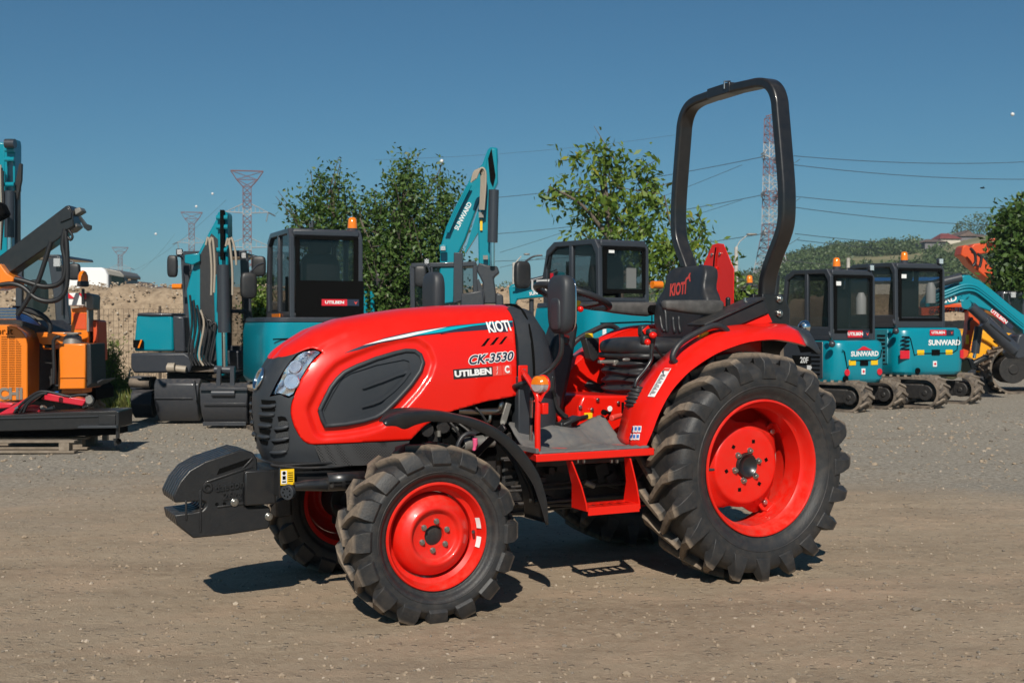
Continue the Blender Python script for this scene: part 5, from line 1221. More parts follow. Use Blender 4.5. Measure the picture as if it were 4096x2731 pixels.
mb=MB(); mb.box(m.w(553,1375,14.97),(.13,.01,.10)); o=m.part('sticker',mb,'hole',bd); mb=MB(); mb.box(m.w(560,1375,14.95),(.02,.01,.11),(R_(20),'Y')); m.part('sticker_stripe',mb,'orange',o)
# cab at the right
cb=P_('cab',[(905,1020),(965,1012),(990,1035),(1000,1400),(905,1400)],15.3,.05,'cab',bevel=.01); bpy.data.objects.remove(cb)
mb=MB()
for (a,b) in (((738,1015),(758,1400)),((968,1012),(996,1402)),((905,1040),(905,1400))):
    mb.rect([m.w(a[0]+8,a[1],15.2),m.w(b[0]+6,b[1],15.2)],.06,.10)
mb.rect([m.w(735,1018,15.2),m.w(985,1014,15.2)],.08,.08); mb.rect([m.w(740,1400,15.2),m.w(1000,1402,15.2)],.08,.08)
mb.prism([m.w(735,1022,15.2),m.w(985,1018,15.2),m.w(985,1010,15.2),m.w(735,1012,15.2)],(0,1.2,0)); mb.rect([m.w(738,1018,16.4),m.w(758,1400,16.4)],.06,.1); mb.rect([m.w(975,1018,16.4),m.w(990,1400,16.4)],.06,.1)
mb.rect([m.w(905,1245,15.19),m.w(990,1245,15.19)],.05,.05); mb.rect([m.w(890,1400,15.19),m.w(1010,1402,15.19)],.10,.12)
cb=m.part('cab',mb,'cab',bevel=.012)
mb=MB(); mb.add([m.w(905,1035,15.25),m.w(972,1030,15.25),m.w(990,1395,15.25),m.w(905,1395,15.25)],[(0,1,2,3)]); m.part('windscreen',mb,'dglass',cb)
mb=MB(); mb.add([m.w(750,1035,15.25),m.w(905,1035,15.25),m.w(905,1395,15.25),m.w(762,1395,15.25)],[(0,1,2,3)]); m.part('windscreen',mb,'dglass',cb)
mb=MB(); mb.add([m.w(985,1030,15.3),m.w(978,1030,16.4),m.w(992,1395,16.4),m.w(998,1395,15.3)],[(0,1,2,3)]); m.part('side_window',mb,'dglass',cb)
mb=MB(); mb.prism([m.w(p[0],p[1],15.0) for p in ((880,1400),(1020,1405),(1020,1440),(1008,1478),(900,1482))],(0,1.3,0)); m.part('cab_base',mb,'cab',bevel=.02)
mb=MB(); rounded(mb,m.w(690,1065,14.9),.065,.04,.14,4); mr_=m.part('mirror',mb,'plastic2',smooth=60); m.pipe('mirror_arm',[(690,1030),(700,1025),(725,1028),(738,1060)],14.95,.012,'cab',mr_)
mb=MB(); rounded(mb,m.w(1035,1065,14.9),.09,.04,.13,4); mr_=m.part('mirror',mb,'plastic2',smooth=60); m.pipe('mirror_arm',[(1035,1035),(1020,1026),(1000,1030),(990,1050)],14.95,.012,'cab',mr_)
mb=MB(); q=m.w(690,1146,14.95); mb.tube([q,q+V((.12,0,0))],.035,10); m.part('beacon',mb,'amber')
for a in ((718,1008),(974,1022)):
    mb=MB(); mb.box(m.w(a[0],a[1],14.9),(.08,.05,.08)); o=m.part('work_light',mb,'cab',bevel=.01); mb=MB(); mb.box(m.w(a[0],a[1],14.86),(.06,.01,.06)); m.part('lens',mb,'clear',o)
# boom rising, arm hanging down in front
m.poly('boom',[(745,1160),(780,1035),(835,930),(868,870),(905,850),(905,900),(870,1000),(850,1200),(835,1440),(790,1450),(760,1330)],14.6,.26,'teal',bevel=.02)
m.poly('boom_underside_shade',[(800,1020),(845,935),(872,960),(865,1440),(820,1460),(800,1300)],14.55,.06,'plastic2')  # black sheet: shade on the teal boom's underside, put into the colour
m.poly('boom_bracket',[(738,1020),(798,1012),(800,1045),(770,1060),(738,1052)],14.5,.2,'teal',bevel=.01)
am=m.poly('arm',[(868,858),(872,846),(905,846),(910,860),(912,1055),(905,1110),(888,1110),(872,1050)],14.25,.26,'teal',bevel=.02)
mb=MB(); mb.box(m.w(890,940,14.2),(.045,.06,.60)); m.part('arm_recess',mb,'hole',am)
mb=MB(); 
for y in (870,908,1000): mb.tube([m.w(866,y,14.2),m.w(912,y,14.2)],.03,10)
mb.split('arm_pin','teal',am)
m.poly('arm_lower',[(852,1100),(872,1095),(888,1300),(900,1500),(868,1508),(858,1300)],14.35,.2,'teal',bevel=.02)
m.pipe('bucket_cylinder',[(893,1060),(897,1330)],14.15,.075,'cab',None,0,16); m.pipe('cylinder_rod',[(897,1330),(899,1475)],14.15,.035,'chrome',None,0,12)
for k,(a,b) in enumerate((((835,950),(845,1180)),((850,950),(856,1170)),((915,955),(930,1180)),((925,950),(945,1060)))):
    m.pipe('hydraulic_hose',[(a[0]-12,a[1]+30),(a[0],a[1]),(lerp(a[0],b[0],.5)+6,lerp(a[1],b[1],.5)),b],14.1,.014,'hosec')
for k in range(7):
    x=760+k*14; m.pipe('hydraulic_hose',[(x,1180+k*20),(x+8+k*2,1300),(x-6,1400+k*6),(x+12,1462)],14.5-.03*k,.014,'hosek' if k!=3 else 'hosec')
m.pipe('linkage_pin',[(860,1478),(940,1480)],14.15,.05,'cab',None,0,12)
m.poly('bucket_link',[(868,1470),(882,1470),(880,1580),(862,1580)],14.05,.06,'cab'); m.poly('bucket_link',[(920,1470),(936,1470),(938,1580),(920,1580)],14.05,.06,'cab')
m.pipe('linkage_pin',[(848,1572),(940,1572)],14.0,.045,'cab',None,0,12)
def bucket(m_,name,x0,x1,yt,yb,D_,par=None,taper=10,dep=.62,mt='bucket',**k):
    d=yb-yt; mb=MB(); prof=[(0,yt,.10),(-.01,yt+d*.12,.02),(0,yt+d*.5,.0),(0,yt+d*.8,.06),(0,yb,.16),(0,yb-4,.22),(0,yt+d*.75,.5),(0,yt+d*.45,.62),(0,yt+d*.1,.5)]
    L_=[m_.w(x0+taper*(y-yt)/d,y,D_)+V((0,dz,0)) for _,y,dz in prof]; R__=[m_.w(x1-taper*(y-yt)/d,y,D_)+V((0,dz,0)) for _,y,dz in prof]
    mb.loft([L_,R__]); o=mb.build(name,mt,par or m_.root,bevel=.012,smooth=30); return o
bk_=bucket(m,'bucket',795,992,1532,1700,14.0)
mb=MB()
mb.rect([m.w(800,1556,13.98),m.w(990,1556,13.98)],.03,.03); mb.rect([m.w(812,1612,13.96),m.w(985,1612,13.96)],.012,.012); mb.rect([m.w(812,1694,14.1),m.w(985,1694,14.1)],.03,.05); m.part('bucket_rib',mb,'bucket',bk_,bevel=.004)
for s_ in (-1,1): track(m,-.0,.0,0,0,0,None) if False else None
tk=empty('track_carrier',(0,0,0)); bpy.data.objects.remove(tk)
un=MB(); un.bb(-.6,.6,.6,1.6,.2,.6); u_=m.part('undercarriage',un,'cab',bevel=.03); u_.location=V((.0,.2,0)); u_.rotation_euler=(0,0,PI/2); u_.location=(.9,1.5,0)
for yy in (.75,-.75): track(m,-1.1,1.1,yy,.4,.55,u_)
# attachments standing in front of it: dozer blade piece, wide bucket
m2=Mach('digging_bucket',gnd(700,1690)*1,0,label='wide black digging bucket lying left of the hanging excavator bucket',cat='bucket'); bo=m2.o; 
o=bucket(m2,'bucket_shell',612,795,1515,1688,14.6); mb=MB(); mb.rect([m2.w(616,1592,14.58),m2.w(770,1592,14.58)],.012,.012); mb.rect([m2.w(776,1522,14.58),m2.w(786,1600,14.58)],.06,.02); m2.part('bucket_rib',mb,'bucket',o,bevel=.003)
m2=Mach('dozer_blade',gnd(562,1674)*1,0,label='short grey dozer blade at the far left end of the row of buckets',cat='blade')
bucket(m2,'blade_plate',520,606,1560,1675,15.0,taper=2); m2.poly('blade_arm',[(515,1505),(600,1508),(606,1560),(520,1560)],15.3,.3,'cab',bevel=.02); m2.pipe('blade_tube',[(520,1530),(600,1532)],15.1,.06,'belt',None,0)
m2=Mach('digging_bucket',gnd(1015,1650)*1,0,label='black bucket half hidden behind the tractor nose, right of the hanging bucket',cat='bucket')
o=bucket(m2,'bucket_shell',985,1060,1500,1600,14.9,taper=2); m2.poly('bucket_side',[(998,1600),(1040,1598),(1030,1700),(1004,1700)],14.8,.5,'bucket',None,bevel=.01)
for k in range(3): mb=MB(); mb.box(m2.w(1015,1530+k*26,14.85),(.09,.02,.035)); m2.part('slot',mb,'hole',o)
# ---- tall boom excavator behind the hood rear
D=17.5; m=Mach('excavator',gnd(1800,1300+5828/D)*1,0,label='teal excavator with its long boom raised above the others, between the two trees',cat='excavator'); m.o.z=0
bm_=m.poly('boom',[(1755,1180),(1762,985),(1785,905),(1845,790),(1885,705),(1930,655),(1950,600),(1962,588),(1990,592),(1992,640),(1985,740),(1940,760),(1900,850),(1860,960),(1835,1010),(1815,1210),(1780,1215),(1760,1215)],D,.30,'teal',bevel=.02)
m.poly('boom_lower_plate',[(1858,1008),(1905,860),(1935,775),(1930,900),(1895,960),(1862,1012)],D-.01,.2,'teal')  # plate along the boom's lower edge, in the same teal
mb=MB(); c=m.w(1853,865,D-.004); put_text(mb,'SUNWARD',c,V((.46,0,.89)),V((-.89,0,.46)),.095,bold=.02,sx=.95); m.part('maker_lettering',mb,'white',bm_,smooth=0,fixn=False)
am=m.poly('arm',[(1945,640),(1958,592),(1988,594),(1992,730),(1975,765),(1958,1100),(1940,1130),(1915,1100),(1912,900),(1930,790)],D-.35,.26,'teal',bevel=.02)
m.poly('arm_link',[(1952,635),(1966,592),(1982,700),(1972,745),(1960,720)],D-.38,.04,'hole',am)
m.poly('boom_foot_plate',[(1815,1010),(1850,1010),(1852,1200),(1812,1215)],D-.05,.3,'cab',bevel=.01)
m.pipe('arm_cylinder',[(1975,760),(1970,970)],D-.5,.075,'cab',None,0,16); m.pipe('cylinder_rod',[(1970,970),(1969,1065)],D-.5,.035,'chrome',None,0,12)
for k in range(4): m.pipe('hydraulic_hose',[(1885+k*6,730-k*5),(1900+k*8,685-k*4),(1925+k*6,700),(1920+k*5,840)],D-.45-.03*k,.016,'hosec')
for k in range(3): m.pipe('boom_pipe',[(1782+k*6,930),(1810+k*7,860),(1840+k*7,800),(1872+k*6,740)],D-.1,.014,'teal')
mb=MB(); mb.box(m.w(1925,900,D-.38),(.035,.01,.16)); m.part('warning_sticker',mb,'yellow',am)
mb=MB(); mb.box(m.w(1925,860,D-.42),(.07,.05,.08)); mb.box(m.w(1942,1030,D-.42),(.07,.05,.06)); m.part('pipe_clamp',mb,'castgrey',am)
mb=MB(); mb.box(m.w(1772,993,D-.15),(.10,.06,.10)); o=m.part('work_light',mb,'teal',bevel=.01); mb=MB(); mb.box(m.w(1772,993,D-.19),(.07,.01,.06)); m.part('lens',mb,'clear',o)
m.poly('arm_knuckle',[(1915,1050),(1950,1060),(1990,1065),(1998,1090),(1975,1110),(1985,1180),(1985,1215),(1925,1215),(1930,1130),(1905,1080)],D-.45,.3,'bucket',bevel=.02)
m.poly('arm_knuckle',[(1905,1120),(1915,1115),(1940,1180),(1935,1215),(1920,1215),(1910,1160)],D-.5,.1,'bucket',bevel=.01)
m.poly('bucket',[(1845,1175),(1930,1160),(1940,1250),(1840,1250)],D-.6,.5,'bucket',bevel=.02); m.poly('bucket',[(1985,1170),(2012,1180),(2015,1250),(1980,1250)],D-.5,.5,'bucket',bevel=.02)
mb=MB()
for a,b in (((1648,1062),(1655,1400)),((1722,1060),(1735,1400)),((1900,1062),(1905,1400))): mb.rect([m.w(a[0],a[1],D),m.w(b[0],b[1],D)],.05,.07)
mb.rect([m.w(1645,1062,D),m.w(1905,1056,D)],.06,.07); mb.prism([m.w(1645,1064,D),m.w(1905,1058,D),m.w(1905,1048,D),m.w(1650,1052,D)],(0,1.1,0)); mb.rect([m.w(1650,1062,D+1.1),m.w(1655,1400,D+1.1)],.05,.07); mb.rect([m.w(1900,1062,D+1.1),m.w(1905,1400,D+1.1)],.05,.07)
cb=m.part('cab',mb,'cab',bevel=.012)
mb=MB(); mb.add([m.w(1650,1066,D+.03),m.w(1903,1062,D+.03),m.w(1903,1390,D+.03),m.w(1655,1390,D+.03)],[(0,1,2,3)]); m.part('windscreen',mb,'dglass',cb)
mb=MB(); rounded(mb,m.w(1681,1105,D-.3),.09,.04,.155,4); mr_=m.part('mirror',mb,'plastic2',smooth=60); m.pipe('mirror_arm',[(1690,1070),(1705,1058),(1718,1085),(1722,1150)],D-.25,.016,'cab',mr_)
mb=MB(); mb.box(m.w(1707,1046,D-.2),(.08,.05,.09)); o=m.part('work_light',mb,'cab',bevel=.01); mb=MB(); mb.box(m.w(1707,1046,D-.24),(.06,.01,.06)); m.part('lens',mb,'clear',o)
m.poly('body',[(1640,1330),(1990,1330),(1990,1500),(1640,1500)],D+.1,1.5,'teal',bevel=.04)
u=MB(); u.bb(-.6,.6,-.6,.6,.2,.5); u_=m.part('undercarriage',u,'cab',bevel=.03); u_.location=(0,1,0); u_.rotation_euler=(0,0,PI/2)
for yy in (.75,-.75): track(m,-1.1,1.1,yy,.4,.5,u_)
# ---- small teal loader/digger piece right of the black cab
m=Mach('excavator',gnd(1480,1300+5828/19)*1,0,label='small mostly hidden teal excavator just right of the beacon cab',cat='excavator'); m.o.z=0
m.poly('cab',[(1438,1055),(1455,1040),(1475,1060),(1490,1120),(1490,1500),(1440,1500)],19,.9,'cab',bevel=.03)
m.poly('boom',[(1430,1120),(1455,1130),(1470,1180),(1468,1300),(1440,1300)],18.6,.2,'teal',bevel=.02)
m.pipe('boom_cylinder',[(1462,1165),(1462,1290)],18.4,.035,'teal',None,0); m.pipe('boom_cylinder',[(1488,1165),(1492,1290)],18.4,.035,'teal',None,0); m.pipe('hose',[(1462,1165),(1475,1185),(1488,1165)],18.4,.02,'hosek')
mb=MB(); mb.box(m.w(1441,1065,18.5),(.09,.05,.10)); m.part('work_light',mb,'clear')
mb=MB(); rounded(mb,m.w(1511,1122,18.5),.055,.04,.12,4); m.part('mirror',mb,'plastic2',smooth=60); m.pipe('mirror_arm',[(1511,1090),(1500,1082),(1485,1090)],18.5,.012,'cab')
m.poly('body',[(1420,1330),(1560,1330),(1560,1560),(1420,1560)],19,1.0,'teal',bevel=.03)
# ---- low teal boom reading SUN
m=Mach('excavator',gnd(2180,1300+5828/17)*1,0,label='teal excavator boom lying low behind the steering wheel, reading SUN',cat='excavator'); m.o.z=0
bm_=m.poly('boom',[(2035,1150),(2045,1138),(2150,1112),(2230,1085),(2260,1090),(2260,1180),(2100,1195),(2070,1198),(2060,1225),(2040,1228)],17,.28,'teal',bevel=.02)
mb=MB(); put_text(mb,'SUN',m.w(2134,1174,16.985),(1,0,.12),(-.12,0,1),.062,bold=.03); m.part('maker_lettering',mb,'white',bm_,smooth=0,fixn=False)
mb=MB(); mb.box(m.w(2162,1160,16.99),(.07,.02,.10)); m.part('boom_recess',mb,'hole',bm_)
m.pipe('boom_cylinder',[(2060,1140),(2170,1112),(2230,1085)],16.9,.035,'cab',None,0); m.pipe('boom_pipe',[(2050,1148),(2120,1130),(2160,1118)],16.9,.014,'teal')
m.pipe('hose',[(2184,1180),(2180,1230),(2185,1252),(2194,1260)],16.8,.022,'cab'); m.pipe('boom_leg',[(2126,1195),(2126,1300)],17.1,.035,'cab',None,0)
m.poly('body',[(2170,1262),(2420,1262),(2420,1560),(2170,1560)],17.2,1.6,'teal',bevel=.05)
# ---- left edge: pallet, mower frame, orange rig, teal excavator behind
def L1(pts): return [(a*.2552,1050+b*.2552) for a,b in pts]
def L2(pts): return [(a*.2614,1440+b*.2614) for a,b in pts]
def R1(pts): return [(3560+a*.2551,850+b*.2551) for a,b in pts]
def R2(pts): return [(3600+a*.287,1200+b*.287) for a,b in pts]
D=11.4; m=Mach('pallet',gnd(130,1812),0,label='weathered wooden pallet under the black implement beam at the left edge',cat='pallet'); m.o.z=0
o=m.o; x0=-1.75; x1=m.w(286,1800,11.3).x
for dy in (0,.35,.7):
    mb=MB(); mb.bb(x0,x1,dy,dy+.10,.0,.022); m.part('board',mb,'wood',bevel=.003)
    for x in (x0+.9,x1-.10,x0+.35+.45): mb=MB(); mb.bb(x-.05,x+.05,dy,dy+.10,.0225,.10); m.part('block',mb,'wood',bevel=.003)
    mb=MB(); mb.bb(x0,x1,dy,dy+.11,.1005,.122); m.part('board',mb,'wood',bevel=.003)
m=Mach('implement_frame',gnd(350,1800),0,label='long black steel implement beam with a small caster, resting on the wooden pallet',cat='implement'); m.o.z=0
fb=m.poly('beam',L2([(-200,850),(0,845),(1050,790),(1780,770),(1800,785),(1800,1040),(1190,1050),(1100,1060),(0,1090),(-200,1095)]),11.5,.45,'black',bevel=.012)
m.poly('beam_lip',L2([(-200,885),(1500,850),(1500,862),(-200,900)]),11.48,.05,'plastic',fb)
m.poly('end_plate',L2([(1505,840),(1765,840),(1765,985),(1505,985)]),11.48,.02,'iron',fb,bevel=.003)
m.poly('ledge',L2([(1185,1010),(1770,1000),(1790,1040),(1190,1045)]),11.4,.12,'plastic',fb,bevel=.004)
m.poly('lower_beam',L2([(-200,1090),(1100,1055),(1780,1045),(1780,1140),(1100,1165),(-200,1180)]),11.6,.35,'hole',fb)
m.poly('leg',L2([(1770,780),(1815,790),(1815,1200),(1770,1200)]),11.45,.04,'black',fb,bevel=.004); m.poly('leg',L2([(1560,1150),(1640,1150),(1640,1230),(1560,1230)]),11.7,.05,'black',fb)
m.pipe('caster',[(475,1764,11.5),(475,1764,11.6)],0,.028,'hole',fb,0,14); m.poly('caster_fork',L2([(1730,1200),(1810,1200),(1820,1290),(1750,1310)]),11.55,.03,'black',fb)
m=Mach('mower_arm',gnd(120,1790),0,label='folded bright red hydraulic arm lying on top of the black implement beam',cat='implement'); m.o.z=0
m.poly('arm',L2([(700,515),(760,512),(1320,605),(1260,705),(620,600)]),11.8,.16,'armred',bevel=.01)
m.poly('arm',L2([(-60,840),(570,480),(620,490),(600,530),(190,820)]),11.7,.14,'armred',bevel=.01)
m.poly('arm_link',L2([(-200,640),(210,660),(150,730),(-200,760)]),11.85,.14,'armred',bevel=.01); m.poly('arm_link',L2([(390,700),(600,715),(610,790),(280,795)]),11.85,.14,'armred',bevel=.01)
m.pipe('pivot_cap',[(356,1601,11.75),(356,1601,11.85)],0,.034,'castgrey',None,0,18)
m.poly('pivot_plate',L2([(1320,540),(1380,540),(1420,600),(1400,680),(1260,745),(1250,700)]),11.86,.05,'castgrey',bevel=.004)
m.poly('coupler',L2([(610,700),(640,690),(700,740),(800,700),(815,745),(700,760),(620,760)]),11.8,.06,'castgrey',bevel=.003)
for k in range(3): m.pipe('hose',L2([(220+k*50,800-k*10),(350+k*30,650),(560+k*30,500+k*8),(700+k*30,480+k*6),(860,510),(1050,555),(1200,535),(1340,530)]) if k==0 else L2([(240+k*60,800),(380+k*30,650),(540+k*40,530),(720,495+k*8)]),11.6,.014,'hosek')
m.pipe('hose_rod',L2([(230,745),(280,715)]),11.55,.012,'chrome',None,0)
m.pipe('blue_cap',L2([(865,480),(865,520)]),11.7,.022,'bluedec',None,0,10)
D=13.2; m=Mach('drilling_rig',gnd(120,1300+5828/D),0,label='orange tracked drilling rig with black boom, slotted engine cover and hoses at the left edge',cat='rig'); m.o.z=0
hd=m.poly('engine_cover',L1([(-250,975),(120,980),(250,1010),(340,1080),(400,1170),(425,1280),(428,2150),(380,2155),(-250,2190)]),12.6,.02,'orange',bevel=.01)
rings=[]
cv_=[(-250,975),(120,980),(250,1010),(340,1080),(400,1170),(425,1280),(428,2150)]; cb_=[(-250,965),(250,968),(420,1010),(530,1070),(590,1150),(620,1270),(610,2080)]
mb=MB(); L_=[m.w(a,b,12.62) for a,b in L1(cv_)]; B_=[m.w(a,b,13.1) for a,b in L1(cb_)]; mb.loft([L_,B_],cap=False,closed=False); m.part('cover_side',mb,'orange',hd,smooth=40)
n_=0
for r in range(32):
    y=1160+r*27.6
    for c in ((-190,-70,110,230) if False else ((-120,-10),(20,118),(140,232),(246,332))) if r%2 else ((-60,30),(48,128) ,(20,118),(140,232))[2:]+((246,332),(-120,-10)):
        xr_=min(c[1],230+r*22 if r<6 else 332)
        if y>1990 or xr_<=c[0]: continue
        mb=MB(); a,b=L1([(c[0],y),(xr_,y+9)]); p,q=m.w(a[0],a[1],12.598),m.w(b[0],b[1],12.598); mb.bb(p.x,q.x,p.y,p.y+.003,q.z,p.z); m.part('vent_slot',mb,'hole',hd,fixn=False)
        n_+=1
mb=MB(); put_text(mb,'or.it',m.w(18,1325,12.59),(1,0,0),(0,0,1),.105,bold=.0); m.part('web_lettering',mb,'hole',hd,smooth=0,fixn=False)
mb=MB(); put_text(mb,'CHI',m.w(42,1576,12.59),(1,0,0),(0,0,1),.165,bold=.05,sx=.95); m.part('chrome_lettering',mb,'chrome',hd,smooth=0,fixn=False)
m.poly('cross_member',L1([(560,1092),(1080,1092),(1080,1270),(830,1280),(825,1360),(670,1360),(660,1280),(620,1270)]),12.9,.25,'orange',bevel=.01)
m.poly('member_recess',L1([(695,1285),(822,1285),(818,1338),(700,1338)]),12.89,.02,'hole')
tk_=m.poly('tank',L1([(920,1275),(1335,1270),(1335,1640),(1330,1980),(905,1985)]),12.5,.5,'orange',bevel=.012)
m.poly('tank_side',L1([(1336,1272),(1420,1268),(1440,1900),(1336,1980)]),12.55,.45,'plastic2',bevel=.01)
m.poly('tank_seam',L1([(918,1795),(1334,1790),(1334,1800),(918,1806)]),12.485,.02,'orange',tk_)
m.poly('tank_foot',L1([(960,1985),(1290,1980),(1290,2050),(960,2050)]),12.6,.3,'orange',bevel=.01)
mb=MB(); a=m.w(291,1372,12.7); mb.tube([a+V((0,0,-.02)),a+V((0,0,.01)),a+V((0,0,.07)),a+V((0,0,.10))],[.105,.10,.09,.05],24); mb.box(a+V((0,0,.105)),(.16,.10,.02)); m.part('filter_head',mb,'castgrey',bevel=.006,smooth=40)
m.pipe('hose',L1([(940,1165),(880,1175),(845,1220),(838,1300),(850,1700),(840,1900)]),12.4,.020,'hosek')
m.poly('pillar',L1([(1115,720),(1360,690),(1385,760),(1385,1250),(1355,1255),(1110,1230)]),12.9,.12,'orange',bevel=.008)
m.poly('pillar_recess',L1([(1135,790),(1345,790),(1350,1045),(1175,1045)]),12.89,.02,'orered'); m.poly('pillar_edge',L1([(1360,700),(1395,700),(1395,1080),(1360,1080)]),12.88,.14,'castgrey')
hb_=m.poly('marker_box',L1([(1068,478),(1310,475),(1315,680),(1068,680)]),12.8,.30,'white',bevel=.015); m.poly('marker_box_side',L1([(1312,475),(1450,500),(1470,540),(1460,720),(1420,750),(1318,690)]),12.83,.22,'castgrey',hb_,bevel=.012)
m.poly('red_stripe',L1([(1070,480),(1170,565),(1070,562)]),12.79,.012,'signred',hb_); m.poly('red_stripe',L1([(1225,480),(1345,478),(1350,570),(1300,568)]),12.79,.012,'signred',hb_)
m.poly('side_grille',L1([(1400,900),(1430,895),(1430,1545),(1400,1545)]),12.95,.3,'hole'); m.poly('side_guard',L1([(1430,895),(1530,905),(1550,1540),(1440,1545)]),13.0,.3,'orered',bevel=.02)
bq=m.w(332,1125,12.7); mb=MB(); mb.tube([bq+V((0,0,-.06)),bq+V((0,0,-.05)),bq+V((0,0,-.0))],[.045,.064,.058],16); mb.tube([bq+V((0,0,-.25)),bq+V((0,0,-.08))],.018,8); b_=m.part('beacon_base',mb,'plastic2'); mb=MB(); mb.tube([bq,bq+V((0,0,.06)),bq+V((0,0,.10)),bq+V((0,0,.115))],[.055,.052,.035,.01],16); m.part('beacon',mb,'amber',b_,smooth=50)
# crane boom and hydraulic hoses
m.poly('crane_boom',[(-60,1065),(0,1022),(262,824),(276,820),(290,845),(296,905),(262,925),(236,955),(45,1088),(-60,1150)],12.3,.22,'black',bevel=.012)
m.poly('boom_plate',[(236,848),(268,828),(284,850),(284,872),(240,890)],12.28,.02,'black',bevel=.003)
m.poly('boom_slide',[(296,835),(318,828),(328,845),(300,862)],12.35,.15,'castgrey',bevel=.01); m.poly('boom_head',[(262,905),(300,890),(310,905),(285,925),(262,930)],12.35,.18,'castgrey',bevel=.01)
m.poly('hook',[(312,868),(322,865),(345,895),(365,902),(364,918),(350,924),(335,912)],12.35,.03,'black',bevel=.004)
m.poly('boom_clamp',[(-40,1060),(0,1055),(28,1093),(55,1110),(50,1138),(-20,1160),(-40,1160)],12.2,.3,'orange',bevel=.01)
for P_ in ([(260,915),(250,980),(262,1050),(255,1110),(225,1140),(170,1145),(100,1125),(60,1115)],[(262,925),(268,1000),(270,1100),(262,1160),(235,1195),(190,1205),(140,1190),(95,1150),(50,1135),(0,1140)],[(275,920),(290,945),(282,960),(268,950),(262,1000)],[(205,965),(175,1060),(150,1130),(120,1180),(90,1230),(70,1260)]): m.pipe('boom_hose',P_,12.15,.026 if P_[0][0]!=275 else .014,'hosek')
for k in range(5): m.pipe('hydraulic_hose',L1([(40,760+k*30),(230,765+k*28),(380,790+k*28),(500,850+k*22),(600,930+k*10),(640,970)]),12.4+.02*k,.013,'blueh' if k>0 else 'hosek')
for k in range(3): m.pipe('hydraulic_hose',L1([(200,715+k*12),(400,725+k*14),(600,790+k*14),(730,880+k*6),(790,990),(780,1100)]),12.45,.024,'hosek')
mb=MB()
for k in range(4): p=m.w(28,1237+k*11.5,12.35); mb.tube([p+V((-.12,0,0)),p+V((.10,0,0))],.016,8)
m.part('hose_coupling',mb,'chrome') if False else mb.split('hose_coupling','chrome',m.root)
m.poly('engine_bay',L1([(-250,880),(560,900),(830,1100),(820,1900),(560,2150),(-250,2150)]),13.15,.8,'engine'); m.poly('underframe',L1([(620,1300),(930,1300),(1500,1990),(1500,2150),(600,2150)]),13.2,.6,'hole')
m.poly('step_plate',L2([(840,380),(1400,355),(1570,290),(1575,300),(1440,385),(860,395)]),12.7,.4,'plastic'); 
u_=MB(); u_.bb(-.5,.5,-.2,.2,.2,.6); u=m.part('undercarriage',u_,'cab'); u.location=(.0,.5,0)
track(m,-1.2,.62,-.1,.4,.5,u)
D=14.8; m=Mach('excavator',gnd(120,1300+5828/D),0,label='teal excavator with a vertical boom, its cab behind the orange rig at the left edge',cat='excavator'); m.o.z=0
mb=MB(); W_=lambda a,b,dd=0: m.w(a,b,14.8+dd)
mb.rect([W_(222,1030),W_(262,1300)],.10,.16); mb.rect([W_(80,1030),W_(78,1300)],.07,.08); mb.rect([W_(222,1030),W_(235,1300)],.05,.06); mb.prism([W_(75,1030),W_(240,1030),W_(235,1018),W_(85,1020)],(0,1.2,0)); mb.rect([W_(70,1295),W_(260,1295)],.08,.1)
mb.rect([W_(255,1300),W_(252,1100)],.025,.025); cb=m.part('cab',mb,'cab',bevel=.01)
mb=MB(); mb.add([W_(82,1036,.03),W_(222,1036,.03),W_(228,1290,.03),W_(80,1290,.03)],[(0,1,2,3)]); m.part('windscreen',mb,'dglass',cb)
mb=MB(); rounded(mb,W_(150,1185,.5),.14,.05,.22,3.5); m.part('operator_seat',mb,'vinyl',cb,smooth=60)
mb=MB(); mb.rect([W_(250,1060,-.1),W_(250,1260,-.1)],.02,.02); m.part('side_rail',mb,'hosek',cb)
mb=MB(); rounded(mb,W_(297,1087,-.2),.075,.04,.105,4); mr_=m.part('mirror',mb,'plastic2',smooth=60); m.pipe('mirror_arm',[(297,1058),(290,1046),(262,1042)],14.6,.012,'cab',mr_)
mb=MB(); mb.box(W_(230,1050,-.1),(.08,.05,.10)); mb.split('work_light','clear',m.root)
bm=m.poly('boom',[(-40,560),(22,572),(20,700),(30,1000),(40,1120),(-40,1160)],15.2,.3,'teal',bevel=.02) 
am=m.poly('arm',[(18,562),(24,555),(56,555),(60,575),(60,760),(52,770),(50,640),(30,640),(28,765),(18,765)],14.9,.2,'teal',bevel=.008)
mb=MB()
for y in (600,638,738): mb.tube([m.w(20,y,14.85),m.w(58,y,14.85)],.03,10)
mb.split('arm_pin','teal',am)
mb=MB(); p=m.w(38,575,14.8); mb.tube([p+V((-.05,0,0)),p+V((.07,0,0))],.06,14); m.part('arm_head',mb,'cab',am)
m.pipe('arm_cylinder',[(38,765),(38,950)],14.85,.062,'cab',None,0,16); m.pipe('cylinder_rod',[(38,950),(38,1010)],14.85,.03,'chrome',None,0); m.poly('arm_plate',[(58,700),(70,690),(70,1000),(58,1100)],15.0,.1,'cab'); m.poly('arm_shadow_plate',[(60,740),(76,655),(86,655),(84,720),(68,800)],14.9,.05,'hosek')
for k in range(3): m.pipe('hydraulic_hose',[(2+k*5,660+k*12),(4+k*4,740),(6+k*4,840),(3,1000)],14.8,.014,'hosec' if k<1 else 'hosek')
m.poly('boom_end',[(-30,800),(0,812),(18,850),(14,862),(-30,885)],14.4,.2,'hole',bevel=.02)
m.poly('body',[(-100,1300),(260,1300),(260,1500),(-100,1500)],14.9,1.2,'teal',bevel=.04)
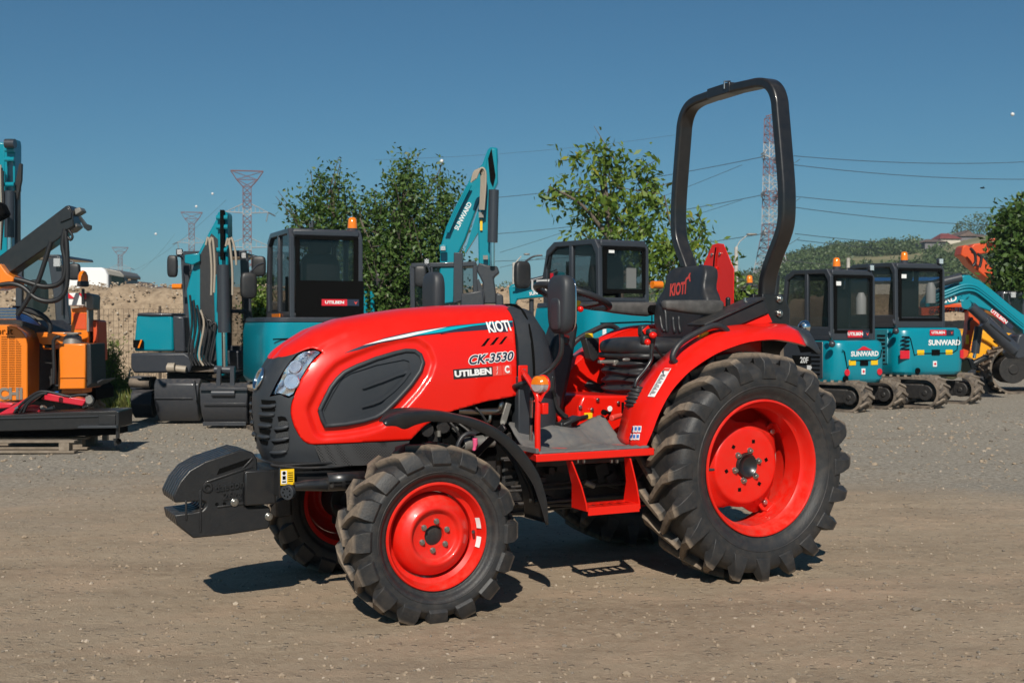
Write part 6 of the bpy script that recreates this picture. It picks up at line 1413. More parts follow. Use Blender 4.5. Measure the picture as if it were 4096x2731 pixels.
# ---- right edge machines
D=22.0; m=Mach('excavator',gnd(4050,1300+5828/D),0,label='yellow excavator with curved rear cover and black steel track at the right edge',cat='excavator'); m.o.z=0
by_=m.poly('engine_cover',R2([(820,470),(900,405),(1100,400),(1400,440),(1600,470),(1700,520),(1760,900),(1460,915),(1000,870),(900,780),(820,640),(805,560)]),21.6,1.6,'ylw',bevel=.06)
m.pipe('cover_rib',R2([(1120,510),(1250,580),(1370,680),(1440,790),(1460,900)]),21.55,.035,'ylw',by_)
m.pipe('panel_gap',R2([(1300,575),(1420,590),(1600,600)]),21.57,.02,'hole',by_); m.pipe('panel_gap',R2([(1410,600),(1430,720),(1490,780),(1650,775)]),21.57,.018,'hole',by_); m.pipe('panel_gap',R2([(1400,675),(1640,680)]),21.57,.018,'hole',by_); m.pipe('panel_gap',R2([(1470,855),(1760,860)]),21.57,.02,'hole',by_)
mb=MB(); put_text(mb,'58',m.w(3893,1385,21.5),(1,0,0),(0,0,1),.20,bold=0); m.part('number_lettering',mb,'ltred',by_,smooth=0,fixn=False)
mb=MB(); put_text(mb,'STAGE',m.w(3967,1438,21.5),(1,0,.03),(0,0,1),.095,bold=.02); put_text(mb,'V',m.w(3997,1436,21.5),(1,0,0),(0,0,1),.15,bold=.05,shear=.3); m.part('stage_lettering',mb,'hole',by_,smooth=0,fixn=False)
mb=MB(); mb.box(m.w(3967,1449,21.5),(.20,.01,.03)); m.part('lettering_bar',mb,'hole',by_)
m.poly('frame',R2([(1000,900),(1700,930),(1700,990),(1200,1060),(960,1050)]),21.8,1.0,'cab',bevel=.03); m.poly('blade',R2([(940,1060),(1240,1065),(1240,1310),(970,1310)]),21.4,.3,'bucket',bevel=.02)
mb=MB(); put_text(mb,'Poclain',m.w(3925,1487,21.3),(1,0,0),(0,0,1),.05) if False else None
mb=MB(); mb.box(m.w(3930,1485,21.75),(.22,.02,.03)); m.part('stripe',mb,'ylw')
mb=MB(); mb.tube([m.w(4015,1470,21.5),m.w(4015,1470,21.6)],.03,12); m.part('lamp',mb,'amber')
u=empty('x',(0,0,0)); bpy.data.objects.remove(u)
u_=MB(); u_.bb(0,1.6,0,1,.3,.6); u=m.part('undercarriage',u_,'cab'); p0=m.w(3955,1590,21.2); 
track(m,p0.x,p0.x+2.4,-.6,.45,.88,u,.58)
D=20.5; m=Mach('excavator',gnd(3840,1300+5828/D),0,label='orange-red excavator arm and olive breaker behind the teal WARD boom',cat='excavator'); m.o.z=0
m.poly('boom',R2([(300,95),(450,70),(700,45),(1000,60),(1180,150),(1190,230),(1110,220),(1040,110),(700,165),(480,200),(430,290),(300,300)]),20.6,.25,'orered',bevel=.02)
mb=MB(); put_text(mb,'SUNWARD',m.w(3786,1242,20.55),(1,0,.06),(0,0,1),.12,bold=.02); m.part('maker_lettering',mb,'navy',smooth=0,fixn=False)
m.poly('arm',R2([(960,90),(1050,90),(1120,340),(1040,400),(960,780),(860,860),(830,850),(930,480),(960,300)]),20.5,.22,'orered',bevel=.02)
m.pipe('arm_cylinder',R2([(1100,370),(1045,740)]),20.3,.07,'cab',None,0,14); m.pipe('cylinder_rod',R2([(1045,740),(1030,810)]),20.3,.03,'chrome',None,0); m.pipe('hose',R2([(1010,250),(960,300),(960,420)]),20.3,.025,'hosek')
mb=MB(); mb.box(m.w(3869,1357,20.45),(.05,.02,.16)); m.part('yellow_sticker',mb,'yellow')
m.poly('breaker',R2([(640,1090),(830,860),(940,810),(1000,960),(940,1010),(750,1110)]),20.3,.3,'olive',bevel=.02); m.pipe('breaker_chisel',R2([(1010,890),(1090,855),(1190,795),(1240,778)]),20.4,[.05,.05,.05,.02],'iron',None,0,12) if False else None
mb=MB(); mb.tube([m.w(*R2([p])[0],20.4) for p in ((1010,890),(1190,800),(1240,778))],[.055,.05,.01],12); m.part('breaker_chisel',mb,'iron')
m.poly('breaker_head',R2([(940,800),(1030,820),(1080,960),(1000,970)]),20.35,.3,'cab',bevel=.02)
D=19.6; m=Mach('excavator',gnd(4080,1300+5828/D),0,label='teal excavator boom arching down to the right edge, reading WARD with a red dealer sticker',cat='excavator'); m.o.z=0
bo=m.poly('boom',R1([(560,1400),(640,1290),(760,1230),(950,1140),(1100,1070),(1120,1010),(1150,980),(1260,980),(1300,1020),(1400,1060),(1500,1130),(1700,1290),(1900,1460),(2150,1640),(2150,1950),(1900,1720),(1600,1560),(1380,1480),(1240,1390),(1150,1400),(900,1450),(640,1480),(560,1490)]),D,.30,'teal',bevel=.02)
for k,(dy,r) in enumerate(((60,.030),(100,.022),(150,.022))): m.pipe('boom_pipe',R1([(640,1290+dy-20),(900,1170+dy),(1140,1080+dy),(1320,1080+dy),(1480,1180+dy),(1750,1400+dy),(2100,1690+dy)]),D-.05,r,'teal',bo)
m.pipe('bucket_cylinder',R1([(650,1140),(900,1070),(1110,1020)]),D-.1,.075,'cab',None,0,16)
m.poly('lug',R1([(1090,1370),(1140,1300),(1260,1270),(1250,1300),(1190,1350),(1150,1440)]),D-.06,.05,'teal',bo); m.pipe('boom_pin',[(3865,1217,D-.15),(3865,1217,D)],0,.08,'teal',None,0,16)
m.pipe('boom_cylinder',R2([(990,90),(1250,330),(1400,480)]),D-.2,.085,'cab',None,0,16); m.pipe('boom_cylinder',R2([(1180,300),(1450,560),(1600,700)]),D-.25,.11,'cab',None,0,16); m.pipe('hose',R2([(1250,330),(1400,460),(1540,570)]),D-.35,.018,'hosek')
mb=MB(); put_text(mb,'WARD',m.w(3772,1201,D-.01),(1,0,.18),(-.18,0,1),.15,bold=.03); m.part('maker_lettering',mb,'white',bo,smooth=0,fixn=False)
st_=m.poly('dealer_sign',R2([(1300,130),(1495,280),(1460,335),(1268,180)]),D-.012,.02,'signred',bo); m.poly('sign_panel',R2([(1495,280),(1590,355),(1555,415),(1462,335)]),D-.012,.02,'navy',bo)
mb=MB(); put_text(mb,'UTILBEN',m.w(3996,1266,D-.02),(1,0,-.78),(.62,0,.8),.07,bold=.03); m.part('sign_lettering',mb,'white',st_,smooth=0,fixn=False)
m.poly('boom_foot',R2([(1650,480),(1740,460),(1800,800),(1640,830),(1540,740),(1610,640)]),D-.2,.4,'cab',bevel=.03)
m.poly('body',[(4350,1290),(4600,1290),(4600,1520),(4350,1520)],D,1.5,'teal',bevel=.04); D=31; m=Mach('excavator',gnd(4000,1300+5828/D),0,label='large orange excavator boom against the hill at the top right',cat='excavator'); m.o.z=0
m.poly('arm',R1([(1110,670),(1140,530),(1190,505),(1260,540),(1280,640),(1440,680),(1620,900),(1700,1110),(1680,1140),(1540,1050),(1240,800),(1180,710)]),D,.5,'orered',bevel=.03)
m.poly('boom',R1([(1250,560),(1320,490),(1460,475),(1800,450),(2300,420),(2300,600),(1900,560),(1500,640),(1380,660)]),D+.1,.5,'orered',bevel=.03); m.poly('boom_cylinder',R1([(1550,420),(1820,375),(1830,400),(1560,460)]),D-.1,.2,'orered',bevel=.02)
m.pipe('hose',R1([(1260,560),(1330,650),(1340,780),(1300,840)]),D-.3,.04,'hosek'); m.pipe('hose',R1([(1370,650),(1430,700),(1420,800),(1400,860)]),D-.3,.04,'hosek')
m.poly('body',[(4350,1180),(4600,1180),(4600,1450),(4350,1450)],D,2,'orered',bevel=.05)
D=27; m=Mach('truck',gnd(4040,1300+5828/D),0,label='dark truck cab with grey frame behind the teal boom at the right edge',cat='truck'); m.o.z=0
cbk=m.poly('cab',R1([(1750,1230),(2100,1230),(2200,1260),(2200,2300),(1760,2300)]),D,1.8,'cab',bevel=.05); m.poly('windscreen',R1([(1790,1270),(1850,1270),(1870,1560),(1790,1560)]),D-.02,.02,'dglass',cbk); m.poly('side_window',R1([(1900,1290),(2080,1290),(2080,1600),(1900,1600)]),D-.02,.02,'dglass',cbk)
mb=MB(); mb.box(m.w(*R1([(1930,1290)])[0],D-.1),(.10,.05,.12)); m.part('work_light',mb,'clear',cbk)
D=20.5; m=Mach('dump_trailer',gnd(3000,1300+5828/D),0,label='machine canopy with an amber beacon and dark roof seen through the roll bar',cat='machine'); m.o.z=0
m.poly('canopy',[(2925,1148),(3060,1134),(3060,1142),(2925,1158)],D,1.2,'cab',bevel=.01); beacon(m,m.w(2998,1138,D)-V((0,0,.02)))
mb=MB(); mb.rect([m.w(2935,1150,D),m.w(2935,1400,D)],.06,.06); mb.rect([m.w(3055,1140,D),m.w(3055,1400,D)],.06,.06); mb.split('canopy_post','cab',m.root)
m.poly('body',[(2925,1225),(3060,1225),(3060,1500),(2925,1500)],D,1.0,'castgrey',bevel=.05)
mb=MB(); rounded(mb,m.w(2985,1210,D+.4),.18,.06,.22,4); m.part('operator_seat',mb,'vinyl',smooth=60)
# ================================================================ LANDSCAPE: bank, fence, trees, hill, houses, pylons, wires
import numpy as np
def fastmesh(name,v,f,mats,mi=None,parent=None,smooth=False):
    me=bpy.data.meshes.new(name); v=np.asarray(v,dtype=np.float32); f=np.asarray(f,dtype=np.int32); n,k=f.shape
    me.vertices.add(len(v)); me.vertices.foreach_set('co',v.ravel()); me.loops.add(n*k); me.loops.foreach_set('vertex_index',f.ravel()); me.polygons.add(n)
    me.polygons.foreach_set('loop_start',np.arange(0,n*k,k,dtype=np.int32)); me.polygons.foreach_set('loop_total',np.full(n,k,dtype=np.int32))
    for m_ in mats: me.materials.append(M[m_])
    if mi is not None: me.polygons.foreach_set('material_index',np.asarray(mi,dtype=np.int32))
    if smooth: me.polygons.foreach_set('use_smooth',np.ones(n,dtype=bool))
    me.update(calc_edges=True); o=bpy.data.objects.new(name,me); COL.objects.link(o)
    if parent: o.parent=parent
    return o
def leafmat(name,c,c2):
    m=bpy.data.materials.new(name); m.use_nodes=True; t=m.node_tree; N=t.nodes; L=t.links; b=N['Principled BSDF']
    oi=N.new('ShaderNodeNewGeometry'); mx=N.new('ShaderNodeMix'); mx.data_type='RGBA'; L.new(oi.outputs['Random Per Island'],mx.inputs['Factor']); mx.inputs[6].default_value=(*c,1); mx.inputs[7].default_value=(*c2,1)
    L.new(mx.outputs[2],b.inputs['Base Color']); b.inputs['Roughness'].default_value=.5
    tr=N.new('ShaderNodeBsdfTranslucent'); L.new(mx.outputs[2],tr.inputs['Color']); ms=N.new('ShaderNodeMixShader'); ms.inputs[0].default_value=.28
    L.new(b.outputs[0],ms.inputs[1]); L.new(tr.outputs[0],ms.inputs[2]); L.new(ms.outputs[0],N['Material Output'].inputs[0]); return m
M['lf1']=leafmat('dark_leaf',(.035,.085,.014),(.11,.18,.035)); M['lf2']=leafmat('walnut_leaf',(.085,.165,.02),(.18,.25,.035)); M['lf3']=leafmat('hill_foliage',(.06,.10,.035),(.12,.16,.06)); M['lf4']=leafmat('grass_blade',(.08,.13,.02),(.20,.20,.06)); M['lf2b']=leafmat('young_leaf',(.25,.26,.02),(.33,.30,.05))
M['bark']=mat('bark',(.10,.08,.06),.9,n_scale=20,n_amt=.6,n_col=(.18,.15,.12),bump=.6,b_scale=30)
rng=np.random.default_rng(5)
def leaves(cen,size,elong=1.8,droop=0.,jit=.3):
    n=len(cen); d=rng.normal(size=(n,3)); d[:,2]-=droop; d/=np.linalg.norm(d,axis=1)[:,None]; r=rng.normal(size=(n,3)); s=np.cross(d,r); s/=np.linalg.norm(s,axis=1)[:,None]; nn=np.cross(d,s)
    L_=(size*(1+jit*rng.uniform(-1,1,n)))[:,None]; W_=L_/elong/2
    a=cen; b=cen+d*L_*.5+s*W_+nn*L_*.06; c=cen+d*L_; e=cen+d*L_*.5-s*W_+nn*L_*.06
    v=np.stack([a,b,c,e],1).reshape(-1,3); f=np.arange(4*n).reshape(n,4); return v,f
def crown(name,parent,org,blobs,D,depth,ntw,nlf,size,mt,twl=.55,up=.5,elong=1.8,droop=0.,spread=.09,extra=None):
    # twigs start inside each crown mass and reach out and up; leaves sit along the twigs
    P_=[]; tb=MB(); A=[b[2]*b[3] for b in blobs]; tot=sum(A)
    for (cx,cy,rx,ry),a_ in zip(blobs,A):
        k=int(ntw*a_/tot); c=at(cx,cy,D)-V(org); sx=rx*D/FPX; sz=ry*D/FPX; sy=min(depth,(sx+sz)*.55)
        for i in range(k):
            u=rng.normal(size=3); u/=np.linalg.norm(u); r=rng.uniform(.35,1)**.6; p=np.array([c.x+u[0]*sx*r,c.y+u[1]*sy*r,c.z+u[2]*sz*r])
            d=u*.8+np.array([0,0,up])+rng.normal(size=3)*.35; d/=np.linalg.norm(d); L_=twl*rng.uniform(.5,1.2); r0=r
            t=rng.uniform(0,1,nlf)[:,None]; q=p+d*L_*(t-.4)+rng.normal(size=(nlf,3))*spread; P_.append(q)
            if i%6==0: tb.tube([V(p-d*L_*.6),V(p+d*L_*.6)],[.012,.004],4,cap=False)
    cen=np.concatenate(P_); v,f=leaves(cen,size,elong,droop)
    o=fastmesh(name,v,f,[mt] if not extra else [mt,extra],(rng.random(len(f))<.04) if extra else None,parent); return o,tb
def tree(name,label,px,D,trunk,limbs,blobs,depth,ntw,nlf,size,mt,cat='tree',**k):
    g=gnd(px,1300+5828/D); g.z=0; r=empty(name,g,0,label=label,cat=cat); mb=MB(); pts=[at(a,b,D)-g for a,b in trunk]; pts[0].z=-.05
    mb.tube(catmull(pts,4),[lerp(.10,.03,i/((len(pts)-1)*4)) for i in range((len(pts)-1)*4+1)],10)
    for l in limbs:
        q=[at(a,b,D)+V((0,(dd if len(l)>0 else 0),0))-g for a,b,dd in l]; c=catmull(q,4); mb.tube(c,[lerp(.045,.010,i/(len(c)-1)) for i in range(len(c))],7)
    t=mb.build('trunk','bark',r,smooth=60); o,tb=crown('crown',r,g,blobs,D,depth,ntw,nlf,size,mt,**k); tb.build('twigs','bark',t,smooth=0,weld=False,fixn=False)
    return r
tree('tree','tall dense dark green tree, left of the raised teal boom',1600,18.9,[(1610,1700),(1615,1400),(1600,1150),(1610,900),(1618,720)],[[(1610,1250,0),(1700,1050,.3),(1760,850,.4)],[(1605,1200,0),(1500,1000,-.3),(1450,880,-.3)],[(1600,1100,0),(1560,900,.4),(1560,760,.5)]],
 [(1620,740,55,100),(1615,690,25,70),(1590,880,110,150),(1700,860,90,150),(1780,800,55,110),(1520,950,90,130),(1640,1020,160,170),(1540,1130,160,150),(1700,1130,150,130),(1790,980,60,160),(1600,1230,190,110),(1440,1050,70,130),(1500,1180,90,110)],1.1,1050,15,.078,'lf1',twl=.62,up=.9,spread=.05)
tree('tree','slim dark green tree with an airy top, behind the amber beacon cab',1330,19.1,[(1340,1700),(1340,1300),(1335,1000),(1330,760)],[[(1335,1100,0),(1250,950,.2),(1200,840,.3)],[(1335,1050,0),(1400,920,.3),(1440,820,.3)]],
 [(1340,745,35,65),(1350,800,60,90),(1270,800,50,90),(1215,860,55,60),(1290,900,100,90),(1420,880,70,100),(1340,1000,120,130),(1440,1000,80,120),(1230,940,60,60),(1450,1120,90,110)],1.0,420,14,.075,'lf1',twl=.6,up=.9,spread=.05)
tree('walnut_tree','light green walnut tree with large drooping leaves, left of the roll bar',2510,19,[(2500,1700),(2490,1350),(2470,1100),(2440,900),(2400,700)],[[(2480,1150,0),(2560,950,.3),(2600,760,.4)],[(2470,1000,0),(2330,830,-.2),(2210,760,-.2)],[(2480,1100,0),(2640,1000,.3),(2780,900,.3)],[(2440,900,0),(2420,700,.1),(2420,580,.1)]],
 [(2420,600,50,50),(2400,680,80,60),(2310,640,60,30),(2250,760,80,35),(2190,765,30,25),(2380,780,110,60),(2480,700,60,70),(2560,680,50,50),(2590,760,70,60),(2500,820,110,70),(2620,850,60,70),(2360,870,90,60),(2520,920,130,70),(2430,960,110,60),(2680,980,100,80),(2770,900,60,50),(2800,870,30,30),(2620,1050,120,80),(2760,1000,70,60),(2680,1120,110,70),(2870,1130,80,90),(2960,1180,60,60),(2880,1060,50,40)],1.0,360,11,.14,'lf2',twl=.55,up=.1,elong=2.5,droop=.8,spread=.05,extra='lf2b')
tree('tree','dark leafy tree filling the right edge below the lamp post',4080,27.5,[(4100,1600),(4110,1300),(4100,1000)],[[(4100,1200,0),(4020,1000,.3),(4040,900,.3)]],
 [(4060,895,35,50),(4095,930,50,100),(4055,1010,50,90),(4100,1090,90,110),(4130,1000,80,150),(4060,1140,60,60)],2.0,900,14,.16,'lf1',twl=.7,up=.7,spread=.12)
def bush(name,label,px,D,blobs,ntw,nlf,size,mt,depth=.7,**k):
    g=gnd(px,1300+5828/D); g.z=0; r=empty(name,g,0,label=label,cat='shrub'); mb=MB()
    for i in range(5): mb.tube([(rng.uniform(-.1,.1),rng.uniform(-.1,.1),0),(rng.uniform(-.4,.4),rng.uniform(-.3,.3),.9)],[.02,.008],5)
    t=mb.build('stem','bark',r); o,tb=crown('foliage',r,g,blobs,D,depth,ntw,nlf,size,mt,**k); tb.build('twigs','bark',t,smooth=0,weld=False,fixn=False)
bush('bush','bright green bush climbing the fence between the two left excavators',1040,17.5,[(1040,1250,45,80),(1045,1380,50,110),(1035,1520,60,90),(1090,1450,40,110)],900,18,.06,'lf2',twl=.3,up=.3,spread=.06)
bush('bush','low green weeds at the foot of the rubble bank, right of the orange rig',430,17.5,[(430,1560,70,70),(480,1590,60,50),(410,1490,25,70),(445,1440,18,50),(520,1600,60,40)],900,16,.06,'lf2',twl=.35,up=1.2,elong=4,spread=.05,depth=.5)
bush('bush','dark green shrub on top of the bank between pylon and cab',1060,40,[(1040,1150,35,28),(1075,1150,30,25)],120,14,.14,'lf1',twl=.4,spread=.1)
# grass tufts round the fence foot
cen=[]
for i in range(5200):
    px=rng.choice([rng.uniform(395,560),rng.uniform(560,1120),rng.uniform(2020,2300)],p=[.6,.3,.1]); Dd=rng.uniform(16.2,18.6); p=gnd(px,1300+5828/Dd); cen.append((p.x,p.y,rng.uniform(0,.08)))
cen=np.array(cen); v,f=leaves(cen,.22,9,-1.6,.5); o=fastmesh('grass',v,f,['lf4']); tag(o,'yellow green grass and weeds along the foot of the rubble bank','grass',kind='stuff')
# rubble bank
M['rubble']=mat('rubble',(.22,.16,.105),.95,n_scale=9,n_amt=1,n_col=(.37,.28,.19),bump=1,b_scale=22,n_lo=.35,n_hi=.68)
def banky(x,y,top,y0,y1):
    k=smst((y-y0)/(y1-y0)); z=top*k+ .16*noise.noise(V((x*.9,y*.9,1)))*k*(1.6-k)+.10*noise.noise(V((x*2.6,y*2.6,5)))*(k>.02)+.05*noise.noise(V((x*7,y*7,9)))*(k>.02); return z
def bank(name,label,x0,x1,y0,y1,y2,top,seed,n=2600):
    nx_=150; ny_=50; vs=[]
    for j in range(ny_+1):
        for i in range(nx_+1):
            x=lerp(x0,x1,i/nx_); v=j/ny_; y=lerp(y0,y1,v/.7) if v<.7 else lerp(y1,y2,(v-.7)/.3)
            e=smst(i/nx_*12)*smst((1-i/nx_)*12) if seed!=1 else smst((1-i/nx_)*10); vs.append((x,y,banky(x,y,top*e,y0,y1)-.06))
    f=[(j*(nx_+1)+i,j*(nx_+1)+i+1,(j+1)*(nx_+1)+i+1,(j+1)*(nx_+1)+i) for j in range(ny_) for i in range(nx_)]
    o=fastmesh(name,vs,f,['rubble'],smooth=True); tag(o,kind='structure')
    mb=MB(); rr=random.Random(seed)
    for i in range(n):
        y=lerp(y0+.05,y1+.8,rr.random()); x=rr.uniform(x0,x1); e=smst((x-x0)/(x1-x0)*12) if seed!=1 else 1; e*=smst((x1-x)/(x1-x0)*10); z=banky(x,y,top*e,y0,y1); r=rr.choice([.010,.012,.015,.02,.032])*rr.uniform(.6,1.4)
        m_=Matrix.Rotation(rr.random()*6.3,3,'Z'); mb.cur=rr.choice([0,0,1,2]); a=rr.uniform(.6,1.3); mb.add([m_@V((p.x*r*a,p.y*r,p.z*r*.65*(1+.3*math.sin(5*p.x+i))))+V((x,y,z)) for p in iv],iff)
    s=mb.build(name+'_stones' if False else 'rubble_stones',['rb1','rb2','rb3'],None,smooth=0,weld=False,fixn=False); tag(s,label,'stones',kind='stuff')
M['rb1']=mat('rubble_tan',(.36,.28,.20),.9); M['rb2']=mat('rubble_brown',(.28,.21,.145),.9); M['rb3']=mat('rubble_pale',(.50,.44,.36),.9)
bank('bank','tan stones strewn over the long rubble bank behind the machines',-16,3.0,19.5,22.0,60,1.98,1,6500)
bank('bank','pale stones on the rubble heap behind the teal boom at the right',9,22,33,35,42,2.2,2,700)
# wire mesh fence before the bank
fr=empty('wire_fence',gnd(700,1300+5828/19),0,label='rusty wire mesh fence standing in front of the rubble bank',cat='fence'); fr.location.z=0
M['wire']=mat('rusty_wire',(.10,.075,.055),.8,.3); 
for px in (395,640,880,1120):
    mb=MB(); p=at(px,1300,19)-fr.location; mb.tube([(p.x,p.y,0),(p.x,p.y,1.55)],.022,8); mb.build('fence_post','wire',fr)
mb=MB(); a=at(395,1300,19)-fr.location; b=at(1130,1300,19)-fr.location
for i in range(38): x=lerp(a.x,b.x,i/37); mb.tube([(x,0.0+a.y,.02),(x,a.y,1.5)],.0032,3,cap=False)
for j in range(16): z=.04+j*.097; mb.tube([(a.x,a.y,z),(b.x,b.y,z+.01*math.sin(j))],.0032,3,cap=False)
mb.build('wire_mesh','wire',fr,weld=False,fixn=False,smooth=0)
# white bus on the bank
g=at(400,1160,44); g.z=1.9; m=Mach('bus',g,0,label='white bus or van parked on top of the rubble bank at the left',cat='bus'); D=44
fc=m.poly('body',[(262,1168),(262,1085),(275,1072),(300,1069),(405,1070),(418,1078),(430,1100),(433,1168)],D,2.2,'white',bevel=.06)
m.poly('side_roof',[(405,1070),(480,1085),(496,1100),(496,1112),(424,1098),(418,1080)],D+.2,2,'castgrey',bevel=.03); m.poly('side_window',[(424,1098),(496,1108),(500,1166),(432,1166)],D+.15,.3,'dglass',bevel=.02); m.poly('side_panel',[(424,1098),(496,1108),(500,1166),(432,1166)],D+.5,1.6,'navy')
mb=MB(); mb.bb(m.w(385,1168,D).x,m.w(385,1168,D).x+.5,.1,.5,-.2,.3); m.part('wheel',mb,'hole')
# low houses on the left horizon
def house(name,label,px,D,x0,x1,ztop,zb,roofh,wallm,roofm,depth=8,gable=False,wins=()):
    g=at(px,zb,D); m=Mach(name,g,0,label=label,cat='house'); a=m.w(x0,zb,D); b=m.w(x1,ztop,D); w_=b.x-a.x
    mb=MB(); mb.bb(a.x,b.x,0,depth,-1.5,b.z); wl_=m.part('wall',mb,wallm)
    mb=MB(); ov=w_*.06; rz=roofh*D/FPX
    if gable: mb.prism([(a.x-ov,-.5,b.z),(b.x+ov,-.5,b.z),((a.x+b.x)/2,-.5,b.z+rz)],(0,depth+1,0))
    else: mb.add([(a.x-ov,-.5,b.z),(b.x+ov,-.5,b.z),(b.x+ov,depth+.5,b.z),(a.x-ov,depth+.5,b.z),(lerp(a.x,b.x,.3),depth*.5,b.z+rz),(lerp(a.x,b.x,.7),depth*.5,b.z+rz)],[(0,1,5,4),(1,2,5),(2,3,4,5),(3,0,4),(0,3,2,1)])
    rf=m.part('roof',mb,roofm)
    for (u,v,hw,hh) in wins:
        p=m.w(u,v,D); mb=MB(); s=D/FPX; mb.box((p.x,-.03,p.z),(hw*s,.1,hh*s)); f=m.part('window',mb,'hole',wl_)
    return m
M['roofred']=mat('red_roof_tiles',(.16,.035,.03),.8,n_scale=1,n_amt=.4); M['roofbrn']=mat('brown_roof_tiles',(.11,.075,.06),.85,n_scale=1,n_amt=.4); M['wallc']=mat('cream_wall',(.55,.50,.42),.85); M['wallg']=mat('grey_wall',(.16,.15,.16),.85)
house('house','low house with a red band roof on the left horizon beside the white bus',560,200,505,670,1150,1164,6,'wallc','roofred',wins=((560,1157,8,5),(620,1157,8,5)))
house('house','dark gabled roof poking over the bank right of the white bus',545,190,518,566,1146,1164,22,'wallg','roofbrn',gable=True,wins=((540,1155,8,6),))
# ---- hill
def ridge(px): return interp([(1700,1150),(1950,1128),(2050,1110),(2150,1108),(2400,1120),(2900,1105),(3050,1068),(3150,1020),(3300,985),(3450,980),(3600,968),(3700,958),(3850,925),(3950,905),(4100,920),(4500,900),(5200,880)],px)
M['hillg']=mat('hill_grass',(.13,.135,.055),.95,n_scale=.035,n_amt=1,n_col=(.27,.225,.12),n_lo=.42,n_hi=.62)
vs=[]; ncol,nrow=150,40; DH0,DH1=120,330
def hillp(px,v):
    D=lerp(DH0,DH1,v); zr=(1300-ridge(px)-42)*DH1/FPX+CAM_H; z=zr*(smst(v)*.85+.15*v)-.3; X=(px-2048)*D/FPX
    return V((X,D,z+.5*noise.noise(V((X*.05,D*.05,0)))*v))
for j in range(nrow+1):
    for i in range(ncol+1): vs.append(hillp(lerp(1700,5300,i/ncol),j/nrow))
for i in range(ncol+1): p=hillp(lerp(1700,5300,i/ncol),1); vs.append(V((p.x*1.6,p.y*1.8,-.5)))
f=[(j*(ncol+1)+i,j*(ncol+1)+i+1,(j+1)*(ncol+1)+i+1,(j+1)*(ncol+1)+i) for j in range(nrow+1) for i in range(ncol)]
o=fastmesh('hill',vs,f,['hillg'],smooth=True); tag(o,kind='structure')
# woodland on the hill: reads as one mass
cen=[]
def clump(px,v,r,n,h=1.0):
    c=hillp(px,v); q=rng.normal(size=(n,3)); q/=np.linalg.norm(q,axis=1)[:,None]; q*=(rng.uniform(.55,1,n)**.5)[:,None]; q[:,2]*=h; cen.append(q*r+np.array([c.x,c.y,c.z+r*h*.45]))
for i in range(720):
    px=rng.uniform(2950,4500); v=rng.uniform(.25,1.0)
    # the open meadow strip and the house plots stay clear
    c=hillp(px,v); py=1300-(c.z-CAM_H)*FPX/c.y
    if 3370<px<3720 and 1026<py<1088: continue
    if 3680<px<3990 and 900<py<1036: continue
    if px<3050 and rng.random()<.5: continue
    clump(px,v,rng.uniform(1.5,3.3),240,rng.uniform(.6,1.0))
for px,r in ((3800,2),(3860,4.5),(3900,6),(3940,5.5),(3820,3),(3990,5)): clump(px,1,r,500,.9)
for i in range(160): px=rng.uniform(1900,3050); clump(px,rng.uniform(.5,1),rng.uniform(1.2,2.6),110,.7)
cen=np.concatenate(cen); v,f=leaves(cen,.58,1.5,0,.5); o=fastmesh('woodland',v,f,['lf3']); tag(o,'green woodland and scrub covering the distant hillside','woodland',kind='stuff')
hm=[('cream house with a red hipped roof on the hill, left of its grey gabled neighbour',3785,300,3762,3842,955,995,26,'wallc','roofred',False,((3795,978,9,9),(3820,978,9,9))),
('low dark brown roofed house on the hill, leftmost of the hill houses',3740,292,3700,3786,968,998,16,'wallg','roofbrn',False,((3735,988,10,7),)),
('grey gabled house on the hill, right of the red roofed house',3870,305,3832,3905,945,990,24,'wallg','roofbrn',True,((3860,970,8,10),(3885,970,8,10))),
('small white house on the hill beside the grey gabled one',3930,306,3895,3970,948,988,16,'wallc','roofbrn',False,((3915,975,9,8),))]
for lb,px,D,x0,x1,zt,zb,rh,wm,rm,gb,wi in hm: house('house',lb,px,D,x0,x1,zt,zb,rh,wm,rm,gable=gb,wins=wi)
g=at(3992,950,300); m=Mach('chimney_tower',g,0,label='pale brick chimney tower with a dark cap standing on the hill at the right',cat='tower'); mb=MB(); s=300/FPX; mb.bb(-5.5*s,5.5*s,0,11*s,-2,38*s); m.part('shaft',mb,'rb3'); mb=MB(); mb.bb(-6.5*s,6.5*s,-1*s,12*s,38*s,43*s); m.part('cap',mb,'roofred')
# blue warehouse strip behind the right cabs
m=Mach('warehouse',at(3660,1130,60),0,label='long blue and white low building behind the right excavator cabs',cat='building'); m.poly('wall',[(3500,1118),(3790,1118),(3790,1300),(3500,1300)],60,6,'wallc'); m.poly('roof_band',[(3495,1110),(3795,1108),(3795,1122),(3495,1124)],59.8,6.5,'bluedec')
# ---- lamp posts and poles
M['conc']=mat('concrete_pole',(.36,.34,.31),.85,n_scale=6,n_amt=.4)
def pole(label,px,pyt,D,r=.09,arm=None,name='utility_pole',cat='pole'):
    g=gnd(px,1300+5828/D); g.z=0; m=Mach(name,g,0,label=label,cat=cat); top=at(px,pyt,D)-g; mb=MB(); mb.tube([(0,0,-.2),top],[r*1.2,r*.85],10); m.part('pole',mb,'conc',smooth=60)
    if arm:
        pts=[at(a,b,D)-g for a,b in arm]; mb=MB(); mb.tube(pts,.022,6); m.part('arm',mb,'conc'); mb=MB(); e=pts[-1]; rounded(mb,e+V((.2,0,.03)),.26,.10,.05,3); m.part('lamp_head',mb,'castgrey')
pole('short concrete pole above the low teal SUN boom',2056,1050,60,.10)
pole('concrete street lamp with angled arm behind the red warning board',2945,988,55,.10,[(2945,990),(2960,965),(2990,940)],'street_lamp','lamp')
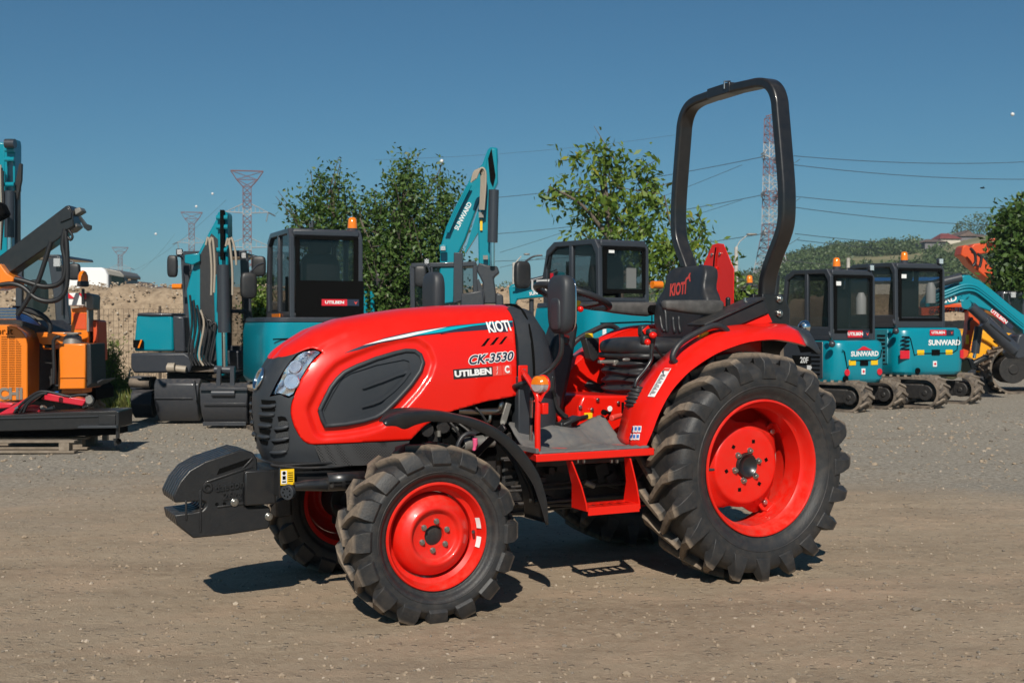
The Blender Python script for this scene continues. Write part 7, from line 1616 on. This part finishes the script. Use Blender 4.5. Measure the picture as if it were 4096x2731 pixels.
pole('rusty pole rising between the two right excavator cabs',3393,1032,40,.07)
pole('street lamp with a thin angled arm above the tree at the right edge',4008,905,50,.07,[(4008,905),(4020,880),(4045,852)],'street_lamp','lamp')
m=Mach('flood_lamp',gnd(2100,1300+5828/60),0,label='small slanted lamp arm in the sky right of the raised teal boom',cat='lamp'); m.o.z=0; m.pipe('pole',[(2056,1058),(2085,1025)],60,.03,'conc',None,0); mb=MB(); rounded(mb,m.w(2107,1017,60),.16,.1,.05,3); m.part('lamp_head',mb,'castgrey')
# ---- pylons
M['pred']=mat('pylon_red',(.20,.085,.075),.7); M['pwht']=mat('pylon_white',(.42,.41,.40),.7); M['insul']=mat('insulator',(.10,.11,.11),.5)  # dulled red and white: distance haze partly put into the colour
def lattice(m,levels,axis_w,r,bands,par=None,name='mast'):
    # levels: (z, half width x, half depth y)
    segs=[]
    for k in range(len(levels)-1):
        (z0,a0,b0),(z1,a1,b1)=levels[k],levels[k+1]; c0=[V((sx*a0,sy*b0,z0)) for sx,sy in ((-1,-1),(1,-1),(1,1),(-1,1))]; c1=[V((sx*a1,sy*b1,z1)) for sx,sy in ((-1,-1),(1,-1),(1,1),(-1,1))]
        for i in range(4):
            j=(i+1)%4; segs+=[(c0[i],c1[i],r),(c0[i],c1[j],r*.55),(c0[j],c1[i],r*.55),(c1[i],c1[j],r*.6)]
    mb=MB()
    for a,b,rr in segs: mb.cur=bands((a.z+b.z)/2); mb.tube([a,b],rr,4,cap=False)
    mb.build(name,['pred','pwht'],par or m.root,smooth=0,weld=False,fixn=False)
def catpylon(label,px,D,H,s=1.0):
    g=V(((px-2048)*D/FPX,D,0)); m=Mach('pylon',g,R_(12),label=label,cat='pylon')
    bands=lambda z: 1 if (.0<z/H<.12 or .50<z/H<.56 or .70<z/H<.76 or .28<z/H<.36) else 0
    lv=[]; n=20
    for k in range(n+1):
        t=k/n; z=H*.90*t; hw=lerp(3.6,1.25,min(1,t/.45))*s; lv.append((z,hw,hw*.8))
    lattice(m,lv,None,.12*s,bands)
    # spread head
    lattice(m,[(H*.90,1.25*s,1.0*s),(H*.945,3.2*s,.9*s),(H,5.0*s,.8*s)],None,.11*s,lambda z:0,name='head'); mb=MB()
    mb.tube([(-5*s,0,H),(5*s,0,H)],.22*s,5); m.part('head_beam',mb,'pred')
    for zz,L_ in ((.74,6.5),(.52,7.5)):
        for sg in (-1,1):
            mb=MB(); z=H*zz
            for y in (-.9*s,.9*s): mb.tube([(sg*1.2*s,y,z-.3),(sg*L_*s,0,z)],.12*s,4); mb.tube([(sg*1.2*s,y,z+2.6*s),(sg*L_*s,0,z)],.10*s,4)
            for t in (.25,.5,.75): mb.tube([(sg*lerp(1.2,L_,t)*s,0,z),(sg*lerp(1.2,L_,t)*s,0,z+2.6*s*(1-t))],.08*s,4)
            a=m.part('cross_arm',mb,'pwht',smooth=0,fixn=False); mb=MB(); mb.tube([(sg*L_*s,0,z),(sg*(L_+2.2)*s,1.0*s,z-1.0*s)],.24*s,6); mb.tube([(sg*L_*s,0,z-.1),(sg*(L_-.6)*s,-1.0*s,z-3*s)],.18*s,6); m.part('insulator',mb,'insul',a)
catpylon('tall red and white pylon with a flared top, nearest of the three at the left',990,400,(1300-685)*400/FPX+1.2,1.08)
catpylon('middle sized red pylon with a flared top behind the teal excavator',768,560,(1300-850)*560/FPX+1.2,1.0)
catpylon('smallest and farthest pylon, above the white bus',482,760,(1300-990)*760/FPX+1.2,1.0)
# big dead-end pylon seen through the roll bar
D=270; H=(1300-465)*D/FPX+CAM_H; m=Mach('pylon',V(((3083-2048)*D/FPX,D,0)),R_(20),label='largest red and white lattice pylon, seen through the roll bar',cat='pylon')
s_=D/FPX; Z=lambda py:(1300-py)*s_+CAM_H
lv=[]; 
for k in range(9): lv.append((lerp(Z(1180),Z(930),k/8),lerp(80,32,(k/8)**.9)*s_*.82,lerp(80,32,(k/8)**.9)*s_*.82))
for k in range(1,15): lv.append((lerp(Z(930),Z(475),k/14),lerp(32,24,k/14)*s_*.82,lerp(32,24,k/14)*s_*.82))
lv=[(0.0,120*s_*.82,120*s_*.82)]+lv
def bd(z):
    py=1300-(z-CAM_H)/s_; return 1 if (py>1010 or 830<py<895 or 700<py<760 or 585<py<635) else 0
lattice(m,lv,None,.11,bd)
mb=MB(); mb.tube([(-1.4,0,Z(470)),(0,0,Z(462)),(1.4,0,Z(472))],.15,5); m.part('peak',mb,'pred')
insul=[]
for py in (625,780,935):
    for sg,nm in ((-1,0),(1,1)):
        mb=MB(); z=Z(py); x0=sg*26*s_; x1=sg*(34)*s_; mb.tube([(sg*20*s_,-1,z-.4),(x1,0,z)],.14,4); mb.tube([(sg*20*s_,1,z-.4),(x1,0,z)],.14,4); mb.tube([(sg*20*s_,0,z+1.4),(x1,0,z)],.12,4); a=m.part('cross_arm',mb,'pwht' if py!=780 else 'pred',smooth=0,fixn=False)
        for dz in (0,.6): mb=MB(); mb.tube([(x1,0,z+dz),(x1+sg*60*s_*(.9 if sg<0 else .45),-4 if sg<0 else 4,z-18*s_+dz)],.22,6); m.part('insulator',mb,'insul',a)
        mb=MB(); e=V((x1+sg*54*s_,-4,z-18*s_)); mb.tube(catmull([e,lerp(e,V((0,0,z)),.4)+V((0,0,-2.0)),V((sg*8*s_,0,z-3.8))],5),.06,4); m.part('jumper',mb,'insul',a)
# ---- power lines
M['cable']=mat('power_cable',(.05,.055,.06),.5)
def wirep(label,pts,r=.05,grp='overhead power cables'):
    P_=[at(*p) for p in pts]; c=P_[0].copy(); mb=MB(); out=[]
    for a,b in zip(P_,P_[1:]):
        L_=(b-a).length
        for k in range(12): t=k/12; q=lerp(a,b,t); q.z-=4*t*(1-t)*L_*.012; out.append(q-c)
    out.append(P_[-1]-c); mb.tube(out,r,4,cap=False); o=mb.build('power_cable','cable',None,smooth=0,weld=False,fixn=False); o.location=c; tag(o,label,'cable',grp)
for i,(a,b) in enumerate((((3175,624,270),(4200,642,330)),((3175,660,270),(4200,716,320)),((3180,786,270),(4200,825,330)),((3180,830,270),(4200,905,320)),((3180,935,270),(4200,985,330)),((3190,960,270),(4100,1010,320)))):
    wirep(['uppermost','second','third','fourth','fifth','lowest'][i]+' power cable running right from the large pylon',[a,b],.075)
for i,(a,b) in enumerate((((3050,628,269),(1990,790,330)),((3050,780,269),(1990,935,340)),((3050,936,269),(1980,1045,340)))):
    wirep(['upper','middle','lower'][i]+' power cable running left from the large pylon past the walnut tree',[a,b],.075)
for i,(a,b) in enumerate((((1090,815,400),(1200,822,410)),((905,800,400),(470,1100,760)),((700,935,560),(520,1110,760)),((2968,660,266),(2000,1010,300)),((2968,800,266),(2000,1070,300)))):
    wirep(['short cable leaving the nearest left pylon towards the tree','long thin cable between the left pylons','thin cable from the middle pylon down to the farthest','slanting thin cable above the walnut tree','lowest slanting thin cable behind the walnut tree'][i],[a,b],.05)
wirep('pale thin cable crossing the hillside behind the roll bar',[(3050,1030,100),(3880,1095,100)],.03)
wirep('faint high cable crossing the sky left of the roll bar',[(1500,640,500),(2700,540,600)],.06)
M['ballm']=mat('marker_ball_white',(.75,.73,.70),.5)
for i,(px,py,D,lb) in enumerate(((1767,645,300,'white marker ball in the sky left of the raised boom tip'),(850,775,420,'white marker ball left of the nearest left pylon'),(785,826,500,'small white marker ball above the middle pylon'),(623,936,600,'white marker ball above the white bus and left pylons'),(4050,458,300,'white marker ball high in the sky at the right edge'))):
    mb=MB(); mb.ball((0,0,0),7.5*D/FPX if i in(0,4) else 5*D/FPX,12,8); o=mb.build('marker_ball','ballm',None,smooth=80); o.location=at(px,py,D); tag(o,lb,'marker ball','marker balls on the power cables')
b_=at(3930,752,90); mb=MB(); mb.loft([[V((x,y,z)) for y,z in ((-w_,0),(0,w_),(w_,0),(0,-w_))] for x,w_ in ((-.22,.005),(-.1,.05),(.05,.06),(.16,.03),(.2,.005))]); mb.add([(-.05,0,.02),(.05,0,.02),(.02,.3,.08),(-.04,.3,.08)],[(0,1,2,3)]); mb.add([(-.05,0,.02),(.05,0,.02),(.02,-.3,.08),(-.04,-.3,.08)],[(0,1,2,3)])
o=mb.build('bird','hole',None); o.location=b_; tag(o,'small dark bird flying in the sky at the right','bird')
# ================================================================ HAZE
hz=bpy.data.materials.new('air_haze'); hz.use_nodes=True; N=hz.node_tree.nodes; N.remove(N['Principled BSDF']); pv=N.new('ShaderNodeVolumePrincipled'); pv.inputs['Color'].default_value=(.62,.78,.95,1); pv.inputs['Density'].default_value=.00032
hz.node_tree.links.new(pv.outputs[0],N['Material Output'].inputs['Volume']); M['haze']=hz
mb=MB(); mb.bb(-3000,3000,-70,3000,-1.2,80); o=mb.build('haze','haze',None,smooth=0); tag(o,'thin summer haze over the lot and the distant hill','haze',kind='stuff')
